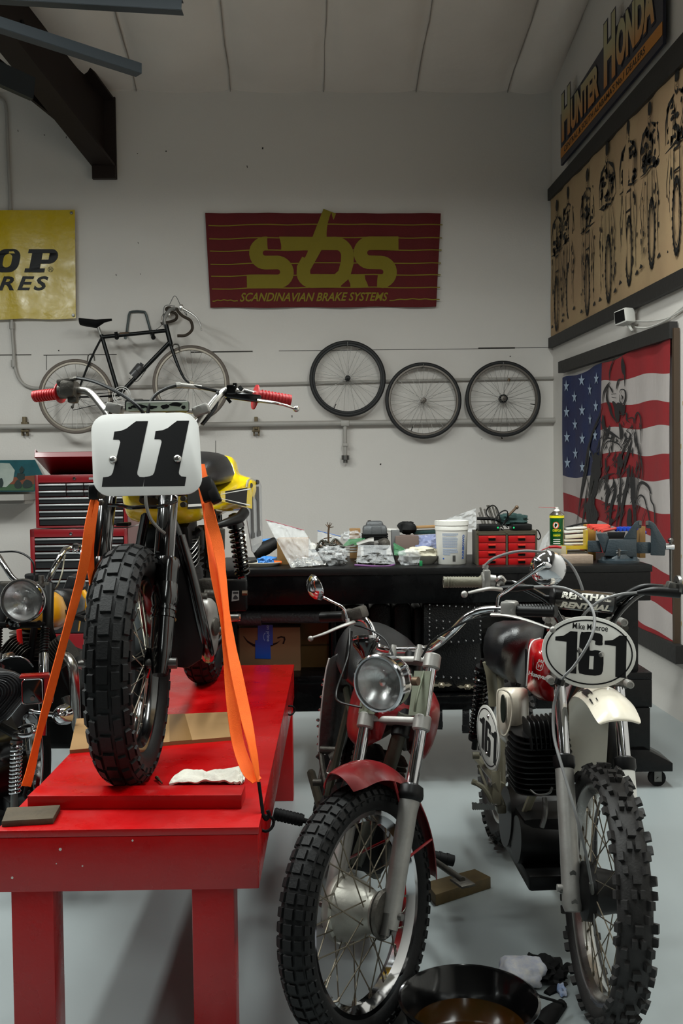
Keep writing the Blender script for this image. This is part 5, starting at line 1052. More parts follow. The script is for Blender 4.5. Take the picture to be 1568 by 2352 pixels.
bits('loose_bolts', 672, 1280, 742, 1302, 4.79, .09, 60, 7, mat('bright zinc', (170, 166, 156), .3, .9), 'heap of glinting bolts in the bottom of the large clear zip bag', 'bolts')
single('parts_bag', lump(MB(), 733, 1257, 796, 1299, 4.85, .12, 8, .3, 30, 3, zb=BZ), 'film', 'crumpled clear bag of small parts right of the cardboard box', 'bag', smooth=30); bits('bagged_hardware', 738, 1264, 790, 1298, 4.86, .09, 70, 17, 'steel', 'grey small hardware inside the crumpled clear bag right of the cardboard box', 'hardware')
sheet('zip_bag', 'bag', 'clear bag with a blue zip edge standing near the bench back, left of centre', [(728, 1280, 5.33), (784, 1280, 5.33), (782, 1232, 5.35), (729, 1219, 5.35)], 12, 12, .008, 3, edge='zipblue')
bits('old_fittings', 720, 1232, 790, 1278, 5.08, .14, 90, 23, 'rusty', 'heap of tarnished brass fittings left of the grey engine cover', 'fittings', L=.045)
b = MB(); b.tube([W(726, 1262, 5.0), W(738, 1242, 5.02), W(756, 1250, 5.0), W(770, 1238, 5.02), W(786, 1252, 5.0)], .005, 6); b.tube([W(735, 1262, 5.0), W(750, 1250, 5.0), W(790, 1256, 4.98), W(812, 1250, 5.0)], .004, 6)
for k_2 in range(14): random.seed(k_2); p = W(random.uniform(728, 786), random.uniform(1238, 1260), 5.04); b.cyl(p, p + V((random.uniform(-.03, .03), -.01, random.uniform(-.01, .012))), .004, n=6)
single('wiring_harness', b, mat('tarnished brass and wire', (52, 50, 40), .5, .4, var=(60, .8, (20, 18, 16))), 'dark tangled wiring harness in the pile left of the grey engine cover', 'wiring', smooth=25)
b = MB(); b.tube([W(754, 1246, 5.1), W(754, 1222, 5.1), W(756, 1206, 5.1)], .005, 6)
for (x, y) in ((747, 1204), (751, 1199), (758, 1200), (766, 1210), (762, 1202)): b.tube([W(755, 1212, 5.1), W(x, y, 5.1)], [.003, .0015], 5, k=0)
single('wire_stub', b, 'rusty', 'upright frayed brown wire stub sticking out of the parts pile', 'wire')
b = MB(); pbox(b, 720, 1258, 760, 1272, 4.98, .05, .006, zb=BZ); b.tube([W(716, 1266, 4.96), W(745, 1262, 4.96), W(790, 1258, 5.0)], .008, 8); single('brake_lever_part', b, 'blk', 'black lever assembly lying under the wiring harness', 'lever')
b = MB(); lump(b, 708, 1248, 726, 1268, 5.0, .06, 2, .3, 14, 3, zb=BZ); single('white_paper_wad', b, 'paper', 'crumpled white paper right of the cardboard box', 'paper', smooth=30)
b = MB(); 
for i_ in range(3): b.bar(W(792, 1256 + i_ * 6, 4.98), W(818, 1255 + i_ * 6, 5.0), .02, .008, bev=.002)
single('aluminium_fins', b, 'alu', 'stack of three thin aluminium plates in the middle of the bench', 'metal plate')
single('glass_bag', lump(MB(), 786, 1221, 830, 1245, 5.2, .10, 14, .3, 24, 3, zb=BZ + .03), 'film', 'small clear bag with clear plastic pieces left of the grey engine cover', 'bag', smooth=20)
b = MB(); pbox(b, 803, 1232, 828, 1300, 5.28, .08, .002, zb=BZ); single('brown_tin', b, 'wood', 'small brown tin under the clear pieces at the bench back', 'tin')
sheet('zip_bag', M.setdefault('bagg', mat('green tinted film', (70, 130, 90), .2, alpha=.55, bump=(30, .8))), 'green tinted bag lying left of the grey engine cover', [(785, 1255, 5.0), (836, 1250, 5.02), (838, 1236, 5.1), (800, 1240, 5.12)], 12, 12, .01, 6, edge='zipgreen')
ev = Thing('engine_cover', 'grey domed finned engine cover on the workbench', 'engine part', Matrix.Translation(W(861, 1245, 5.1)) @ CY)
b = MB(ev.inv); c = W(861, 1222, 5.1) + FW * .06; k = 5.1 / FPX
b.box(c, (56 * k, .11, 30 * k), CY, .018); b.box(c + V((0, 0, .032)), (40 * k, .08, 20 * k), CY, .016); b.box(c - FW * .05 + V((.008, 0, .006)), (22 * k, .02, 22 * k), CY, .004); ev.part('cover', b, mat('mid grey casting', (92, 94, 96), .5, .5, bump=(60, .2)))
b = MB(ev.inv)
for i_ in range(4): b.box(W(861, 1228 + i_ * 5, 5.1) + FW * .055, (60 * k, .12, .005), CY)
b.box(W(861, 1242, 5.1) + FW * .055 - V((0, 0, .03)), (52 * k, .10, .10), CY); ev.part('fins', b, 'blkmatte', smooth=0)
b = MB(ev.inv); b.cyl(W(849, 1203, 5.1) + FW * .05, W(848, 1196, 5.1) + FW * .05, .008, n=8); ev.part('stud', b, 'aludark')
b = MB(); b.tube([W(820, 1252, 4.98), W(845, 1244, 4.98), W(858, 1243, 4.98)], [.014, .016, .02], 8); lump(b, 850, 1243, 880, 1262, 4.98, .07, 4, .3, 16, 3); single('carburettor', b, 'alu', 'small grey carburettor in front of the engine cover', 'carburettor', smooth=40)
b = MB(); b.lathe([(0, .04), (.022, .036), (.03, .02), (.03, -.02), (.0, -.02)], W(880, 1250, 5.0), (.3, -1, .2), 16); single('grey_knob', b, 'aludark', 'round grey end cap right of the engine cover', 'cap')
sheet('zip_bag', 'bag', 'clear bag standing in front of the grey engine cover', [(818, 1292, 4.84), (908, 1296, 4.84), (896, 1252, 4.92), (822, 1252, 4.92)], 24, 20, .014, 9)
bits('bagged_parts', 822, 1268, 900, 1298, 4.85, .10, 70, 31, 'aludark', 'dark parts inside the purple seamed bag at the bench edge', 'parts', L=.05)
b = MB(); b.tube([W(814, 1298, 4.80), W(850, 1300, 4.78), W(884, 1301, 4.78), W(906, 1297, 4.79)], .0032, 7, flat=1.6)
for p in b.v: p.z = max(p.z, BZ + .001)
single('purple_seam', b, 'zippurple', 'purple seal strip of the bag along the bench edge', 'seal')
single('clear_pouch', lump(MB(), 918, 1262, 966, 1304, 4.82, .10, 21, .3, 26, 3, zb=BZ), 'film', 'small clear pouch with a green corner beside the white bowl', 'bag', smooth=20)
b = MB(); pbox(b, 963, 1288, 970, 1303, 4.79, .01, .002); single('green_clip', b, 'zipgreen', 'small green seal tab at the right corner of the clear pouch', 'tab')
sheet('zip_bag', M['bagg'], 'clear bag with a dark green edge leaning on the brown carton', [(905, 1275, 4.95), (945, 1280, 4.95), (930, 1262, 5.0), (903, 1247, 5.0)], 12, 12, .008, 12, edge='zipgreen')
sbox('brown_carton', 908, 1240, 962, 1300, 5.02, .12, mat('mauve brown carton', (96, 80, 74), .8), 'mauve brown carton behind the white bowl', 'box', zb=BZ)
sbox('silver_case', 900, 1228, 918, 1300, 5.04, .10, 'grey', 'grey plastic case end left of the mauve brown carton', 'case', zb=BZ)
single('black_pouch', lump(MB(), 915, 1198, 956, 1228, 5.12, .08, 24, .25, 18, 2.2), 'blkmatte', 'dark crumpled pouch on top of the pile behind the cartons', 'pouch', smooth=30)
for i, (x0, y0, x1, y1, m_, l_) in enumerate(((882, 1216, 950, 1222, 'paper', 'pale flat board with an orange edge poking out left of the dark pouch'), (950, 1208, 1002, 1214, 'card', 'tan flat board sticking out right of the dark pouch'), (950, 1218, 1004, 1228, 'tealcloth', 'teal tool handle under the tan board'))):
    b = MB(); c = W((x0 + x1) / 2, (y0 + y1) / 2, 5.15) + FW * .04; b.box(c, ((x1 - x0) * .00224, .08, (y1 - y0) * .0019), CY @ Matrix.Rotation(R(-2 if i else 3), 4, 'Y'), .002); single(['flat_board', 'flat_board', 'teal_tool'][i], b, m_, l_, ['board', 'board', 'tool'][i])
sheet('zip_bag', M.setdefault('bagb', mat('bluish film', (120, 130, 170), .2, alpha=.6, bump=(30, .8))), 'bluish crumpled bag filling the gap left of the white tub', [(955, 1272, 5.0), (1012, 1272, 5.0), (1010, 1226, 5.05), (950, 1230, 5.05)], 16, 16, .015, 15)
c = W(972, 1297, 4.86) + FW * .06; c.z = BZ
b = MB(); b.lathe([(0, 0), (.6, 0), (.92, .03), (1, .042), (.97, .042), (.6, .01), (0, .008)], (0, 0, 0), (0, 0, 1), 32); b.v = [c + RT * p.x * .095 + FW * p.y * .075 + V((0, 0, p.z)) for p in b.v]; single('white_bowl', b, mat('grey white enamel', (150, 148, 138), .35), 'shallow off white bowl with a crumpled towel left of the white tub', 'bowl')
single('paper_towel', lump(MB(), 932, 1258, 1010, 1284, 4.87, .12, 31, .25, 26, 2.5, zb=BZ + .03), mat('off white towel', (196, 190, 170), .9, 0, bump=(30, .8)), 'crumpled off white towel lying in the shallow bowl', 'towel', smooth=50)
sheet('plastic_bag', 'bag', 'big crumpled clear bag leaning up behind the white tub', [(1004, 1222, 5.05), (1094, 1222, 5.05), (1092, 1168, 5.12), (1012, 1196, 5.12)], 30, 26, .03, 40)
sheet('plastic_bag', 'bag', 'clear bag leaning behind the green spray can', [(1236, 1266, 4.98), (1262, 1266, 4.98), (1264, 1214, 5.05), (1246, 1236, 5.05)], 12, 14, .01, 44)
# ---------------- under the bench ----------------
ab = Thing('parcel_box', 'brown parcel box with blue tape and a curved black arrow under the workbench', 'box', Matrix.Translation(W(600, 1540, 4.86)) @ CY)
b = MB(ab.inv); d_ = 4.84; pbox(b, 546, 1436, 690, 1537, d_, .26, .002, zb=.554); ab.part('carton', b, mat('parcel cardboard', (134, 96, 66), .85, var=(6, .25, (112, 78, 52))))
def az(x, y, o=.0015): return ab.inv @ (W(380 + x / 3.92, 1020 + y / 3.92, d_) - FW * o)
b = MB(); 
def afl(pts, mi, o=.0015): b.mi = mi; b.add([az(x, y, o) for x, y in pts], [tuple(range(len(pts)))])
up_ = [(705, 1728), (740, 1770), (790, 1798), (840, 1808), (900, 1808), (960, 1798), (1010, 1782), (1040, 1760)]
sw = up_ + [(1050, 1745), (1036, 1768), (1010, 1796), (960, 1818), (900, 1832), (840, 1830), (780, 1816), (735, 1785)]
for i in range(7): a_, c_ = up_[i], up_[i + 1]; e0 = (a_[0] - 4, a_[1] + 4 + 22 * math.sin(i / 7 * 3.14)); e1 = (c_[0] - 4, c_[1] + 4 + 22 * math.sin((i + 1) / 7 * 3.14)); afl([a_, c_, e1, e0], 0)
ar = [(1005, 1740), (1040, 1728), (1075, 1735), (1080, 1760), (1065, 1800)]; stroke_px = [(1008, 1752), (1040, 1742), (1062, 1746), (1066, 1765), (1052, 1796)]
for i in range(4): afl([ar[i], ar[i + 1], stroke_px[i + 1], stroke_px[i]], 0)
afl([(830, 1627), (966, 1627), (966, 1810), (830, 1808)], 1, .002); afl([(808, 1765), (830, 1765), (945, 1810), (948, 1934), (808, 1930)], 1, .0018)
ab.part('printed_arrow', b, ['decal_k', M.setdefault('tapeblue', mat('blue parcel tape', (20, 74, 170), .4))], smooth=0)
b = MB(); g = fit(text_geo('on prime', 1, bold=.02), 0, 0, .080, .019); g = ([V((p.y, -p.x, 0)) for p in g[0]], g[1]); q = az(902, 1630, .0028); b.add(g[0], g[1], frame(q, (1, 0, 0), (0, 0, 1)))
for i in range(8):
    a0, a1 = R(110 + 20 * i), R(130 + 20 * i); f = lambda a, rr: az(900 + rr * .5 * math.cos(a), 1735 + rr * math.sin(a), .0028)
    b.add([f(a0, 38), f(a1, 38), f(a1, 31), f(a0, 31)], [(0, 1, 2, 3)])
ab.part('tape_print', b, M.setdefault('tprint', mat('pale tape print', (150, 190, 230), .5)), smooth=0)
sbox('cardboard_box', 660, 1490, 756, 1540, 4.92, .30, 'carddark', 'lower of the two brown boxes stacked right of the parcel under the bench', 'box', zb=.554)
sbox('cardboard_box', 664, 1415, 755, 1490, 4.95, .26, 'card', 'upper of the two brown boxes stacked right of the parcel under the bench', 'box', zb=.554 + 50 * 4.92 / FPX + .001)
b = MB(); b.cyl(W(560, 1416, 4.78), W(755, 1417, 4.78), .031, n=20); b.cyl(W(546, 1420, 4.78), W(600, 1420, 4.78), .036, n=20); single('black_tube', b, mat('black foam tube', (44, 45, 48), .45, 0, bump=(90, .4)), 'thick black foam covered tube lying across the boxes under the workbench', 'tube')
# studded saddlebags
def gy(x): return 820 + x / 5.227
def gz(y): return 1370 + y / 5.227
sd = Thing('studded_saddlebag', 'large black leather saddlebag with chrome studs and two silver conchos under the workbench', 'saddlebag', Matrix.Translation(W(1045, 1610, 4.72)) @ CY)
ds = 4.765
b = MB(sd.inv); pbox(b, gy(790), gz(80), gy(1500), gz(1235), ds, .2, .03, zb=.452); sd.part('bag_body', b, 'leather')
b = MB(sd.inv)
def fld(u, v): x = 800 + u * 690; y0 = 100; y1 = 560 - 0 * u; y = y0 + (y1 - y0) * v; return W(gy(x), gz(y), ds - .012 - .02 * math.sin(v * 3.1) * .6)
b.grid(fld, 10, 10, .006); sd.part('flap', b, 'leather')
studs = [(870 + 80 * i, 370 - 0 * i) for i in ()] + [(865, 100 + 52 * i) for i in range(9)] + [(1470 + 8 * (i % 2), 130 + 55 * i) for i in range(8)] + [(950 + 88 * i, 545 - (i > 3) * 14) for i in range(6)] + [(945 + 90 * i, 960 + 6 * i) for i in range(7)] + [(940 + 90 * i, 1185 + 6 * i) for i in range(7)] + [(955 + 75 * i, 105 + 4 * i) for i in range(7)] + [(950 + 78 * i, 288 + 8 * i) for i in range(3)] + [(950 + 80 * i, 375 + 8 * i) for i in range(3)] + [(1415, 740), (1408, 895), (1495, 895), (1490, 1070)]
bs = MB(); bs.lathe([(0, .006), (.004, .005), (.0062, .001), (.0065, 0), (0, 0)], (0, 0, 0), (0, -1, 0), 10); me = bs.mesh('stud', 'chrome')
for (x, y) in studs:
    o = bpy.data.objects.new('stud', me); COL.objects.link(o); o.parent = sd.o; o.location = sd.inv @ W(gy(x), gz(y), ds - (.026 if 150 < y < 560 else .003 if y > 600 else .018))
for x in (1012, 1325):
    b = MB(sd.inv); y = 1065 + (x > 1100) * 22; w = 130
    pts = [(-w, 0), (-w * .7, -22), (-w * .35, -12), (-30, -34), (0, -36), (30, -34), (w * .35, -12), (w * .7, -22), (w, 0), (w * .7, 22), (w * .35, 14), (30, 34), (0, 36), (-30, 34), (-w * .35, 14), (-w * .7, 22)]
    a = [W(gy(x + p[0]), gz(y + p[1]), ds - .001) for p in pts]; c2 = [W(gy(x + p[0] * .92), gz(y + p[1] * .85), ds - .009) for p in pts]; n_ = len(a)
    b.add(a + c2, [tuple(range(n_, 2 * n_))] + [(i, (i + 1) % n_, n_ + (i + 1) % n_, n_ + i) for i in range(n_)]); b.ball(W(gy(x), gz(y), ds - .01), .011, 12); sd.part('concho', b, M.setdefault('nickel', mat('aged nickel', (176, 166, 146), .35, .8)))
for x, yb in ((980, 1595), (1305, 1640)):
    b = MB(sd.inv); k = ds / FPX; strap_pts = [(gy(x), gz(1240), ds - .02), (gy(x), gz(1400), ds - .06), (gy(x), gz(yb), ds - .06)]; strap(b, strap_pts, .034, th=.006); sd.part('hanging_strap', b, 'leather')
    b = MB(sd.inv); c = W(gy(x), gz(yb - 60), ds - .06); b.box(c, (.038, .012, .03), CY, .003); sd.part('buckle', b, 'blk')
for i, (xa, ya, xb, l_) in enumerate(((772, 1390, 840, 'dark round topped bag leftmost on the bench shelf right of the brown boxes'), (846, 1386, 896, 'dark round topped bag second from the left on the bench shelf'), (902, 1384, 942, 'dark round topped bag third from the left on the bench shelf'), (948, 1396, 968, 'dark round topped bag touching the studded saddlebag'))):
    b = MB(); x0, x1 = xa, xb; d_ = 4.96 - .04 * i; k = d_ / FPX; w = (x1 - x0) * k; zt_ = W(x0, ya, d_).z; pts = [(-w / 2, 0), (w / 2, 0)] + [(w / 2 * math.cos(R(a)), (zt_ - .452) - w * .35 + w * .35 * math.sin(R(a))) for a in range(0, 181, 15)]
    b.prism(pts, .22, frame(V((0, 0, .452)) + RT * ((x0 + x1) / 2 - 784) * k + FW * (d_ + .11), RT, (0, 0, 1))); single('leather_bag', b, 'leather', l_, 'bag', bev=.012)
# ---------------- helpers for motorcycles ----------------
def ringsec(b, secs, n=None, cap=True):          # secs: list of (y, x0, [(hx, z)...] half profile from top centre down to bottom centre)
    rs = []
    for y, x0, hp in secs:
        hp = [(p[0], p[1]) for p in hp]; full = [(x0 + x, y, z) for x, z in hp] + [(x0 - x, y, z) for x, z in reversed(hp) if x > 1e-4]
        rs.append(cr([V(p) for p in full], 3, True))
    cols = [cr([r[j] for r in rs], 3) for j in range(len(rs[0]))]
    return b.rings([[c[i] for c in cols] for i in range(len(cols[0]))], cap)
def spring(b, p, q, r, wire, turns, n=None):
    p, q = V(p), V(q); d = (q - p); L = d.length; d = d / L; u = d.orthogonal().normalized(); w = d.cross(u); n = n or int(turns * 12)
    return b.tube([p + d * L * i / n + (u * math.cos(2 * math.pi * turns * i / n) + w * math.sin(2 * math.pi * turns * i / n)) * r for i in range(n + 1)], wire, 6, k=0)
def fins(b, c, ax, sx, sy, n, pitch, th, fwd_, taper=0):
    """stack of rounded rectangular fins along ax"""
    c = V(c); T0 = frame(c, fwd_, V(ax).cross(V(fwd_)))
    for i in range(n):
        k = 1 - taper * abs(i / (n - 1) - .5) * 2
        b.prism(rrect(sx * k, sy * k, min(sx, sy) * .25, 4), th, T0 @ Matrix.Translation((0, 0, (i - (n - 1) / 2) * pitch)))
    return b
def knob_rows(*rows): return rows
# ---------------- the yellow number 11 track motorcycle on the lift table ----------------
ax0 = W(301, 1530, 2.91)
T11 = Matrix.Translation((ax0.x, ax0.y, ZT)) @ Matrix.Rotation(R(-2.3), 4, 'Z')
m1 = Thing('motorcycle', 'yellow and black dirt track motorcycle number 11 strapped on the red lift table', 'motorcycle', T11)
P1 = m1.P
RW = .345
trk = {'n': 34, 'rows': [[(-14, 9, .06, .92, .007), (-40, -19, .40, 1.26, .007), (14, 36, .30, 1.16, .007), (-66, -45, .10, .9, .007), (42, 63, .0, .84, .007), (-88, -71, .3, .9, .006), (69, 86, .4, 1.0, .006)]]}
Mf = frame((0, 0, RW), (1, 0, 0), (0, 1, 0))
make_wheel(m1, Mf, RW, .122, .252, 'rubber', 'blk_gloss', 'spoke', 36, .0019, hubr=.045, hubw=.055, blocks=trk, rimw=.075, nipple=.0035)
Mr = frame((0.0, 1.42, .338), (1, 0, 0), (0, 1, 0)); Tr = Matrix.Translation((.02, 0, 0)) @ Mr
make_wheel(m1, Tr, .338, .125, .245, 'rubber', 'blk_gloss', 'spoke', 36, .0019, hubr=.05, hubw=.06, blocks=trk, rimw=.08)
# fork
def fk(x, t): return V((x, -.01 + .27 * t, .345 + .52 * t))   # t 0 axle .. 1 lower clamp level
for s in (-1, 1):
    x = s * .098 - .010
    b = MB(); b.tube([fk(x, -.06), fk(x, .02), fk(x, .06), fk(x, .50), fk(x, .53), fk(x, .56)], [.022, .032, .034, .036, .040, .036], 20, k=0)
    for t_ in (.24, .28): b.tube([fk(x, t_ - .008), fk(x, t_ + .008)], [.039, .039], 20, k=0)
    b.tube([fk(x, .30), fk(x, .34), fk(x, .42)], [.036, .042, .037], 20, k=0)
    m1.part('fork_slider', b, 'blk_gloss')
    b = MB(); b.tube([fk(x - .001, .5), fk(x - .001, 1.35)], .0215, 20, k=0); m1.part('stanchion', b, 'chrome')
    b = MB(); c0, c1 = fk(x - .011, .54), fk(x - .011, .93); d = (c1 - c0).normalized(); u = V((1, 0, 0)); w = d.cross(u)
    rs = []
    for q, rr in ((c0, .026), (c0.lerp(c1, .04), .031), (c0.lerp(c1, .96), .031), (c1, .027)):
        rs.append([q + (u * math.cos(a) - w * math.sin(a)) * r_ for a, r_ in [(R(8 + 190 * k / 12), rr) for k in range(13)]] + [q + (u * math.cos(a) - w * math.sin(a)) * (rr - .003) for a in [R(198 - 190 * k / 12) for k in range(13)]])
    b.rings(rs); m1.part('fork_guard', b, 'blk_gloss')
    b = MB(); c = fk(x, .0); b.cyl(c - V((.035, 0, 0)), c + V((.03, 0, 0)), .016, n=16); b.cyl(c + V((s * .03, 0, 0)), c + V((s * .042, 0, 0)), .013, n=16); m1.part('axle_clamp', b, 'steel')
b = MB(); b.cyl(fk(-.14, 0), fk(.12, 0), .0095, n=14); b.cyl(fk(.118, 0), fk(.136, 0), .016, n=14); m1.part('axle', b, 'steel')
for nm, t, h in (('lower_clamp', 1.0, .034), ('upper_clamp', 1.32, .022)):
    b = MB(); a, c = fk(-.10, t), fk(.108, t); up = (fk(0, 1) - fk(0, 0)).normalized(); b.bar(a + V((0, .02, 0)), c + V((0, .02, 0)), .05, h, up=up, bev=.008)
    for q in (a, c): b.cyl(q - up * h * .7, q + up * h * .7, .034, n=20)
    b.cyl(fk(.004, t) + V((0, .05, 0)) - up * .03, fk(.004, t) + V((0, .05, 0)) + up * .03, .028, n=16); m1.part(nm, b, 'blk_gloss')
for px, py in ((232, 1140), (230, 1155), (421, 1145), (421, 1159)):
    b = MB(); q = P1(px, py, 3.04); b.cyl(q + V((0, .02, 0)), q - V((0, .012, 0)), .0085, n=10); b.cyl(q - V((0, .012, 0)), q - V((0, .016, 0)), .0055, n=8); m1.part('pinch_bolt', b, 'aludark')
b = MB(); b.tube([P1(250, 1160, 3.03), P1(280, 1162, 3.01), P1(300, 1166, 3.0), P1(330, 1164, 3.0), P1(370, 1163, 3.0), P1(405, 1150, 3.03)], .006, 8); m1.part('brake_line', b, 'blk_gloss')
b = MB(); b.tube([P1(334, 1130, 3.0), P1(336, 1160, 2.99), P1(345, 1190, 2.99), P1(362, 1212, 3.0), P1(378, 1225, 3.02)], .005, 7); m1.part('cable', b, mat('clear grey hose', (120, 120, 116), .3))
b = MB(); b.cyl(fk(.004, .9) + V((0, .07, 0)), fk(.004, 1.35) + V((0, .07, 0)), .032, n=18); m1.part('steering_head', b, 'blk')
# number plate
cz = P1(336, 1043, 2.93)
PT = m1.inv @ frame(W(336, 1043, 2.93), RT + V((0, 0, .012)), V((0, 0, 1)) + FW * .28) 
w_, h_ = .318, .252
b = MB(); pl = rrect(w_, h_, .052, 8); pl = [(x - (y / h_) * .018, y) for x, y in pl]; b.prism(pl, .004, PT); m1.part('number_plate', b, mat('white number board', (212, 211, 208), .4), bev=.001)
def pz(x, y): return ((x - 673.5) * .000527, (496.5 - y) * .000545)
one = [(612, 310), (680, 311), (626, 600), (628, 612), (640, 624), (668, 627), (660, 678), (432, 675), (437, 622), (466, 619), (482, 612), (490, 598), (527, 428), (524, 418), (516, 413), (486, 412), (492, 366), (530, 362), (560, 350), (585, 330)]
for dx, dy in ((0, 0), (231, 3)):
    b = MB(); g = fill_geo([[pz(x + dx, y + dy) for x, y in one]]); b.add(g[0], g[1], PT @ Matrix.Translation((0, 0, .0026))); m1.part('digit', b, 'decal_k', smooth=0)
for (x, y) in ((490, 524), (848, 528)):
    q = pz(x, y); b = MB(); b.lathe([(0, .008), (.004, .0085), (.0085, .007), (.0125, .002), (.0125, 0), (0, 0)], (q[0], q[1], .002), (0, 0, 1), 18, T=PT); m1.part('plate_bolt', b, 'polished')
# handlebar with grips, levers and pad
b = MB(); b.tube([P1(134, 905, 3.208), P1(150, 903, 3.20), P1(185, 897, 3.18), P1(208, 903, 3.16), P1(228, 925, 3.13), P1(248, 952, 3.10), P1(270, 985, 3.08), P1(330, 1005, 3.08), P1(400, 1000, 3.08), P1(442, 985, 3.08), P1(470, 950, 3.10), P1(497, 915, 3.13), P1(520, 897, 3.16), P1(560, 902, 3.18), P1(592, 907, 3.20)], .0125, 14); m1.part('handlebar', b, 'polished')
b = MB(); b.tube([P1(240, 942, 3.10), P1(300, 940, 3.09), P1(380, 941, 3.09), P1(478, 948, 3.10)], .007, 10); m1.part('crossbar', b, 'polished')
for (pts, rr) in (([P1(79, 911, 3.24), P1(90, 908, 3.235), P1(136, 904, 3.21)], [.0185, .0175, .0155]), ([P1(667, 920, 3.24), P1(655, 918, 3.235), P1(592, 907, 3.20)], [.0185, .0175, .0155])):
    b = MB(); b.tube(pts, rr, 16, k=1)
    for k in range(9): q = pts[0].lerp(pts[2], .08 + k * .1); d = (pts[2] - pts[0]).normalized(); b.tube([q - d * .0015, q + d * .0015], [.0192, .0192], 16, k=0)
    m1.part('grip', b, 'redgrip')
b = MB(); b.lathe([(.012, -.003), (.040, -.002), (.040, .002), (.012, .003)], P1(586, 912, 3.195), P1(600, 913, 3.2) - P1(580, 909, 3.19), 22); m1.part('grip_flange', b, 'redgrip')
b = MB(); b.lathe([(.012, -.003), (.032, -.002), (.032, .002), (.012, .003)], P1(138, 903, 3.2), P1(80, 912, 3.24) - P1(150, 903, 3.2), 22); m1.part('grip_flange', b, 'redgrip')
b = MB(); b.box(P1(157, 893, 3.17), (.05, .05, .052), Matrix.Rotation(.12, 4, 'Y'), .012); b.cyl(P1(141, 898, 3.19), P1(176, 895, 3.17), .026, n=16); b.box(P1(152, 877, 3.17), (.055, .035, .022), Matrix.Rotation(-.15, 4, 'Y'), .006); b.cyl(P1(160, 872, 3.16), P1(178, 868, 3.15), .007, n=8); b.box(P1(168, 917, 3.18), (.03, .035, .025), None, .006); m1.part('throttle_housing', b, 'aludark')
b = MB(); b.tube([P1(176, 868, 3.15), P1(215, 876, 3.1), P1(255, 893, 3.05), P1(290, 913, 3.02), P1(318, 935, 3.0), P1(336, 960, 3.02)], .0055, 8); m1.part('throttle_cable', b, 'blk')
b = MB(); b.tube([P1(338, 955, 3.02), P1(345, 925, 3.03), P1(362, 903, 3.05), P1(395, 888, 3.08), P1(430, 885, 3.1), P1(470, 892, 3.12), P1(525, 905, 3.15)], .0052, 8); m1.part('clutch_cable', b, 'blk')
b = MB(); b.cyl(P1(412, 884, 3.09), P1(462, 890, 3.12), .0075, n=10); b.cyl(P1(404, 885, 3.085), P1(414, 884, 3.09), .009, n=8); m1.part('cable_adjuster', b, 'alu')
b = MB(); b.tube([P1(497, 912, 3.14), P1(500, 900, 3.13), P1(497, 930, 3.12), P1(484, 952, 3.1), P1(465, 975, 3.08)], .0048, 7); m1.part('kill_wire', b, 'blk')
b = MB(); b.bar(P1(516, 905, 3.15), P1(600, 917, 3.17), .028, .026, bev=.007); b.box(P1(532, 896, 3.15), (.03, .04, .03), None, .004); b.box(P1(540, 888, 3.15), (.012, .03, .02)); b.cyl(P1(549, 895, 3.14), P1(556, 889, 3.14), .008, n=8); b.bar(P1(520, 912, 3.15), P1(530, 925, 3.15), .01, .01); m1.part('lever_perch', b, 'blk_gloss')
b = MB(); b.tube([P1(560, 897, 3.17), P1(580, 902, 3.17)], .007, 10, k=0); m1.part('bar_end_sleeve', b, 'polished')
b = MB(); b.tube([P1(594, 920, 3.15), P1(630, 925, 3.12), P1(655, 931, 3.12), P1(676, 938, 3.14)], [.009, .0075, .006, .006], 12, flat=.7); b.ball(P1(680, 939, 3.14), .0105, 14); m1.part('clutch_lever', b, 'polished')
# bar pad with worn sticker
pa, pb_ = P1(289, 932, 3.055), P1(433, 933, 3.055)
b = MB(); b.bar(pa, pb_, .05, .036, bev=.008); m1.part('bar_pad', b, 'blk')
b = MB(); T_ = m1.inv @ frame(W(361, 932, 3.025), RT, (0, 0, 1)); k1 = 3.03 / FPX
b.prism(rrect(142 * k1, 22 * k1, .003), .002, T_ @ Matrix.Translation((0, -.001, 0))); b.mi = 1; random.seed(6)
for (x, y, rx, ry) in ((-42, -1, 18, 5), (-12, -3, 14, 4), (18, -2, 10, 6), (44, 2, 16, 5), (60, -4, 6, 4), (-62, -4, 5, 3)): pts = [(x * k1 + rx * k1 * math.cos(a) * random.uniform(.7, 1.2), y * k1 + ry * k1 * math.sin(a) * random.uniform(.6, 1.2)) for a in [6.283 * i / 12 for i in range(12)]]; b.flat(pts, T_, .0016)
b.mi = 2; b.flat(rrect(138 * k1, 3 * k1, .001, cy=9 * k1), T_, .0018); m1.part('pad_sticker', b, [mat('pale green sticker', (150, 160, 146), .35), 'decal_k', 'decal_w'], smooth=0)
for (px, py) in ((264, 938), (462, 942)):
    b = MB(); b.box(P1(px, py, 3.07), (.05, .05, .030), Matrix.Rotation(.25 if px < 300 else -.35, 4, 'Y'), .006); b.cyl(P1(px + (6 if px < 300 else -6), py - 2, 3.03), P1(px + (6 if px < 300 else -6), py - 2, 3.015), .009, n=12); m1.part('bar_clamp', b, 'alu')
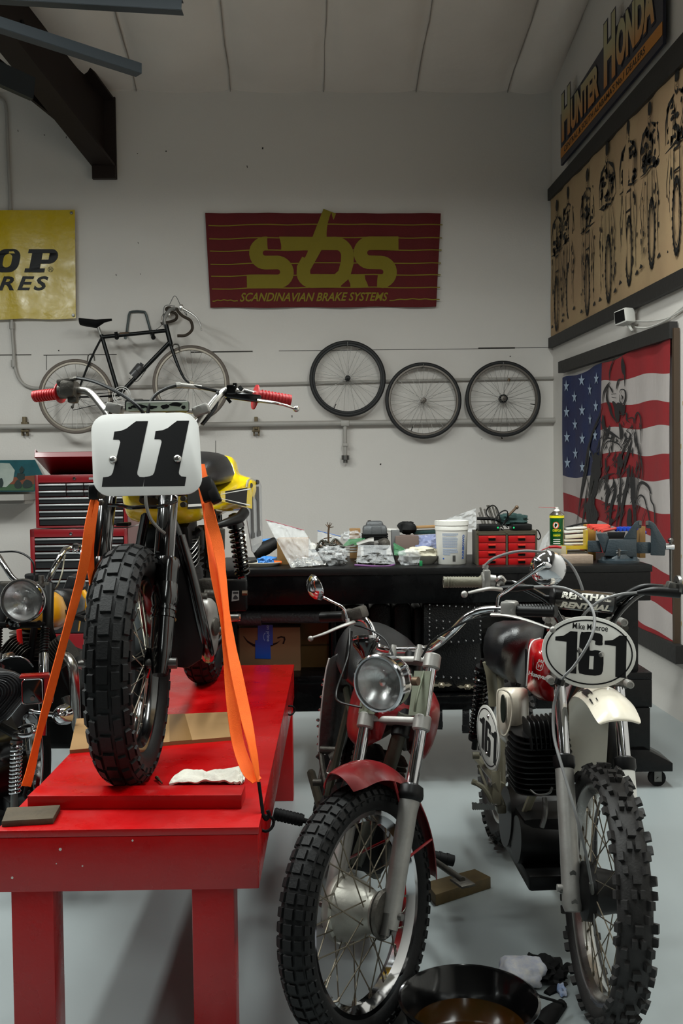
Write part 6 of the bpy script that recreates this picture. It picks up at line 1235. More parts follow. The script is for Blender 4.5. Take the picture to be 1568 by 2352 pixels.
# tank
def hp(*a): return a
b = MB(); x0 = .024
ringsec(b, [(.33, x0, [(0, .87), (.05, .868), (.085, .86), (.095, .84), (.085, .81), (.06, .79), (0, .79)]), (.40, x0, [(0, .915), (.06, .912), (.11, .90), (.128, .87), (.125, .81), (.10, .755), (0, .74)]),
            (.55, x0, [(0, .938), (.07, .935), (.115, .92), (.135, .885), (.136, .81), (.11, .74), (0, .73)]), (.72, x0, [(0, .925), (.06, .922), (.10, .905), (.12, .88), (.118, .82), (.10, .755), (0, .75)]), (.84, x0, [(0, .90), (.05, .895), (.08, .89), (.09, .87), (.085, .83), (.07, .80), (0, .80)])])
m1.part('fuel_tank', b, 'yellow', smooth=60, bev=0)
def tside(y, z, o=.002):                        # point on the tank's right side
    K = ((.33, .095, .085), (.40, .128, .1255), (.55, .1355, .136), (.72, .1205, .1185), (.84, .09, .086)); i = max(k for k in range(4) if K[k][0] <= y + 1e-6); f = (y - K[i][0]) / (K[i + 1][0] - K[i][0]); hw = K[i][1] * (1 - f) + K[i + 1][1] * f
    return V((x0 + hw - .08 * max(0, .80 - z) + o + .002, y - o - .001, z))
b = MB()
def band(z0, z1, y0, y1, o, mi, n=10, tp=0):
    b.mi = mi
    for i in range(n):
        ya, yb = y0 + (y1 - y0) * i / n, y0 + (y1 - y0) * (i + 1) / n; k0, k1_ = tp * i / n, tp * (i + 1) / n
        b.add([tside(ya, z0 + k0, o), tside(yb, z0 + k1_, o), tside(yb, z1 - k1_, o), tside(ya, z1 - k0, o)], [(0, 1, 2, 3)])
band(.785, .865, .333, .74, .002, 0, 24); band(.793, .801, .333, .74, .0035, 1, 24); band(.849, .857, .333, .74, .0035, 1, 24)
for i in range(4): band(.801, .849, .41 + i * .018, .418 + i * .018, .0035, 1, 1)
m1.part('tank_stripe', b, ['decal_k', 'decal_w'], smooth=0)
# seat and tail
b = MB(); ringsec(b, [(.66, .04, [(0, .935), (.05, .93), (.085, .91), (.09, .87), (0, .84)]), (.76, .04, [(0, .968), (.08, .96), (.12, .935), (.13, .87), (0, .85)]), (.95, .045, [(0, .99), (.09, .982), (.135, .95), (.143, .87), (0, .85)]), (1.12, .045, [(0, .99), (.09, .984), (.130, .955), (.14, .88), (0, .86)]), (1.21, .045, [(0, .975), (.08, .97), (.10, .95), (.11, .89), (0, .88)])]); m1.part('seat', b, 'vinyl', smooth=60)
b = MB(); b.tube([V((-.06, 1.16, .972)), V((.04, 1.16, .992)), V((.14, 1.16, .972))], .006, 6, flat=.5); m1.part('seat_strap', b, 'blk')
def tl(y, a): return (y, .045, a)
b = MB(); ringsec(b, [tl(.70, [(0, .80), (.07, .80), (.09, .80), (.095, .79), (.095, .78), (.09, .77), (0, .77)]), tl(.95, [(0, .85), (.10, .85), (.145, .848), (.150, .83), (.13, .80), (.12, .757), (0, .757)]),
            tl(1.17, [(0, .885), (.13, .885), (.15, .88), (.17, .87), (.205, .86), (.165, .755), (0, .755)]), tl(1.23, [(0, .965), (.11, .962), (.135, .94), (.15, .90), (.215, .868), (.18, .755), (0, .755)]),
            tl(1.34, [(0, .985), (.10, .98), (.135, .95), (.15, .90), (.215, .865), (.18, .76), (0, .76)]), tl(1.50, [(0, .965), (.08, .955), (.11, .92), (.13, .88), (.15, .85), (.14, .78), (0, .78)]), tl(1.62, [(0, .92), (.05, .915), (.07, .90), (.08, .87), (.09, .84), (.08, .81), (0, .81)])])
m1.part('tail_cowl', b, 'yellow', smooth=50)
def z5(x, y, d): return P1(380 + x / 3.92, 1020 + y / 3.92, d)
def sp_(u, v, o=0):                              # side panel surface: u 0 front..1 rear, v 0 top..1 bottom
    top = z5(428 + 292 * u, 432 - 47 * u, 3.62 + .5 * u); bot = z5(428 + 292 * u, 512 + 63 * u, 3.62 + .5 * u); p = top.lerp(bot, v); return p + V((.985, -.17, 0)) * (o + .02)
b = MB(); b.grid(lambda u, v: sp_(u, v * 1.08 - .04) + V((.004, 0, 0)), 8, 4, .004); m1.part('side_panel', b, 'yellow')
b = MB()
def spq(pts, o, mi): b.mi = mi; b.add([sp_(u, v, o) for u, v in pts], [tuple(range(len(pts)))])
spq([(0, .02), (1, .0), (.97, 1), (0, .95)], .006, 0)
for q in ([(.0, .22), (.96, .05), (.96, .11), (0, .28)], [(.0, .68), (.94, .86), (.94, .92), (0, .74)], [(.94, .05), (.97, .05), (.95, .92), (.925, .92)], [(.13, .26), (.15, .26), (.2, .7), (.18, .7)], [(.32, .22), (.34, .22), (.38, .74), (.36, .74)], [(.50, .18), (.52, .18), (.60, .80), (.58, .80)]): spq(q, .008, 1)
spq([(.60, .20), (.92, .14), (.90, .84), (.66, .80)], .0075, 2); m1.part('side_stripe', b, ['decal_k', 'decal_w', mat('dark grey decal', (46, 46, 48), .35)], smooth=0)
# clear side number plate
M['smoke'] = mat('smoky clear plate', (170, 172, 174), .15, alpha=.6)
def sq(u, v, o=0):                               # u 0..1 rearwards, v 0 top..1
    return V((.238 + .035 * u + o, 1.12 + .34 * u, .885 - .315 * v))
b = MB(); pts = [(0, .12), (.08, .03), (.3, 0), (.85, .04), (.98, .12), (1, .85), (.93, .92), (.42, 1), (.30, .97), (.02, .55)]
a_ = [sq(u, v) for u, v in pts]; c_ = [sq(u, v, .004) for u, v in pts]; n_ = len(pts); b.add(a_ + c_, [tuple(range(n_)), tuple(range(2 * n_ - 1, n_ - 1, -1))] + [(i, (i + 1) % n_, n_ + (i + 1) % n_, n_ + i) for i in range(n_)]); m1.part('side_number_plate', b, 'smoke', smooth=0)
for s_, ux in ((0, .16), (1, .56)):
    b = MB(); dg = [(ux, .12), (ux + .2, .12), (ux + .24, .72), (ux + .3, .74), (ux + .3, .80), (ux + .06, .80), (ux + .06, .74), (ux + .10, .72), (ux + .07, .30), (ux, .28)]
    b.add([sq(u, v, .006) for u, v in dg], [tuple(range(len(dg)))]); b.add([sq(u, v, -.002) for u, v in dg], [tuple(range(len(dg)))]); m1.part('digit', b, MATS['dark grey decal'], smooth=0)
for (u, v) in ((.2, .10), (.62, .06)): b = MB(); q = sq(u, v, .004); b.cyl(q, q + V((.008, -.004, 0)), .010, n=12); m1.part('plate_bolt', b, 'blk_gloss')
# engine, frame, exhaust, shocks
b = MB()
for s in (-1, 1):
    b.tube([V((.02 + s * .02, .34, .84)), V((.02 + s * .08, .42, .62)), V((.02 + s * .13, .50, .38)), V((.02 + s * .13, .58, .28)), V((.02 + s * .13, 1.0, .27)), V((.02 + s * .12, 1.08, .40)), V((.03 + s * .10, 1.08, .74))], .016, 10)
    b.tube([V((.02, .36, .84)), V((.03 + s * .06, .6, .76)), V((.03 + s * .11, 1.0, .75)), V((.03 + s * .13, 1.5, .78))], .013, 8)
    b.tube([V((.02 + s * .11, 1.02, .36)), V((.02 + s * .12, 1.2, .345)), V((.02 + s * .12, 1.46, .338))], .019, 8)
b.box((.02, 1.06, .40), (.26, .05, .12), None, .01); b.tube([P1(412, 1232, 3.16), P1(440, 1330, 3.14), P1(474, 1480, 3.16), P1(478, 1510, 3.25)], .020, 10)
m1.part('frame', b, 'blk_gloss')
b = MB(); g_ = [(396, 1250), (414, 1262), (440, 1345), (470, 1470), (462, 1515), (430, 1535), (392, 1530)]; b.add([P1(x, y, 3.14) for x, y in g_] + [P1(x, y, 3.19) for x, y in g_], [tuple(range(7)), tuple(range(13, 6, -1))] + [(i, (i + 1) % 7, 7 + (i + 1) % 7, 7 + i) for i in range(7)]); m1.part('engine_guard', b, 'blk', bev=.004)
b = MB(); up = V((0, -.30, 1)).normalized()
fins(b, (.02, .58, .56), up, .24, .22, 9, .021, .0035, (0, 1, 0)); m1.part('cylinder', b, M.setdefault('fin', mat('black finned cylinder', (18, 18, 19), .4, .3)), smooth=30)
b = MB()
for i in range(5): z = P1(440, 1262 + i * 12, 3.3).z; b.tube([P1(420, 1258 + i * 12 + 8, 3.30), P1(438, 1258 + i * 12 + 4, 3.29), P1(455, 1240 + i * 13, 3.34), P1(457, 1232 + i * 10, 3.42)], .0018, 5)
for i in range(4): b.tube([P1(441, 1240 + i * 6, 3.42), P1(455, 1238 + i * 6, 3.43)], .0016, 5, k=0)
m1.part('fin_edge', b, 'steel')
b = MB(); b.box((.02, .62, .70), (.16, .20, .10), Matrix.Rotation(.25, 4, 'X'), .02); b.box((.02, .70, .66), (.20, .12, .10), None, .02); m1.part('cylinder_head', b, 'blk')
b = MB(); b.box((.03, .72, .38), (.24, .40, .24), None, .04); b.box((.035, .56, .44), (.20, .14, .32), None, .04); m1.part('crankcase', b, 'blk')
b = MB(); c = P1(468, 1440, 3.38); A = V((.97, -.24, 0)).normalized()
cc = [(x * .62, y * .86) for x, y in sm2([(-.085, .10), (-.03, .118), (.04, .105), (.078, .05), (.085, -.02), (.07, -.085), (.02, -.125), (-.035, -.12), (-.078, -.07), (-.088, .02)], 4)]
Tc = frame(c, V((A.y, -A.x, 0)) * -1, (0, 0, 1)); rs = []
for h, k_ in ((-.05, .98), (.012, 1.0), (.028, .97), (.036, .88), (.039, .5)): rs.append([Tc @ V((x * k_, y * k_, h * (1 if Tc.to_3x3() @ V((0, 0, 1)) @ V((1, 0, 0)) > 0 else -1))) for x, y in cc])
b.rings(rs); m1.part('clutch_cover', b, 'alu', smooth=45)
b = MB(); q = c + A * .038; b.lathe([(0, .012), (.022, .012), (.03, .008), (.032, 0), (0, 0)], q + V((0, 0, .002)), A, 20); m1.part('clutch_boss', b, 'aludark'); b = MB(); b.cyl(P1(456, 1372, 3.36), P1(476, 1372, 3.36), .016, n=12); m1.part('filler_boss', b, 'aludark')
b = MB(); b.cyl(P1(500, 1448, 3.45), P1(512, 1448, 3.45), .014, n=12); b.cyl(P1(506, 1418, 3.50), P1(548, 1418, 3.50), .012, n=12); m1.part('shift_shaft', b, 'steel')
b = MB(); b.tube([P1(515, 1420, 3.6), P1(550, 1418, 3.62)], .014, 10, k=0); b.cyl(P1(533, 1416, 3.61), P1(553, 1416, 3.61), .009, n=8); m1.part('footpeg', b, 'polished')
b = MB(); b.tube([P1(495, 1207, 3.7), P1(520, 1200, 3.75), P1(548, 1190, 3.85), P1(560, 1178, 3.95)], [.010, .016, .021, .022], 12); m1.part('intake_hose', b, 'blk')
sA, sB = P1(540, 1198, 4.02), P1(560, 1345, 4.10); sA2, sB2 = sA - V((.34, 0, 0)), sB - V((.36, 0, 0))
for (p, q) in ((sA, sB), (sA2, sB2)):
    b = MB(); b.tube([p.lerp(q, -.12), p.lerp(q, .95), q.lerp(p, -.12)], [.012, .012, .012], 10, k=0); b.tube([p.lerp(q, -.1), p.lerp(q, .04), p.lerp(q, .07)], [.024, .034, .036], 16, k=0); b.tube([p.lerp(q, .8), p.lerp(q, .82), p.lerp(q, 1.0)], [.032, .026, .02], 14, k=0); m1.part('shock_body', b, 'blk_gloss')
    b = MB(); spring(b, p.lerp(q, .06), p.lerp(q, .82), .028, .0055, 10); m1.part('shock_spring', b, 'blk_gloss')
b = MB(); b.cyl(P1(553, 1334, 4.05), P1(564, 1334, 4.05), .011, n=8); m1.part('swingarm_bolt', b, 'steel'); b = MB(); b.box(P1(540, 1367, 3.85), (.09, .05, .12), None, .006); m1.part('swingarm_bracket', b, 'blk')
b = MB(); T_ = m1.inv @ frame(W(541, 1368, 3.80), RT, (0, 0, 1)); b.prism([(-.016, -.022), (.013, -.018), (.013, .018), (-.013, .018)], .001, T_); b.mi = 1; b.flat(rrect(.02, .008, .001, cy=.011), T_, .001); b.flat(sm2([(-.01, -.012), (-.006, -.002), (0, .002), (.006, -.003), (.009, -.011), (0, -.014)]), T_, .001); m1.part('grey_sticker', b, [mat('grey sticker', (150, 150, 148), .5), MATS['dark grey decal']], smooth=0)
b = MB(); b.cyl(P1(556, 1362, 3.8), P1(568, 1362, 3.8), .010, n=6); m1.part('bracket_bolt', b, 'rusty')
b = MB(); T_ = m1.inv @ frame(W(500, 1243, 3.62), RT + V((0, 0, .0)), (0, 0, 1)); b.prism([(-.028, -.05), (.012, -.05), (.024, -.03), (.026, .045), (-.024, .048)], .03, T_); m1.part('oil_tank', b, 'aludark', bev=.004)
b = MB(); b.prism(ell(.007, .026, 20), .004, T_ @ Matrix.Translation((.006, -.004, .016))); m1.part('oval_badge', b, mat('old gold badge', (120, 106, 60), .5, .4))
b = MB(); b.tube([P1(492, 1170, 3.7), P1(505, 1220, 3.72), P1(512, 1290, 3.7), P1(505, 1350, 3.6), P1(495, 1385, 3.5)], .005, 7); b.tube([P1(425, 1215, 3.5), P1(445, 1225, 3.5), P1(460, 1215, 3.5)], .008, 7); b.tube([P1(470, 1330, 3.5), P1(468, 1360, 3.45), P1(480, 1385, 3.4)], .006, 7); m1.part('rubber_line', b, 'blk')
b = MB(); b.cyl(P1(470, 1366, 3.4), P1(496, 1366, 3.4), .018, n=12); b.box(P1(476, 1345, 3.45), (.07, .06, .05), None, .01); m1.part('starter_boss', b, 'aludark')
b = MB(); b.box(P1(284, 1204, 3.2), (.04, .05, .012), None, .003); m1.part('frame_tab', b, 'blk')
# ---------------- worn red trail motorcycle on its side stand ----------------
def steerm(rake, off, r, ang):                   # rotation about the steering axis of a bike-local frame
    u = V((0, math.sin(R(rake)), math.cos(R(rake)))); p = V((0, off, r)); return Matrix.Translation(p) @ Matrix.Rotation(R(ang), 4, u) @ Matrix.Translation(-p), u
RH = .33
S0, u2 = steerm(26, .055, RH, -41.5)
Bz = Matrix.Rotation(R(-2.35 + 3.8), 4, 'Z') @ Matrix.Rotation(R(15), 4, 'Y')
c0 = Bz @ S0 @ V((0, 0, RH)); tgt = W(828, 2110, 2.64)
ax_ = (Bz @ S0).to_3x3() @ V((1, 0, 0)); cz_ = RH * math.sqrt(1 - ax_.z ** 2) + .004
TH = Matrix.Translation(V((tgt.x - c0.x, tgt.y - c0.y, cz_ - c0.z))) @ Bz
m2 = Thing('motorcycle', 'worn red trail motorcycle with a round headlight leaning on its side stand', 'motorcycle', Matrix.Translation((tgt.x, tgt.y, 0)))
BT = m2.inv @ TH; ST = BT @ S0; P2 = m2.P
mat('pale drum casting', (164, 162, 154), .45, .8, var=(10, .5, (112, 108, 98)), bump=(60, .08)); M['drum'] = MATS['pale drum casting']
tri = {'n': 58, 'rows': [[(-13, 13, .1, .9, .006), (-44, -19, .1, .86, .006), (19, 44, .1, .86, .006), (-72, -50, .1, .86, .006), (50, 72, .1, .86, .006), (-92, -78, .2, .8, .004), (78, 92, .2, .8, .004)]]}
MW = ST @ frame((0, 0, RH), (1, 0, 0), (0, 1, 0))
drum = [(0, -.075), (.05, -.075), (.085, -.07), (.092, -.060), (.092, -.045), (.085, -.04), (.075, .0), (.050, .045), (.046, .055), (.058, .058), (.060, .064), (.03, .066), (0, .066)]
make_wheel(m2, MW, RH, .092, .258, 'rubber', 'chrome', 'spokedark', 36, .0020, hub=1, blocks=tri, rimw=.058, hubr=.07, hubw=.055, nipple=.0034)
b = MB(MW); b.lathe(drum, (0, 0, 0), (1, 0, 0), 40); m2.part('hub', b, 'drum')
b = MB(MW); b.lathe([(.03, .068), (.062, .070), (.066, .074), (.060, .082), (.035, .086), (0, .086)], (0, 0, 0), (1, 0, 0), 32); m2.part('hub_cap', b, 'aludark')
def q2(x, t, y=0): return ST @ (V((x, y, RH)) + u2 * t)
for s in (-1, 1):
    x = s * .094
    b = MB(); b.tube([q2(x, -.035), q2(x, .0), q2(x, .27), q2(x, .295), q2(x, .31)], [.024, .0265, .027, .030, .030], 22, k=0); b.cyl(q2(x * 1.0, .24, 0), q2(x * .7, .24, .03), .010, n=10); m2.part('fork_slider', b, 'alu')
    b = MB(); b.cyl(q2(x, -.045, -.018), q2(x, .01, -.018), .013, n=12); b.cyl(q2(x + .0, -.045, .018), q2(x, .01, .018), .013, n=12); b.box((0, 0, 0), (.001, .001, .001)) if False else None; b.cyl(q2(x, -.052, -.018), q2(x, -.045, -.018), .007, n=6); b.cyl(q2(x, -.052, .018), q2(x, -.045, .018), .007, n=6); m2.part('axle_clamp', b, 'steel')
    b = MB(); b.tube([q2(x, .30), q2(x, .31), q2(x, .32), q2(x, .34), q2(x, .347)], [.031, .037, .037, .033, .020], 22, k=0); m2.part('dust_boot', b, 'blk')
    b = MB(); b.cyl(q2(x, .335), q2(x, .70), .0172, n=22); m2.part('stanchion', b, 'chrome')
b = MB(); b.cyl(q2(-.13, 0), q2(.13, 0), .009, n=12); m2.part('axle', b, 'steel')
for nm, t, m_ in (('lower_clamp', .52, 'alu'), ('upper_clamp', .705, 'alu')):
    b = MB(); b.bar(q2(-.094, t, .02), q2(.094, t, .02), .04, .020, up=ST.to_3x3() @ u2, bev=.006)
    for s in (-1, 1): b.tube([q2(s * .094, t - .022), q2(s * .094, t - .018), q2(s * .094, t + .018), q2(s * .094, t + .022)], [.022, .0255, .0255, .022], 20, k=0)
    if nm[0] == 'u':
        for x in (-.045, .045): b.cyl(q2(x, t, .0), q2(x, t + .035, .0), .0125, n=14); b.cyl(q2(x, t + .035, .0), q2(x, t + .052, .0), .009, n=12)
    m2.part(nm, b, m_)
b = MB(); b.cyl(q2(0, .47, .055), q2(0, .74, .055), .028, n=16); m2.part('steering_head', b, 'blk')
# fork ears and headlight
for s in (-1, 1): b = MB(); b.bar(q2(s * .085, .545, -.02), q2(s * .085, .68, -.03), .005, .055, up=ST.to_3x3() @ V((1, 0, 0))); b.tube([q2(s * .085, .56, -.04), q2(s * .09, .60, -.05), q2(s * .088, .68, -.03)], .004, 6); m2.part('headlight_bracket', b, M.setdefault('pgreen', MATS['green turf print']) if False else mat('pale green grey paint', (104, 110, 92), .5, .2, var=(20, .5, (70, 70, 54))))
hc2 = P2(868, 1571, 2.67) ; hx = ST.to_3x3() @ V((-.02, -1, -.06)).normalized()
b = MB(); b.lathe([(0, -.115), (.030, -.112), (.058, -.088), (.074, -.05), (.078, -.012), (.080, -.010), (.080, .0), (.076, .004), (.0715, .004), (.070, .0), (.070, -.014)], hc2, hx, 40); hd = m2.part('headlight', b, 'chrome')
b = MB(); b.lathe([(0, -.062), (.03, -.05), (.055, -.03), (.070, -.006)], hc2, hx, 32); b.lathe([(0, -.02), (.010, -.022), (.012, -.05)], hc2, hx, 12); m2.part('reflector', b, M.setdefault('refl', mat('headlight reflector', (190, 190, 190), .25, 1)), parent=hd)
def lens(c, ax, r, n=46):
    ax = ax.normalized(); side_ = ax.cross(V((0, 0, 1))).normalized(); up = side_.cross(ax); b = MB()
    def fn(u, v):
        a = 6.283 * u; rr = r * v; x, y = rr * math.cos(a), rr * math.sin(a); return c + side_ * x + up * y + ax * (.012 * (1 - v * v) + .0022 * math.sin(x * 900) * (1 if y < r * .8 else 0))
    b.grid(fn, n, 30); return b
M['lens'] = mat('ribbed headlight glass', (235, 236, 232), .06, 0, trans=.85, alpha=.32)
m2.part('lens', lens(hc2, hx, .0715), 'lens', parent=hd)
for s in (-1, 1): b = MB(); c = hc2 - hx * .05 + (ST.to_3x3() @ V((s, 0, 0))) * .078; b.cyl(c, c + (ST.to_3x3() @ V((s, 0, 0))) * .018, .012, n=10); m2.part('headlight_bolt', b, 'rusty')
# fender
b = MB()
def fen(u, v):
    th = R(13 - 107 * u); rr = .372; w = .068 * (1 - .12 * u) * (1 - .35 * max(0, (.07 - u) / .07) ** 2); a = (v - .5) * 2
    lip = .018 * max(0, 1 - u / .06) * (1 - abs(a)) if u < .06 else 0
    return ST @ V((a * w, -(rr - .05 * a * a) * math.sin(th + lip * 3), RH + .02 + (rr - .05 * a * a) * math.cos(th)))
b.grid(fen, 40, 12, .003); m2.part('fender', b, M.setdefault('redf', mat('scuffed red fender', (116, 12, 18), .36, 0, var=(22, .35, (84, 8, 12)), coat=.2)), smooth=60)
b = MB()
for u_, v_, l in ((.10, .52, .02), (.17, .60, .014), (.06, .45, .01), (.16, .70, .016)):
    p = [V(fen(u_ + k * .008, v_ + k * .02)) for k in range(4)]; n_ = (p[0] - ST @ V((0, 0, RH))).normalized(); b.tube([q + n_ * .001 for q in p], .002, 4)
m2.part('paint_scrape', b, 'redold' if False else mat('bare paint scrape', (196, 160, 156), .6))
for s in (-1, 1):
    for u_, tt in ((.30, .26), (.80, .12)): b = MB(); b.tube([V(fen(u_, .5 + s * .48)), q2(s * .083, tt, .0)], .004, 6, k=0); m2.part('fender_stay', b, 'redold')
# handlebar
bar = [(738, 1418, 3.22), (800, 1416, 3.17), (828, 1420, 3.14), (843, 1428, 3.13), (853, 1446, 3.12), (861, 1474, 3.10), (873, 1488, 3.09), (894, 1492, 3.06), (931, 1492, 3.02), (975, 1491, 2.97), (1001, 1482, 2.94), (1038, 1451, 2.91), (1068, 1421, 2.89), (1099, 1404, 2.87), (1134, 1399, 2.85), (1190, 1402, 2.81), (1275, 1404, 2.74)]
b = MB(); b.tube([P2(*p) for p in bar], .0112, 14); m2.part('handlebar', b, 'chrome')
b = MB(); b.tube([P2(1190, 1402, 2.81), P2(1276, 1404, 2.74)], .0175, 16, k=0)
for k in range(12): q = P2(1195 + 6.6 * k, 1402, 2.805 - .0055 * k); b.cyl(q - V((.002, 0, 0)), q + V((.002, 0, 0)), .0185, n=14)
m2.part('grip', b, 'blk'); b = MB(); b.tube([P2(738, 1418, 3.22), P2(790, 1416, 3.18)], .0172, 16, k=0); m2.part('grip', b, 'blk')
b = MB(); b.box(P2(1170, 1397, 2.82), (.045, .045, .042), Matrix.Rotation(-.5, 4, 'Z'), .008); b.cyl(P2(1158, 1398, 2.83), P2(1184, 1400, 2.81), .022, n=14); m2.part('switch_housing', b, 'alu')
b = MB(); b.box(P2(822, 1409, 3.14), (.055, .05, .04), Matrix.Rotation(-.55, 4, 'Z') @ Matrix.Rotation(-.35, 4, 'Y'), .01); b.box(P2(800, 1412, 3.16), (.03, .05, .035), Matrix.Rotation(-.5, 4, 'Z'), .006); m2.part('throttle_housing', b, 'aludark')
b = MB(); b.tube([P2(1130, 1412, 2.84), P2(1165, 1414, 2.80), P2(1210, 1425, 2.75), P2(1262, 1443, 2.70)], [.010, .008, .0065, .005], 10, flat=.6); b.ball(P2(1269, 1446, 2.69), .009, 12); m2.part('clutch_lever', b, 'alu')
b = MB(); b.tube([P2(812, 1429, 3.12), P2(780, 1440, 3.08), P2(745, 1455, 3.06), P2(718, 1464, 3.06)], [.010, .008, .007, .0055], 10, flat=.6); b.ball(P2(713, 1467, 3.06), .009, 12); m2.part('brake_lever', b, 'alu')
# mirrors
b = MB(); b.tube([P2(799, 1428, 3.12), P2(793, 1405, 3.12), P2(784, 1393, 3.12), P2(765, 1383, 3.14), P2(741, 1371, 3.16), P2(712, 1358, 3.17)], .0045, 10, k=3); b.cyl(P2(799, 1433, 3.12), P2(797, 1420, 3.12), .009, n=8); mm = m2.part('mirror', b, 'chrome')
def mirror(c, ax, r, par, up=(0, 0, 1)):
    b = MB(); b.lathe([(0, -.028), (r * .4, -.024), (r * .75, -.014), (r * .97, 0), (r, .004), (r * .97, .006)], c, ax, 32); o = m2.part('mirror_shell', b, 'chrome', parent=par)
    b = MB(); b.lathe([(r * .97, .0055), (0, .0058)], c, ax, 32); m2.part('mirror_glass', b, M.setdefault('mirr', mat('mirror glass', (220, 220, 220), .02, 1)), parent=par)
mirror(P2(724, 1350, 3.17), RT * .85 + FW * .45 + V((0, 0, .28)), .044, mm)
b = MB(); b.tube([P2(1141, 1410, 2.84), P2(1142, 1385, 2.84), P2(1146, 1369, 2.84), P2(1165, 1356, 2.82), P2(1210, 1325, 2.78), P2(1240, 1304, 2.75)], .0048, 10, k=3); b.cyl(P2(1141, 1412, 2.84), P2(1141, 1398, 2.84), .009, n=8); b.tube([P2(1228, 1312, 2.76), P2(1248, 1298, 2.75), P2(1262, 1300, 2.76)], [.007, .009, .008], 10); mm = m2.part('mirror', b, 'chrome')
mirror(P2(1258, 1306, 2.78), FW * 1 + RT * .16 + V((0, 0, .02)), .050, mm)
# gauge, cables
ga = P2(840, 1474, 3.02); gax = (V((0, .35, .93))).normalized()
b = MB(); b.lathe([(0, -.052), (.014, -.05), (.022, -.035), (.040, -.010), (.0415, .0), (.0415, .004)], ga, gax, 28); gg = m2.part('speedometer', b, 'blk_gloss'); b = MB(); b.lathe([(.0415, .002), (.0435, .004), (.0435, .012), (.040, .014), (.038, .012), (0, .011)], ga, gax, 28); m2.part('bezel', b, 'chrome', parent=gg)
b = MB(); b.tube([P2(815, 1436, 3.10), P2(835, 1441, 3.06), P2(862, 1453, 3.02), P2(885, 1470, 2.98), P2(898, 1495, 2.93), P2(906, 1520, 2.88)], .0032, 7); b.tube([P2(1130, 1414, 2.86), P2(1080, 1424, 2.86), P2(1030, 1448, 2.86), P2(990, 1475, 2.86), P2(968, 1510, 2.86)], .0034, 7); b.tube([P2(803, 1445, 3.08), P2(800, 1500, 3.0), P2(788, 1540, 2.95), P2(772, 1590, 2.9), P2(780, 1612, 2.85), P2(830, 1625, 2.8)], .0032, 7); b.tube([P2(806, 1450, 3.09), P2(797, 1510, 3.06), P2(792, 1560, 3.05)], .007, 7); m2.part('cable', b, 'blk')
b = MB(); b.box(P2(1012, 1466, 2.87), (.022, .008, .010), Matrix.Rotation(.3, 4, 'Y')); m2.part('cable_clip', b, 'paper')
# body: tank, seat, frame, engine
def bl(x, y, z): return BT @ V((x, y, z))
b = MB(BT); ringsec(b, [(.27, 0, [(0, .84), (.05, .835), (.07, .82), (.07, .76), (.06, .73), (.05, .73), (.04, .79), (0, .80)]), (.36, 0, [(0, .89), (.07, .875), (.115, .84), (.125, .76), (.11, .68), (.07, .68), (.05, .78), (0, .80)]), (.52, 0, [(0, .90), (.07, .885), (.125, .84), (.135, .76), (.12, .67), (.07, .67), (.05, .78), (0, .80)]), (.68, 0, [(0, .86), (.06, .85), (.09, .81), (.09, .76), (.08, .71), (.06, .71), (.05, .78), (0, .79)])]); m2.part('fuel_tank', b, 'redold', smooth=60)
b = MB(BT); ringsec(b, [(.64, 0, [(0, .86), (.07, .85), (.10, .82), (.10, .78), (0, .76)]), (.78, -.01, [(0, .925), (.10, .905), (.145, .86), (.14, .79), (0, .77)]), (1.05, -.01, [(0, .95), (.11, .93), (.15, .88), (.145, .80), (0, .78)]), (1.30, 0, [(0, .94), (.09, .92), (.12, .88), (.12, .82), (0, .80)])]); m2.part('seat', b, 'vinyl', smooth=60)
M['gframe'] = mat('greenish grey frame paint', (70, 72, 60), .5, .2, var=(14, .6, (44, 38, 28)))
b = MB(BT); b.tube([(0, .27, .82), (0, .30, .66), (0, .36, .48), (0, .44, .30)], .022, 10)
for s in (-1, 1): b.tube([(0, .27, .80), (s * .06, .45, .68), (s * .10, .70, .70), (s * .11, 1.25, .76)], .014, 8); b.tube([(s * .10, .78, .70), (s * .10, .74, .42), (s * .09, .74, .26)], .014, 8); b.tube([(0, .44, .30), (s * .09, .52, .24), (s * .09, .74, .25)], .012, 8); b.tube([(s * .10, .76, .32), (s * .12, 1.24, .31)], .017, 8)
m2.part('frame', b, 'gframe')
b = MB(BT); b.box((0, .58, .36), (.20, .28, .20), None, .03); b.cyl((-.13, .60, .34), (.13, .60, .34), .085, n=24); m2.part('crankcase', b, 'blk')
b = MB(BT); fins(b, (0, .50, .56), (0, -.25, 1), .17, .17, 8, .018, .003, (0, 1, 0)); m2.part('cylinder', b, 'aludark')
b = MB(BT); b.cyl((0, .42, .60), (0, .62, .60), .03, n=14); b.tube([(.0, .42, .58), (.04, .36, .50), (.08, .40, .36), (.10, .60, .24)], .018, 10); m2.part('exhaust', b, 'aludark')
m2r = BT @ frame((0, 1.25, .32), (1, 0, 0), (0, 1, 0))
make_wheel(m2, m2r, .315, .10, .235, 'rubber', 'polished', 'spokedark', 24, .0018, hubr=.06, hubw=.06, rimw=.06, tn=48, blocks=tri)
for (xa, xb, za) in ((-.13, -.27, .31), (.11, .36, .29)):
    b = MB(BT); b.cyl((xa, .67, za), (xb, .67, za), .009, n=8); b.tube([(xa * 1.3, .67, za), (xb, .67, za)], .019, 14, k=0)
    for k in range(8): x = xa * 1.35 + (xb - xa * 1.35) * k / 8; b.cyl((x, .67, za), (x + (.008 if xb > 0 else -.008), .67, za), .0215, n=12)
    m2.part('footpeg', b, 'blkmatte')
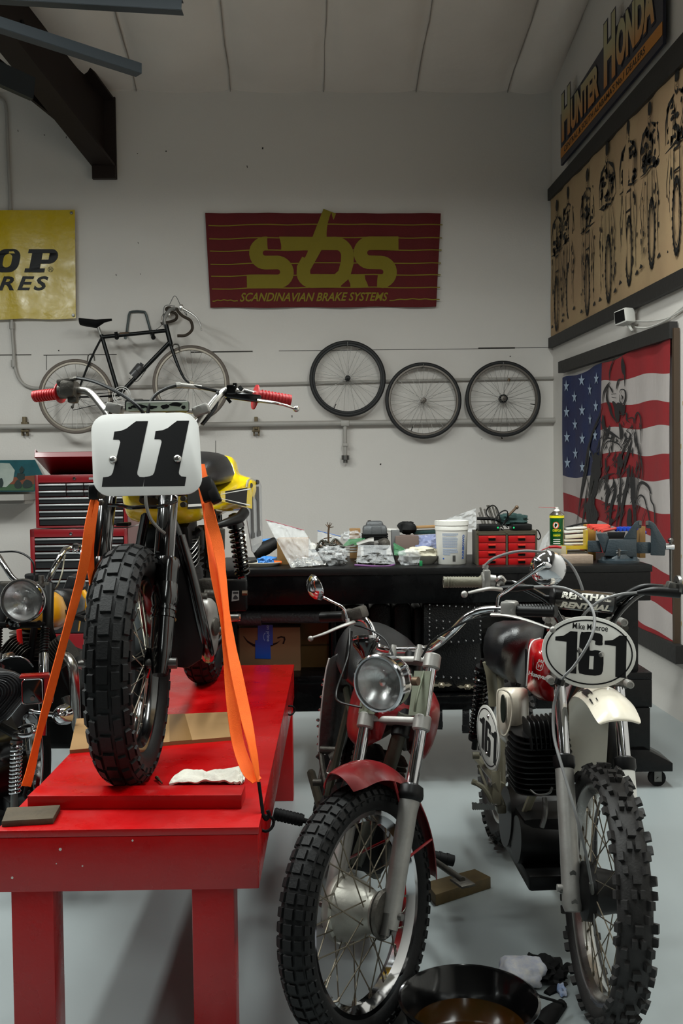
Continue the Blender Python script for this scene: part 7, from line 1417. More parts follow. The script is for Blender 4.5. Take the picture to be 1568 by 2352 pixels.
b = MB(); b.tube([P2(737, 1728, 3.5), P2(742, 1770, 3.45), P2(752, 1815, 3.4), P2(764, 1850, 3.38)], .010, 8); b.tube([P2(728, 1735, 3.5), P2(740, 1750, 3.5), P2(735, 1790, 3.46)], .008, 8); b.cyl(P2(718, 1797, 3.45), P2(738, 1797, 3.45), .013, n=12); b.cyl(P2(736, 1722, 3.5), P2(778, 1724, 3.48), .014, n=10); b.cyl(P2(762, 1745, 3.4), P2(775, 1735, 3.4), .022, n=12); m2.part('kick_lever', b, 'aludark')
b = MB(); st0, st1 = P2(990, 1972, 3.22), P2(1062, 2022, 3.02); b.tube([st0, st0.lerp(st1, .6), st1], [.010, .011, .010], 10, k=0); b.box(st1 + V((0, 0, -.006)), (.05, .07, .008), Matrix.Rotation(.4, 4, 'Z'), .002); m2.part('side_stand', b, 'aludark')
# block under the stand
a = [WZ(976, 2032, .0), WZ(1050, 2082, 0), WZ(1128, 2036, 0), WZ(1058, 2000, 0)]
hzz = .042; tp_ = [WZ(975, 2006, hzz), WZ(1003, 2036, hzz), WZ(1128, 2012, hzz), WZ(1090, 1995, hzz)]
tp_ = [WZ(977, 2026, hzz), WZ(1000, 2055, hzz), WZ(1127, 2014, hzz), WZ(1090, 1995, hzz)]
b = MB(); b.add([V((p.x, p.y, 0)) for p in tp_] + tp_, [(3, 2, 1, 0), (4, 5, 6, 7), (0, 1, 5, 4), (1, 2, 6, 5), (2, 3, 7, 6), (3, 0, 4, 7)]); single('wood_block', b, mat('oily wood block', (92, 74, 34), .7, 0, var=(9, .7, (40, 30, 16)), bump=(30, .2)), 'oily wooden block on the floor under the side stand of the red motorcycle', 'wood block', bev=.003)
# pannier with white piping beside the red motorcycle
pn = Thing('leather_pannier', 'dark grey leather pannier with white piping and studs left of the red motorcycle headlight', 'pannier', Matrix.Translation(W(765, 1725, 3.62)))
b = MB(); N_ = 9; L1 = [(757, 1512), (750, 1540), (745, 1575), (741, 1610), (738, 1640), (735, 1670), (733, 1700), (732, 1725)]; R1_ = [(792, 1490), (800, 1520), (806, 1560), (808, 1600), (806, 1640), (802, 1670), (797, 1700), (790, 1722)]
rs = []
for i, (l, r_) in enumerate(zip(L1, R1_)):
    row = []
    for k in range(9): f = k / 8; row.append(pn.inv @ W(l[0] + (r_[0] - l[0]) * f, l[1] + (r_[1] - l[1]) * f, 3.58 - .045 * math.sin(math.pi * (.15 + .85 * f))))
    for k in range(8, -1, -1): f = k / 8; row.append(pn.inv @ W(l[0] + (r_[0] - l[0]) * f, l[1] + (r_[1] - l[1]) * f, 3.72))
    rs.append(row)
b.rings(rs); pn.part('bag_body', b, mat('worn grey leather', (52, 52, 52), .36, 0, bump=(50, .3), var=(5, .6, (24, 24, 25))), smooth=60, bev=.006)
b = MB(); b.tube([pn.inv @ W(x - 1, y, 3.565) for x, y in L1], .0035, 7); pn.part('piping', b, 'decal_w')
bs = MB(); bs.lathe([(0, .006), (.004, .005), (.0065, .0), (0, 0)], (0, 0, 0), (0, -1, 0), 10); me = bs.mesh('stud', 'chrome')
for (x, y) in ((741, 1560), (737, 1572), (734, 1600), (731, 1630), (726, 1654), (727, 1668), (728, 1692), (727, 1710)): o = bpy.data.objects.new('stud', me); COL.objects.link(o); o.parent = pn.o; o.location = pn.inv @ W(x + 4, y, 3.585)
# ---------------- red and white motocross motorcycle number 161 ----------------
R3 = .345
S3_, u3 = steerm(28, .05, R3, -3.5)
B3 = Matrix.Rotation(R(-2.35 + 2.2), 4, 'Z') @ Matrix.Rotation(R(4.4), 4, 'Y')
tg = W(1386, 2071, 2.70); c0 = B3 @ S3_ @ V((0, 0, R3)); ax_ = (B3 @ S3_).to_3x3() @ V((1, 0, 0))
T3 = Matrix.Translation(V((tg.x - c0.x, tg.y - c0.y, R3 * math.sqrt(1 - ax_.z ** 2) + .006 - c0.z))) @ B3
m3 = Thing('motorcycle', 'red and white motocross motorcycle with oval number 161 plates and knobby tyres', 'motorcycle', Matrix.Translation((tg.x, tg.y, 0)))
B_ = m3.inv @ T3; S_ = B_ @ S3_; P3 = m3.P
kn = {'n': 37, 'rows': [[(-16, -2, .08, .5, .014), (2, 16, .08, .5, .014), (-46, -26, .5, .95, .014), (26, 46, .5, .95, .014), (-80, -60, .1, .55, .013), (60, 80, .1, .55, .013)], [(-34, -18, .1, .5, .014), (18, 34, .1, .5, .014), (-10, 10, .5, .9, .013), (-74, -54, .45, .95, .014), (54, 74, .45, .95, .014)]]}
MW = S_ @ frame((0, 0, R3), (1, 0, 0), (0, 1, 0))
make_wheel(m3, MW, R3 - .012, .088, .285, 'rubber_dirt', 'polished', 'spokedark', 36, .0018, hub=1, blocks=kn, rimw=.056, hubr=.062, hubw=.05, nipple=.0036)
b = MB(MW); b.lathe([(0, -.07), (.03, -.07), (.06, -.062), (.078, -.056), (.080, -.035), (.066, -.03), (.055, .03), (.06, .05), (.03, .06), (0, .06)], (0, 0, 0), (1, 0, 0), 32); m3.part('hub', b, 'blk')
def q3(x, t, y=0): return S_ @ (V((x, y, R3)) + u3 * t)
for s in (-1, 1):
    x = s * .088
    b = MB(); b.tube([q3(x, -.055), q3(x, -.04), q3(x, .0), q3(x, .12), q3(x, .345)], [.022, .028, .0275, .026, .027], 22, k=0); b.cyl(q3(x + s * .025, .005), q3(x + s * .04, .005), .010, n=10); m3.part('fork_slider', b, 'alu' if s < 0 else 'white')
    b = MB(); b.tube([q3(x, .33), q3(x, .34), q3(x, .365), q3(x, .372)], [.028, .032, .032, .022], 22, k=0); m3.part('dust_seal', b, 'blk')
    b = MB(); b.cyl(q3(x, .36), q3(x, .78), .0185, n=22); m3.part('stanchion', b, 'chrome')
for (t, xx) in ((.055, -.03), (-.02, -.03)): b = MB(); c = q3(-.088, t, -.02); b.cyl(c, c + V((0, -.012, 0)), .009, n=10); m3.part('clamp_bolt', b, 'steel')
b = MB(); b.cyl(q3(-.12, 0), q3(.12, 0), .009, n=12); m3.part('axle', b, 'steel')
for nm, t in (('lower_clamp', .60), ('upper_clamp', .775)):
    b = MB(); b.bar(q3(-.09, t, .015), q3(.09, t, .015), .05, .03, up=S_.to_3x3() @ u3, bev=.01)
    for s in (-1, 1): b.tube([q3(s * .088, t - .02), q3(s * .088, t + .02)], .029, 20, k=0); b.cyl(q3(s * .118, t, -.02), q3(s * .118, t, -.035), .010, n=8)
    m3.part(nm, b, 'aludark')
for (px, py) in ((1259, 1423), (1433, 1430), (1266, 1564), (1447, 1573)):
    b = MB(); q = P3(px, py, 2.84); b.cyl(q + V((0, .03, 0)), q, .011, n=14); b.lathe([(.011, 0), (.011, .003), (.007, .004), (.007, .002), (0, .002)], q, -FW, 14); m3.part('clamp_bolt', b, 'alu')
# oval number plates
def oval(c, xa, ya, w, h, name_w, num, d1=.03, nm=True):
    T_ = m3.inv @ frame(c, xa, ya); b = MB(); b.prism(ell(w / 2, h / 2, 56), .006, T_); pl = m3.part('number_plate', b, 'white', bev=.002)
    b = MB(); g = fill_geo([ell(w / 2 * .925, h / 2 * .905, 56), ell(w / 2 * .895, h / 2 * .865, 56)]); b.add(g[0], g[1], T_ @ Matrix.Translation((0, 0, .0036))); m3.part('plate_ring', b, 'decal_k', smooth=0, parent=pl)
    k = w / 216.
    o1 = [(-32, 0), (0, 0), (0, -97), (-25, -97), (-25, -25), (-50, -22), (-50, -12), (-38, -8)]
    for dx, sc1 in ((-31, 1), (82, 1)):
        b = MB(); g = fill_geo([[((x + dx) * k, (y + 44) * k) for x, y in ((-14, 0), (2, 0), (4, -95), (-20, -95), (-22, -25), (-48, -24), (-48, -15), (-30, -12))]]); b.add(g[0], g[1], T_ @ Matrix.Translation((0, 0, .0036))); m3.part('digit', b, 'decal_k', smooth=0, parent=pl)
    out = sm2([(30, -14), (30, -2), (24, 4), (5, 6), (-14, 4), (-22, -4), (-22, -80), (-14, -90), (6, -92), (26, -90), (34, -80), (34, -46), (28, -36), (14, -34), (2, -36), (2, -14), (8, -12), (14, -14), (14, -22), (30, -22)], 2)
    inn = [(2, -48), (12, -48), (12, -78), (2, -78)]
    b = MB(); g = fill_geo([[((x - 1) * k, (y + 40) * k) for x, y in out], [((x - 1) * k, (y + 40) * k) for x, y in inn]]); b.add(g[0], g[1], T_ @ Matrix.Translation((0, 0, .0036))); m3.part('digit', b, 'decal_k', smooth=0, parent=pl)
    if nm: b = MB(); g = fit(text_geo('Mike Monroe', 1, bold=.012), -41 * k, 50 * k, 40 * k, 64 * k); b.add(g[0], g[1], T_ @ Matrix.Translation((0, 0, .0036))); m3.part('name_lettering', b, 'decal_k', smooth=0, parent=pl)
    for (x, y) in (((-22, 2), (28, -3)) if nm else ((0, 62), (0, -50))): b = MB(); b.lathe([(0, .005), (.006, .004), (.0085, 0), (0, 0)], (x * k, y * k, .003), (0, 0, 1), 12, T=T_); m3.part('plate_bolt', b, 'polished', parent=pl)
oval(W(1352, 1498, 2.74), RT + V((0, 0, -.10)), V((0, 0, 1)) + FW * .18, .262, .198, 1, 1)
oval(W(1121, 1693, 3.42), RT * .15 - FW * .98 + V((0, 0, -.12)), V((0, 0, 1)) + RT * .03 - FW * .12, .262, .214, 1, 1, nm=False)
# handlebar
hb = [(1018, 1337, 3.02), (1110, 1337, 3.0), (1156, 1340, 2.99), (1185, 1343, 2.98), (1225, 1360, 2.97), (1262, 1385, 2.96), (1285, 1425, 2.95), (1310, 1460, 2.95), (1350, 1466, 2.95), (1390, 1462, 2.95), (1408, 1425, 2.95), (1430, 1395, 2.95), (1465, 1365, 2.96), (1505, 1352, 2.97), (1568, 1352, 2.98), (1660, 1356, 3.0)]
b = MB(); b.tube([P3(*p) for p in hb], .0112, 14); m3.part('handlebar', b, 'blk_gloss')
b = MB(); b.cyl(P3(1250, 1372, 2.96), P3(1432, 1390, 2.96), .008, n=10); b.tube([P3(1408, 1384, 2.95), P3(1470, 1350, 2.95), P3(1520, 1349, 2.95)], .010, 10); m3.part('crossbar', b, 'blk')
b = MB(); b.tube([P3(1018, 1337, 3.02), P3(1024, 1337, 3.02), P3(1098, 1337, 3.0), P3(1104, 1337, 3.0)], [.0175, .0165, .0155, .021], 18, k=0)
for k in range(11): q = P3(1028 + 6.3 * k, 1337, 3.015); b.cyl(q - V((.0016, 0, 0)), q + V((.0016, 0, 0)), .0172, n=16)
m3.part('grip', b, mat('grey green grip rubber', (104, 100, 84), .6, bump=(80, .2)))
b = MB(); b.tube([P3(1560, 1353, 2.96), P3(1680, 1357, 3.0)], .016, 14, k=0); m3.part('grip', b, 'blk')
b = MB(); b.tube([P3(1106, 1337, 2.99), P3(1110, 1337, 2.99)], .03, 20, k=0); b.bar(P3(1117, 1308, 2.98), P3(1117, 1352, 2.98), .02, .036, up=FW, bev=.005); b.cyl(P3(1114, 1306, 2.98), P3(1115, 1298, 2.98), .009, n=12); b.cyl(P3(1122, 1334, 2.99), P3(1136, 1336, 2.99), .020, n=14); m3.part('throttle_housing', b, 'alu')
b = MB(); b.bar(P3(1140, 1334, 2.98), P3(1158, 1340, 2.98), .03, .03, bev=.006); b.tube([P3(1140, 1333, 2.97), P3(1150, 1326, 2.96), P3(1158, 1334, 2.97)], .007, 8); m3.part('lever_perch', b, 'polished')
b = MB(); b.tube([P3(1150, 1354, 2.95), P3(1125, 1352, 2.93), P3(1100, 1356, 2.92), P3(1075, 1362, 2.92)], [.010, .009, .0075, .0065], 10, flat=.65); b.ball(P3(1066, 1365, 2.92), .0105, 12); m3.part('brake_lever', b, 'alu')
b = MB(); b.tube([P3(1150, 1352, 2.96), P3(1190, 1350, 2.93), P3(1225, 1348, 2.92)], [.009, .011, .006], 10); m3.part('rubber_boot', b, 'blk'); b = MB(); b.tube([P3(1462, 1361, 2.92), P3(1500, 1358, 2.92), P3(1560, 1362, 2.92)], [.006, .014, .016], 12); m3.part('rubber_boot', b, 'blk')
b = MB(); b.bar(P3(1530, 1345, 2.93), P3(1556, 1352, 2.93), .035, .03, bev=.006); b.lathe([(.012, -.004), (.030, -.004), (.031, .004), (.012, .004)], P3(1556, 1345, 2.93), RT, 26); m3.part('clutch_perch', b, 'steel')
gc = mat('grey cable sleeve', (112, 112, 112), .4); M['gcable'] = gc
b = MB(); b.tube([P3(1114, 1298, 2.98), P3(1135, 1282, 2.97), P3(1180, 1268, 2.96), P3(1225, 1266, 2.96), P3(1275, 1274, 2.96), P3(1312, 1300, 2.95), P3(1336, 1350, 2.93), P3(1342, 1400, 2.92), P3(1340, 1440, 2.92)], .0042, 8)
b.tube([P3(1225, 1348, 2.92), P3(1275, 1348, 2.88), P3(1310, 1356, 2.86), P3(1345, 1378, 2.82), P3(1362, 1405, 2.78), P3(1364, 1440, 2.72), P3(1350, 1480, 2.69), P3(1318, 1530, 2.69), P3(1290, 1562, 2.70), P3(1272, 1620, 2.72), P3(1272, 1690, 2.68), P3(1290, 1760, 2.62), P3(1325, 1880, 2.55), P3(1345, 1960, 2.56), P3(1358, 2030, 2.62)], .0042, 8)
b.tube([P3(1465, 1361, 2.92), P3(1420, 1366, 2.91), P3(1375, 1382, 2.90), P3(1340, 1412, 2.90), P3(1325, 1440, 2.92)], .0042, 8); m3.part('control_cable', b, 'gcable')
b = MB(); b.tube([P3(1287, 1560, 2.70), P3(1283, 1572, 2.70)], .014, 8, k=0); m3.part('cable_clip', b, 'blk')
b = MB(); b.cyl(P3(1357, 2028, 2.62), P3(1360, 2052, 2.63), .006, n=8); b.cyl(P3(1360, 2052, 2.63), P3(1366, 2150, 2.63), .0025, n=6); m3.part('brake_rod', b, 'steel')
# bar pad
pa, pb_ = W(1266, 1373, 2.93), W(1408, 1385, 2.93); xd = (pb_ - pa).normalized()
b = MB(m3.inv); b.tube([pa, pa.lerp(pb_, .03), pa.lerp(pb_, .97), pb_], [.026, .031, .031, .028], 22, k=0); m3.part('bar_pad', b, 'blk_gloss')
b = MB(m3.inv); b.tube([pa - xd * .001, pa + xd * .004], .0315, 22, k=0); b.tube([pb_ - xd * .004, pb_ + xd * .001], .0315, 22, k=0); m3.part('pad_end', b, 'blk')
def padtxt(b, v0, v1, rag=0):                    # letters wrapped on the pad; v = angle range in degrees (0 faces the camera)
    g = sub(fit(text_geo('RENTHAL', 1, bold=.05, shear=.2), 0, 0, 1, 1), 1); L_ = (pb_ - pa).length; ax = xd; o = (-FW - ax * (-FW).dot(ax)).normalized(); up = o.cross(ax) * -1
    if up.z < 0: up = -up
    random.seed(4)
    for f in g[1]:
        if rag and random.random() < rag: continue
        b.add([pa.lerp(pb_, .12 + .8 * g[0][i].x) + o * .0318 * math.cos(R(v0 + (v1 - v0) * g[0][i].y)) + up * .0318 * math.sin(R(v0 + (v1 - v0) * g[0][i].y)) for i in f], [tuple(range(len(f)))])
b = MB(m3.inv); padtxt(b, -48, -8); m3.part('pad_lettering', b, M.setdefault('padp', mat('pale pad print', (225, 222, 210), .4)), smooth=0)
b = MB(m3.inv); padtxt(b, 8, 48, .12); m3.part('pad_lettering', b, 'padp', smooth=0)
# fender
sec = [(3.10, 1352, 1790, .050, .01), (3.06, 1352, 1730, .056, .012), (3.02, 1352, 1665, .060, .02), (2.97, 1353, 1618, .062, .03), (2.90, 1357, 1588, .064, .034), (2.82, 1368, 1573, .064, .034), (2.74, 1385, 1578, .063, .032), (2.66, 1402, 1597, .062, .028), (2.60, 1415, 1625, .060, .022), (2.57, 1423, 1648, .056, .014), (2.565, 1424, 1656, .05, .010)]
cs = cr([V((s[1], s[2], s[0] * 100)) for s in sec], 4); ws = cr([V((s[3], s[4], 0)) for s in sec], 4)
def hf(u, v):
    i = min(int(u * (len(cs) - 1)), len(cs) - 1); c = cs[i]; a = (v - .5) * 2; p = P3(c.x, c.y, c.z / 100); return p + (m3.inv.to_3x3() @ RT) * a * ws[i].x + V((0, 0, -ws[i].y * abs(a) ** 2.2)) + V((0, .004 * a * a, 0))
b = MB(); b.grid(hf, len(cs) - 1, 14, .003); m3.part('front_fender', b, 'cream', smooth=60)
b = MB(); g = sub(fit(text_geo('UP AND RIDE', 1, bold=.02), 0, 0, 1, 1), 1); b.add([V(hf(.50 + .27 * p.x, .07 + .13 * p.y)) + V((-.001, -.0015, .0035)) for p in g[0]], g[1]); m3.part('fender_lettering', b, 'decal_k', smooth=0)
# seat, tank, side boxes, frame
def lb(x, y, z): return B_ @ V((x, y, z))
def z5h(x, y, d): return P3(1000 + x / 2.761, 1240 + y / 2.761, d)
def hull(nm, rows, m, sm=60, bev=0, par=None):   # rows: [(py,[(px,d)...])] closed ring per level
    b = MB(); b.rings([[z5h(x, y, d) for (x, y, d) in r] for r in rows]); return m3.part(nm, b, m, smooth=sm, bev=bev, parent=par)
def oring(xl, xr, y, df, db, n=14, sk=0): return [((xl + xr) / 2 + (xr - xl) / 2 * math.copysign(abs(math.cos(a)) ** .8, math.cos(a)), y + sk * math.cos(a), (df + db) / 2 - (db - df) / 2 * math.sin(a)) for a in [6.283 * k / n for k in range(n)]]
hull('seat', [oring(430, 560, 512, 3.5, 3.8), oring(375, 660, 525, 3.4, 3.95), oring(330, 690, 560, 3.32, 4.0), oring(308, 680, 620, 3.28, 4.0), oring(300, 640, 700, 3.28, 4.0), oring(315, 600, 790, 3.3, 3.95), oring(350, 580, 850, 3.32, 3.9, sk=20), oring(420, 570, 900, 3.36, 3.8, sk=25)], 'vinyl')
tk = hull('fuel_tank', [oring(600, 760, 628, 3.1, 3.25), oring(588, 840, 660, 3.02, 3.35), oring(582, 880, 740, 2.98, 3.38), oring(576, 890, 830, 2.98, 3.38), oring(574, 880, 900, 3.0, 3.38), oring(580, 860, 940, 3.02, 3.36), oring(600, 840, 985, 3.04, 3.34, sk=20), oring(650, 830, 1025, 3.06, 3.3, sk=14)], M.setdefault('redtank', mat('bright red tank paint', (164, 10, 18), .18, 0, coat=.5)))
b = MB(); b.tube([z5h(x, y, d) for x, y, d in ((665, 625, 3.06), (620, 640, 3.03), (597, 680, 3.0), (587, 760, 2.985), (581, 860, 2.985), (576, 925, 3.0))], .0022, 6); m3.part('tank_pinstripe', b, 'decal_w')
b = MB(); b.grid(lambda u, v: z5h(574 + 22 * u * math.sin(math.pi * min(1, v * 1.2 + .1)), 690 + 230 * v, 3.06 - .05 * u) + V((-.003, -.004, 0)), 4, 10, .002); m3.part('tank_panel', b, 'blk')
TQ = m3.inv @ frame(W(1000 + 590 / 2.761, 1240 + 845 / 2.761, 2.94), RT * .9 - FW * .25 + V((0, 0, -.24)), (0, 0, 1))
b = MB(); g = fit(text_geo('Husqvarna', 1, bold=.03), .0, -.010, .070, .008); b.add(g[0], g[1], TQ)
TL_ = TQ @ Matrix.Translation((.026, .030, .001)); g = fill_geo([rrect(.020, .027, .008, 5), rrect(.016, .023, .006, 5)]); b.add(g[0], g[1], TL_); g = fit(text_geo('H', 1, bold=.02), -.005, -.006, .005, .006); b.add(g[0], g[1], TL_)
for x in (-.006, 0, .006): b.flat(rrect(.0035, .007, .001, 2, cx=x, cy=.016), TL_)
m3.part('tank_lettering', b, 'decal_w', smooth=0)
sbx = hull('air_box', [oring(425, 560, 935, 3.15, 3.35), oring(400, 585, 950, 3.1, 3.42), oring(388, 590, 1010, 3.08, 3.45), oring(384, 592, 1120, 3.08, 3.45), oring(390, 580, 1200, 3.1, 3.42), oring(405, 555, 1250, 3.12, 3.38), oring(440, 530, 1290, 3.16, 3.3)], 'cream')
b = MB(); cb2 = z5h(428, 1070, 3.10); T_ = frame(cb2, V((.35, -.93, 0)), V((0, 0, 1))); b.prism(ell(.013, .045, 24), .004, T_); m3.part('air_inlet', b, M.setdefault('inlet', mat('dark green black inlet', (14, 26, 18), .5)), parent=sbx)
b = MB(); ol = sm2([(402, 950), (450, 960), (478, 1000), (485, 1080), (470, 1180), (440, 1240), (405, 1215), (392, 1100), (390, 990)], 3)
b.tube([z5h(x, y, 3.075) for x, y in ol], .003, 6, closed=True, k=1); m3.part('box_rib', b, 'cream', parent=sbx)
M['ivory'] = mat('ivory frame paint', (120, 116, 98), .45, 0, var=(8, .5, (84, 78, 62)))
b = MB(); b.tube([z5h(330, 770, 3.6), z5h(350, 850, 3.6), z5h(362, 950, 3.62), z5h(370, 1050, 3.62)], .02, 10)
for s in (-1, 1): b.tube([lb(0, .33, .86), lb(s * .05, .42, .66), lb(s * .10, .52, .40), lb(s * .11, .62, .27), lb(s * .11, .92, .27)], .014, 8); b.tube([lb(s * .09, .95, .30), lb(s * .10, 1.0, .55), lb(s * .11, 1.05, .76)], .014, 8); b.tube([lb(s * .10, .92, .34), lb(s * .115, 1.20, .34), lb(s * .12, 1.31, .335)], .017, 8)
m3.part('frame', b, 'ivory')
b = MB(); c = P3(1237, 1742, 3.05); fins(b, c, (0, -.48, .88), .20, .19, 11, .0175, .0028, (0, 1, 0), .12); fins(b, c + V((0, -.06, .10)), (1, 0, .1), .11, .09, 8, .014, .0026, (0, 1, 0)); m3.part('cylinder', b, 'fin', smooth=30)
b = MB(); b.box(lb(.0, .62, .30), (.26, .34, .20), None, .04); b.box(lb(.0, .56, .22), (.24, .40, .05), None, .01); b.cyl(lb(-.14, .66, .32), lb(.12, .66, .32), .10, n=28); m3.part('crankcase', b, 'blk')
b = MB(); b.cyl(lb(-.135, .50, .30), lb(.06, .50, .30), .075, n=22); m3.part('engine_cover', b, 'blk'); b = MB(); b.tube([P3(1250, 1832, 2.95), P3(1252, 1870, 2.93), P3(1244, 1900, 2.93)], .008, 8); m3.part('kick_starter', b, 'steel')
b = MB(); b.tube([P3(1268, 1808, 2.9), P3(1260, 1822, 2.9), P3(1235, 1826, 2.92), P3(1218, 1815, 2.95)], .0035, 6); m3.part('exhaust_spring', b, 'steel')
b = MB(); b.tube([P3(1392, 1640, 3.2), P3(1404, 1680, 3.18), P3(1408, 1730, 3.16), P3(1390, 1800, 3.16), P3(1330, 1850, 3.2)], [.02, .03, .035, .035, .03], 14); m3.part('expansion_pipe', b, 'blk')
mr = B_ @ frame((0, 1.31, .335), (1, 0, 0), (0, 1, 0))
make_wheel(m3, mr, .325, .105, .245, 'rubber_dirt', 'polished', 'spokedark', 24, .0018, hubr=.06, hubw=.055, rimw=.06, tn=56, blocks=kn)
b = MB(); p, q = P3(1108, 1538, 3.75), P3(1092, 1690, 3.82); spring(b, p, q, .024, .0052, 15); m3.part('shock_spring', b, 'blk_gloss'); b = MB(); b.cyl(p.lerp(q, -.15), q.lerp(p, -.2), .012, n=10); b.cyl(p.lerp(q, -.05), p, .028, n=14); b.cyl(q, q.lerp(p, -.05), .028, n=14); m3.part('shock_body', b, 'blk')
b = MB(); b.tube([P3(1084, 1845, 3.3), P3(1110, 1850, 3.28), P3(1140, 1848, 3.3)], .004, 6)
for (o_, dd) in ((0, 0), (0, .045)):
    n_ = 12
    for k in range(n_): xa, xb = 1084 + 52 * k / n_, 1084 + 52 * (k + 1) / n_; ya = 1842 + (4 if k % 2 else 0) + 4 * k / n_; yb = 1842 + (0 if k % 2 else 4) + 4 * (k + 1) / n_; A_, B__, C_, D_ = P3(xa, ya, 3.27 + dd), P3(xb, yb, 3.27 + dd), P3(xb, 1861, 3.27 + dd), P3(xa, 1859, 3.27 + dd); b.add([A_, B__, C_, D_] + [v + V((0, .003, 0)) for v in (A_, B__, C_, D_)], [(0, 1, 2, 3), (7, 6, 5, 4), (0, 4, 5, 1), (2, 6, 7, 3)])
m3.part('footpeg', b, 'steel', smooth=0)
b = MB(); b.tube([P3(1092, 1798, 3.35), P3(1112, 1812, 3.33), P3(1130, 1842, 3.32)], .009, 8); b.tube([P3(1098, 1758, 3.4), P3(1112, 1795, 3.36), P3(1120, 1815, 3.34)], .005, 7); b.cyl(P3(1084, 1795, 3.35), P3(1094, 1799, 3.35), .010, n=8); b.cyl(P3(1085, 1735, 3.4), P3(1100, 1735, 3.4), .012, n=10); m3.part('brake_pedal', b, 'ivory')
b = MB(); b.bar(P3(1138, 1770, 3.35), P3(1140, 1850, 3.32), .03, .03, bev=.005); b.bar(P3(1128, 1800, 3.33), P3(1150, 1850, 3.32), .012, .03); b.box(P3(1150, 1855, 3.33), (.03, .04, .03), None, .004); m3.part('peg_bracket', b, 'ivory')
b = MB(); b.ball(P3(1126, 1802, 3.33), .01, 8); b.bar(P3(1163, 1720, 3.2), P3(1168, 1765, 3.2), .004, .012); m3.part('frame_bolt', b, 'steel')
# oil pan, towel and gloves on the floor at the bottom
pn_ = Thing('oil_pan', 'big round black oil drain pan with old oil at the bottom edge of the picture', 'drain pan', Matrix.Translation(WZ(1078, 2395, 0)))
M['oil'] = mat('old engine oil', (30, 24, 4), .06, 0, var=(7, .8, (52, 20, 3)))
zr = .11; rc = W(1077, 2332, 2.60); c = pn_.inv @ V((rc.x, rc.y, 0)); Rp = .183
b = MB(); b.lathe([(0, 0), (Rp * .80, 0), (Rp * .84, .005), (Rp * .97, zr - .01), (Rp * 1.0, zr - .006), (Rp * 1.03, zr - .004), (Rp * 1.03, zr), (Rp * .99, zr + .003), (Rp * .955, zr - .005), (Rp * .80, .012), (0, .010)], c, (0, 0, 1), 56); pn_.part('pan', b, mat('black oily plastic', (7, 7, 8), .18, coat=.4), smooth=50)
b = MB(); b.lathe([(0, .03), (Rp * .85, .03), (Rp * .85, .026)], c, (0, 0, 1), 48); pn_.part('oil', b, 'oil')
b = MB(); b.tube([pn_.inv @ W(1234, 2285, 2.62), pn_.inv @ W(1244, 2290, 2.64), pn_.inv @ W(1290, 2304, 2.70), pn_.inv @ W(1294, 2312, 2.70)], .004, 7, k=2); pn_.part('pour_handle', b, 'blkmatte')
single('paper_towel', lump(MB(), 1150, 2228, 1262, 2290, 2.84, .13, 52, .18, 30, 1.8, zb=.003), mat('printed paper towel', (216, 212, 204), .85, 0, var=(34, .45, (40, 100, 190)), bump=(30, .4)), 'printed paper towel with blue swirls lying behind the oil pan', 'towel', smooth=60)
b = MB(); lump(b, 1225, 2236, 1306, 2280, 2.86, .14, 41, .5, 26, 3.2, zb=.012); b.tube([W(1290, 2248, 2.9), W(1299, 2224, 2.92), W(1306, 2217, 2.93), W(1309, 2232, 2.93)], [.01, .012, .008, .006], 7); b.tube([W(1255, 2285, 2.82), W(1270, 2275, 2.84), W(1300, 2262, 2.88)], [.012, .014, .008], 7); single('black_gloves', b, 'blkmatte', 'crumpled black gloves between the oil pan and the knobby front tyre', 'gloves', smooth=30)
b = MB(); b.tube([W(1240, 2362, 2.66), W(1264, 2332, 2.70), W(1290, 2308, 2.76)], [.030, .026, .016], 12); b.tube([W(1270, 2352, 2.68), W(1266, 2330, 2.70), W(1274, 2318, 2.72)], .016, 10); single('funnel', b, 'blkmatte', 'black plastic funnel spout beside the oil pan in front of the knobby tyre', 'funnel')
b = MB(); lump(b, 1284, 2276, 1306, 2304, 2.80, .06, 43, .3, 16, 2, zb=.004); single('towel_wad', b, mat('blue white wad', (200, 200, 206), .8, 0, var=(30, .9, (40, 110, 180))), 'small wad of blue and white paper towel touching the knobby front tyre', 'towel', smooth=30)
# ---------------- amber motorcycle behind the table at the left ----------------
m4 = Thing('motorcycle', 'amber yellow street motorcycle with a big round chrome headlight at the left edge', 'motorcycle', Matrix.Translation(WZ(52, 1900, 0)) @ Matrix.Rotation(R(-4), 4, 'Z'))
P4 = m4.P; d4 = 4.1
def tp(nm, pts, r, m, n=10, k=5, par=None, pf=P4, th=m4, **kw): b = MB(); b.tube([pf(*p) for p in pts], r, n, k=k, **kw); return th.part(nm, b, m, parent=par)
hc4 = P4(51, 1380, 4.0); hx4 = V((-.03, -1, .04)).normalized()
b = MB(); b.lathe([(0, -.13), (.045, -.12), (.075, -.08), (.086, -.03), (.089, -.02), (.090, .004), (.086, .010), (.080, .010), (.078, .0), (.078, -.01)], hc4, hx4, 44); hd = m4.part('headlight', b, 'chrome')
b = MB(); b.lathe([(0, -.07), (.035, -.055), (.06, -.03), (.078, -.004)], hc4, hx4, 32); b.lathe([(0, -.02), (.013, -.024), (.014, -.05)], hc4, hx4, 12); m4.part('reflector', b, 'refl', parent=hd)
m4.part('lens', lens(hc4 + hx4 * .004, hx4, .080), 'lens', parent=hd)
tp('handlebar', [(-110, 1235, 4.35), (-50, 1240, 4.3), (-12, 1268, 4.25), (10, 1300, 4.2), (34, 1332, 4.18), (70, 1342, 4.18), (104, 1340, 4.18), (122, 1310, 4.2), (142, 1273, 4.25), (160, 1259, 4.3), (230, 1252, 4.4)], .0125, 'chrome')
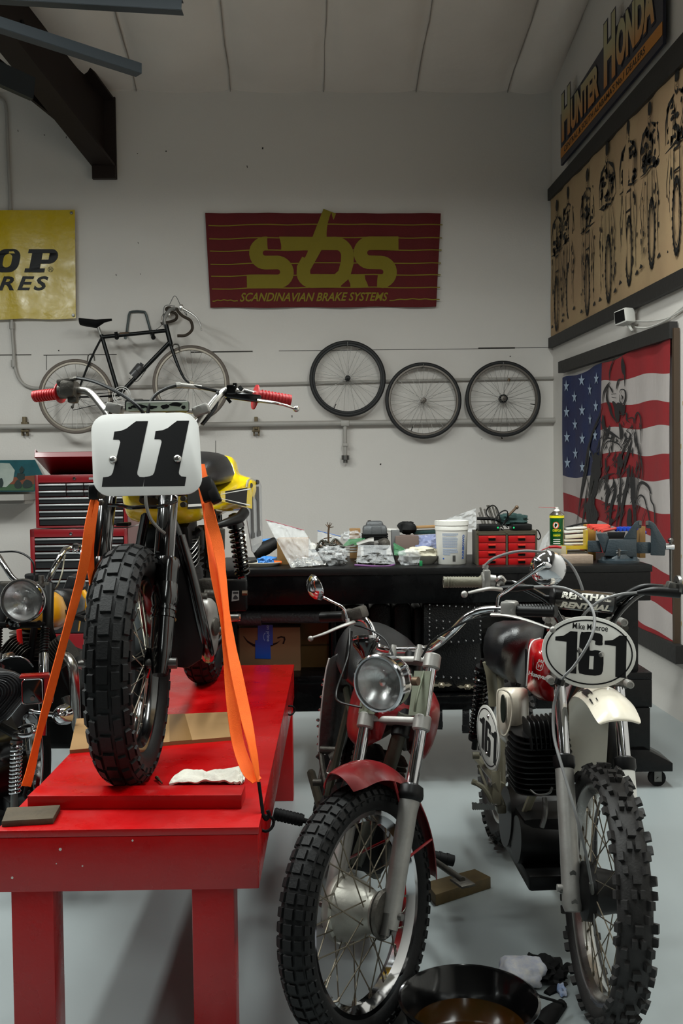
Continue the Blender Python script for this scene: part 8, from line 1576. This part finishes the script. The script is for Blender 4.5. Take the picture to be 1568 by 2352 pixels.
b = MB(); b.box(P4(176, 1258, 4.31), (.035, .04, .035), Matrix.Rotation(.4, 4, 'Y'), .008); b.cyl(P4(168, 1262, 4.3), P4(190, 1256, 4.33), .014, n=12); b.ball(P4(186, 1268, 4.3), .012, 8); b.box(P4(131, 1290, 4.22), (.02, .03, .012), Matrix.Rotation(1, 4, 'Y'), .003); m4.part('lever_perch', b, 'chrome')
tp('control_cable', [(-30, 1270, 4.2), (0, 1268, 4.18), (35, 1267, 4.15), (60, 1276, 4.12), (76, 1293, 4.1), (79, 1325, 4.1), (78, 1345, 4.12)], .0042, 'blk'); tp('control_cable', [(150, 1275, 4.28), (147, 1285, 4.26), (143, 1314, 4.2), (132, 1345, 4.18), (119, 1362, 4.2)], .0035, 'ivory'); tp('control_cable', [(140, 1276, 4.22), (125, 1295, 4.2), (112, 1320, 4.18), (106, 1342, 4.16)], .004, 'blk')
b = MB(); b.lathe([(0, -.03), (.026, -.028), (.030, 0), (.028, .006), (0, .006)], P4(73, 1322, 4.2), (0, -.1, 1), 22); m4.part('gauge', b, 'blkmatte')
b = MB(); b.cyl(P4(95, 1340, 4.16), P4(95, 1322, 4.16), .012, n=10); b.bar(P4(4, 1342, 4.18), P4(116, 1342, 4.18), .05, .022, bev=.005); m4.part('upper_clamp', b, 'aludark')
for px in (111, 4):
    tp('fork_cover', [(px, 1336, 4.18), (px, 1342, 4.18), (px - 1, 1430, 4.12), (px - 2, 1440, 4.12)], [.016, .024, .022, .026], 'blk', 14, 0)
    b = MB(); p, q = P4(px - 8, 1440, 4.08), P4(px - 10, 1503, 4.03); b.cyl(p, q, .0145, n=12); spring(b, p, q, .016, .0032, 10); m4.part('fork_gaiter', b, 'blk')
    tp('fork_slider', [(px - 10, 1502, 4.03), (px - 12, 1560, 3.98), (px - 16, 1690, 3.92)], .0195, 'chrome', 18, 0)
b = MB(); b.bar(P4(-2, 1434, 4.12), P4(108, 1434, 4.12), .05, .026, bev=.006); b.cyl(P4(90, 1430, 4.08), P4(90, 1430, 4.05), .010, n=8); m4.part('lower_clamp', b, 'blk')
b = MB(); b.lathe([(0, -.02), (.026, -.02), (.031, 0), (.028, .006), (.018, .0), (.006, .004), (0, .004)], P4(29, 1432, 4.04), (0, -1, -.35), 24); m4.part('horn', b, 'blk_gloss')
b = MB(); b.rings([[P4((xl + xr) / 2 + (xr - xl) / 2 * math.cos(a), y, 4.55 - .28 * math.sin(a) * sc_w) for a in [6.283 * k / 16 for k in range(16)]] for (y, xl, xr, sc_w) in ((1360, 40, 128, .7), (1372, 34, 144, .9), (1395, 28, 153, 1), (1420, 28, 156, 1), (1438, 34, 146, .95), (1447, 46, 130, .8))]); m4.part('fuel_tank', b, 'yellowold', smooth=60)
b = MB(); b.rings([[P4((xl + xr) / 2 + (xr - xl) / 2 * math.cos(a), y, 5.0 - .3 * math.sin(a)) for a in [6.283 * k / 16 for k in range(16)]] for (y, xl, xr) in ((1352, 70, 160), (1358, 60, 184), (1378, 58, 196), (1400, 60, 194), (1412, 70, 180))]); m4.part('seat', b, 'vinyl', smooth=60)
b = MB(); b.prism([(-.045, -.035), (.05, -.035), (.04, .035), (-.012, .04)], .14, m4.inv @ frame(W(170, 1336, 5.35), RT, (0, 0, 1))); m4.part('back_pad', b, 'vinyl', bev=.01)
tp('tail_fairing', [(190, 1356, 5.1), (197, 1372, 5.1), (195, 1395, 5.1), (186, 1412, 5.1), (180, 1450, 5.05)], [.012, .018, .014, .006, .004], 'yellowold'); tp('rear_frame', [(168, 1420, 4.7), (185, 1412, 4.75), (204, 1404, 4.8)], .013, 'blk')
b = MB(); fins(b, P4(74, 1478, 4.45), (0, -.2, 1), .20, .16, 8, .017, .003, (0, 1, 0)); fins(b, P4(140, 1497, 4.3), (.75, -.2, .6), .12, .12, 8, .012, .0025, (0, 1, 0)); fins(b, P4(30, 1500, 4.3), (-.75, -.2, .6), .12, .12, 8, .012, .0025, (0, 1, 0)); m4.part('cylinder', b, 'aludark', smooth=30)
b = MB(); b.box(P4(80, 1570, 4.5), (.42, .3, .30), None, .05); b.box(P4(120, 1640, 4.6), (.42, .3, .26), None, .03); m4.part('crankcase', b, 'blk')
tp('red_cover', [(44, 1446, 4.3), (45, 1465, 4.3), (46, 1480, 4.3)], .012, mat('signal red plastic', (190, 16, 12), .4), 12, 0)
for s in (0, 1): tp('exhaust_pipe', [(138, 1506, 4.2), (154, 1510, 4.15), (166, 1530, 4.12), (171, 1570, 4.12), (173, 1620, 4.15), (176, 1665, 4.2), (190, 1700, 4.4)] if s else [(25, 1508, 4.2), (10, 1515, 4.15), (-2, 1540, 4.12), (-6, 1600, 4.12), (-4, 1660, 4.2)], .021, 'polished', 16)
tp('exhaust_pipe', [(150, 1600, 4.2), (158, 1625, 4.2), (152, 1650, 4.2)], .018, 'steel')
b = MB(); b.grid(lambda u, v: P4(-14 + 92 * u, 1536 - 26 * math.sin(math.pi * (.08 + .84 * u)) - 0 * v, 4.0 + .35 * v - .05 * math.sin(math.pi * u)) + V((0, 0, -.05 * v)), 16, 8, .004); m4.part('front_fender', b, 'blk_gloss')
tp('fender_rim', [(-14, 1531, 3.99), (8, 1514, 3.95), (36, 1508, 3.94), (60, 1514, 3.95), (76, 1531, 3.99)], .0032, 'chrome')
w4 = P4(44, 1735, 4.0); w4.z = .32
make_wheel(m4, frame(w4, (1, .04, 0), (0, 0, 1)), .32, .10, .24, 'rubber', 'chrome', 'spokedark', 24, .0018, hubr=.05, tn=48, rimw=.055)
w5 = w4 + V((0, 1.38, 0)); make_wheel(m4, frame(w5, (1, 0, 0), (0, 0, 1)), .32, .11, .23, 'rubber', 'chrome', 'spokedark', 12, .0018, hubr=.06, tn=36, rimw=.055)
b = MB()
for s in (-1, 1): b.tube([w4 + V((s * .02, .3, .6)), w4 + V((s * .13, .42, .1)), w4 + V((s * .14, .55, -.06)), w4 + V((s * .14, .95, -.06)), w4 + V((s * .12, 1.38, 0))], .016, 8); b.tube([w4 + V((0, .28, .65)), w4 + V((s * .12, .8, .50)), w4 + V((s * .13, 1.45, .55))], .014, 8)
m4.part('frame', b, 'blk')
b = MB(); b.cyl(w4 + V((-.3, .75, .02)), w4 + V((.3, .75, .02)), .016, n=10); m4.part('footpeg', b, 'blkmatte')
b = MB(); b.bar(w4 + V((-.1, .7, .02)), w4 + V((-.16, .62, -.315)), .02, .02); m4.part('side_stand', b, 'blk')
# ---------------- dark motorcycle seen from behind at the lower left ----------------
m5 = Thing('motorcycle', 'black motorcycle seen from behind with ribbed seat, red tail lamp and chrome indicator', 'motorcycle', Matrix.Translation(WZ(0, 2050, 0)))
P5 = m5.P
def z2(x, y, d=3.5): return P5(x / 3.92, 1480 + y / 3.92, d)
b = MB(); prof = [(-158, 235), (0, 235), (70, 236), (130, 243), (180, 268), (220, 305), (245, 345), (255, 385), (250, 425), (232, 465), (195, 515), (150, 570), (105, 625), (60, 672), (0, 712), (-158, 712)]
def seat5(u, v):
    i = u * (len(prof) - 1); k = min(int(i), len(prof) - 2); f = i - k; x = prof[k][0] * (1 - f) + prof[k + 1][0] * f; y = prof[k][1] * (1 - f) + prof[k + 1][1] * f
    cx, cy = -160, 470; w = 1 - (1 - v) ** 1.0; xx = cx + (x - cx) * w; yy = cy + (y - cy) * w
    return z2(xx, yy, 3.5 - .10 * math.sqrt(max(0, 1 - w * w)) + .003 * math.sin(w * 95))
b.grid(seat5, 40, 80, .0); bk_ = [z2(x, y, 3.52) for x, y in prof] + [z2(-160, 712, 3.52), z2(-160, 235, 3.52)]; fr_ = [p + V((-.35, .30, .02)) for p in bk_]; n_ = len(bk_); b.add(bk_ + fr_, [tuple(range(n_, 2 * n_))] + [(i, (i + 1) % n_, n_ + (i + 1) % n_, n_ + i) for i in range(n_)]); m5.part('seat', b, mat('ribbed black seat', (30, 30, 32), .34, bump=(300, .15)), smooth=60)
b = MB(); b.tube([z2(x - 1, y + 8, 3.505) for x, y in prof[5:-2]], .0022, 6); m5.part('seat_piping', b, 'chrome')
b = MB(); T_ = m5.inv @ frame(W(75, 1585, 3.46), RT * .97 + FW * .25, V((0, 0, 1)) - RT * .10); b.prism(rrect(.075, .092, .012, 4), .05, T_); tl5 = m5.part('tail_lamp', b, 'blk_gloss', bev=.003)
b = MB(); b.prism(rrect(.030, .094, .008, 4, cx=.054), .056, T_); b.prism(rrect(.10, .012, .004, 2, cx=.008, cy=.05), .058, T_); m5.part('red_lens', b, mat('red lamp lens', (130, 14, 14), .2, coat=.5), parent=tl5, bev=.003)
b = MB(); b.tube([T_ @ V((x, y, .027)) for x, y in rrect(.068, .085, .012, 4)], .0022, 6, closed=True, k=1); m5.part('bezel', b, 'chrome', parent=tl5); b = MB(); b.cyl(T_ @ V((0, -.025, .02)), T_ @ V((0, -.025, .034)), .008, n=10); m5.part('lamp_bolt', b, 'steel', parent=tl5)
b = MB(); b.cyl(P5(67, 1634, 3.5), P5(128, 1641, 3.5), .0062, n=12); b.cyl(P5(68, 1634, 3.5), P5(76, 1635, 3.5), .010, n=12); b.cyl(P5(112, 1640, 3.5), P5(124, 1641, 3.5), .009, n=8); b.lathe([(0, -.046), (.018, -.042), (.032, -.024), (.037, .0), (.0375, .006)], P5(148, 1641, 3.52), RT * .5 + FW * .87, 28); b.ball(P5(138, 1644, 3.48), .013, 12); ind = m5.part('indicator', b, 'chrome')
b = MB(); b.lathe([(.036, .006), (.03, .014), (0, .018)], P5(148, 1641, 3.52), RT * .5 + FW * .87, 24); m5.part('indicator_lens', b, mat('amber lens', (220, 90, 10), .2), parent=ind)
tp('grab_rail', [(38, 1700, 3.55), (42, 1688, 3.5), (52, 1690, 3.46), (70, 1687, 3.45), (82, 1676, 3.46), (80, 1668, 3.5), (66, 1666, 3.55), (45, 1674, 3.6)], .0085, 'chrome', pf=P5, th=m5)
p, q = P5(38, 1706, 3.5), P5(33, 1820, 3.48)
b = MB(); b.cyl(p + (p - q) * .12, q, .011, n=12); b.cyl(p + (p - q) * .05, p, .022, n=16); b.cyl(q, q + (q - p) * .30, .0125, n=14); b.ball(p + (p - q) * .12, .018, 10); m5.part('shock_body', b, 'steel'); b = MB(); spring(b, p, q, .0185, .0048, 13); m5.part('shock_spring', b, 'chrome')
HD = V((-.69, .72, 0)); w6 = P5(-70, 1850, 3.82); w6.z = .31; make_wheel(m5, frame(w6, (.72, .69, 0), (0, 0, 1)), .31, .11, .23, 'rubber', 'chrome', 'spokedark', 24, .0018, hubr=.08, hubw=.06, tn=48, rimw=.06)
b = MB(); b.bar(q + (q - p) * .32, w6 + V((.06, 0, .01)), .03, .05, bev=.006); b.bar(w6 + V((.07, .06, 0)), w6 + HD * .55 + V((.07, .06, .03)), .03, .04); b.bar(w6 - V((.07, .06, 0)), w6 + HD * .55 + V((-.07, -.06, .03)), .03, .04); b.tube([p + V((0, .02, .02)), p + HD * .3 + V((0, 0, .05)), p + HD * .8, w6 + HD * .6], .016, 8); m5.part('frame', b, 'blk')
tp('muffler', [(58, 1728, 3.7), (56, 1790, 3.7), (40, 1830, 3.9)], [.024, .026, .026], 'steel', 14, 0, pf=P5, th=m5)
b = MB(); b.grid(lambda u, v: w6 + V((.72, .69, 0)) * (v - .5) * .15 - HD * .36 * math.cos(R(100 * u - 10)) + V((0, 0, .36 * math.sin(R(100 * u - 10)))), 16, 6, .003); m5.part('rear_fender', b, 'blk_gloss')
w7 = w6 + HD * 1.25; make_wheel(m5, frame(w7, (.72, .69, 0), (0, 0, 1)), .31, .09, .24, 'rubber', 'chrome', 'spokedark', 12, .0018, hubr=.05, tn=36, rimw=.05)
b = MB(); b.box(w6 + HD * .75 + V((0, 0, .10)), (.26, .4, .3), Matrix.Rotation(.76, 4, 'Z'), .05); m5.part('crankcase', b, 'blk'); b = MB(); b.ball(w6 + HD * .85 + V((0, 0, .48)), (.14, .28, .11), 16, T=Matrix.Rotation(.76, 4, 'Z')); m5.part('fuel_tank', b, 'blk_gloss')
b = MB(); b.tube([w7 - HD * .3 + V((0, 0, .6)), w7], .03, 10, k=0); m5.part('fork', b, 'blk')
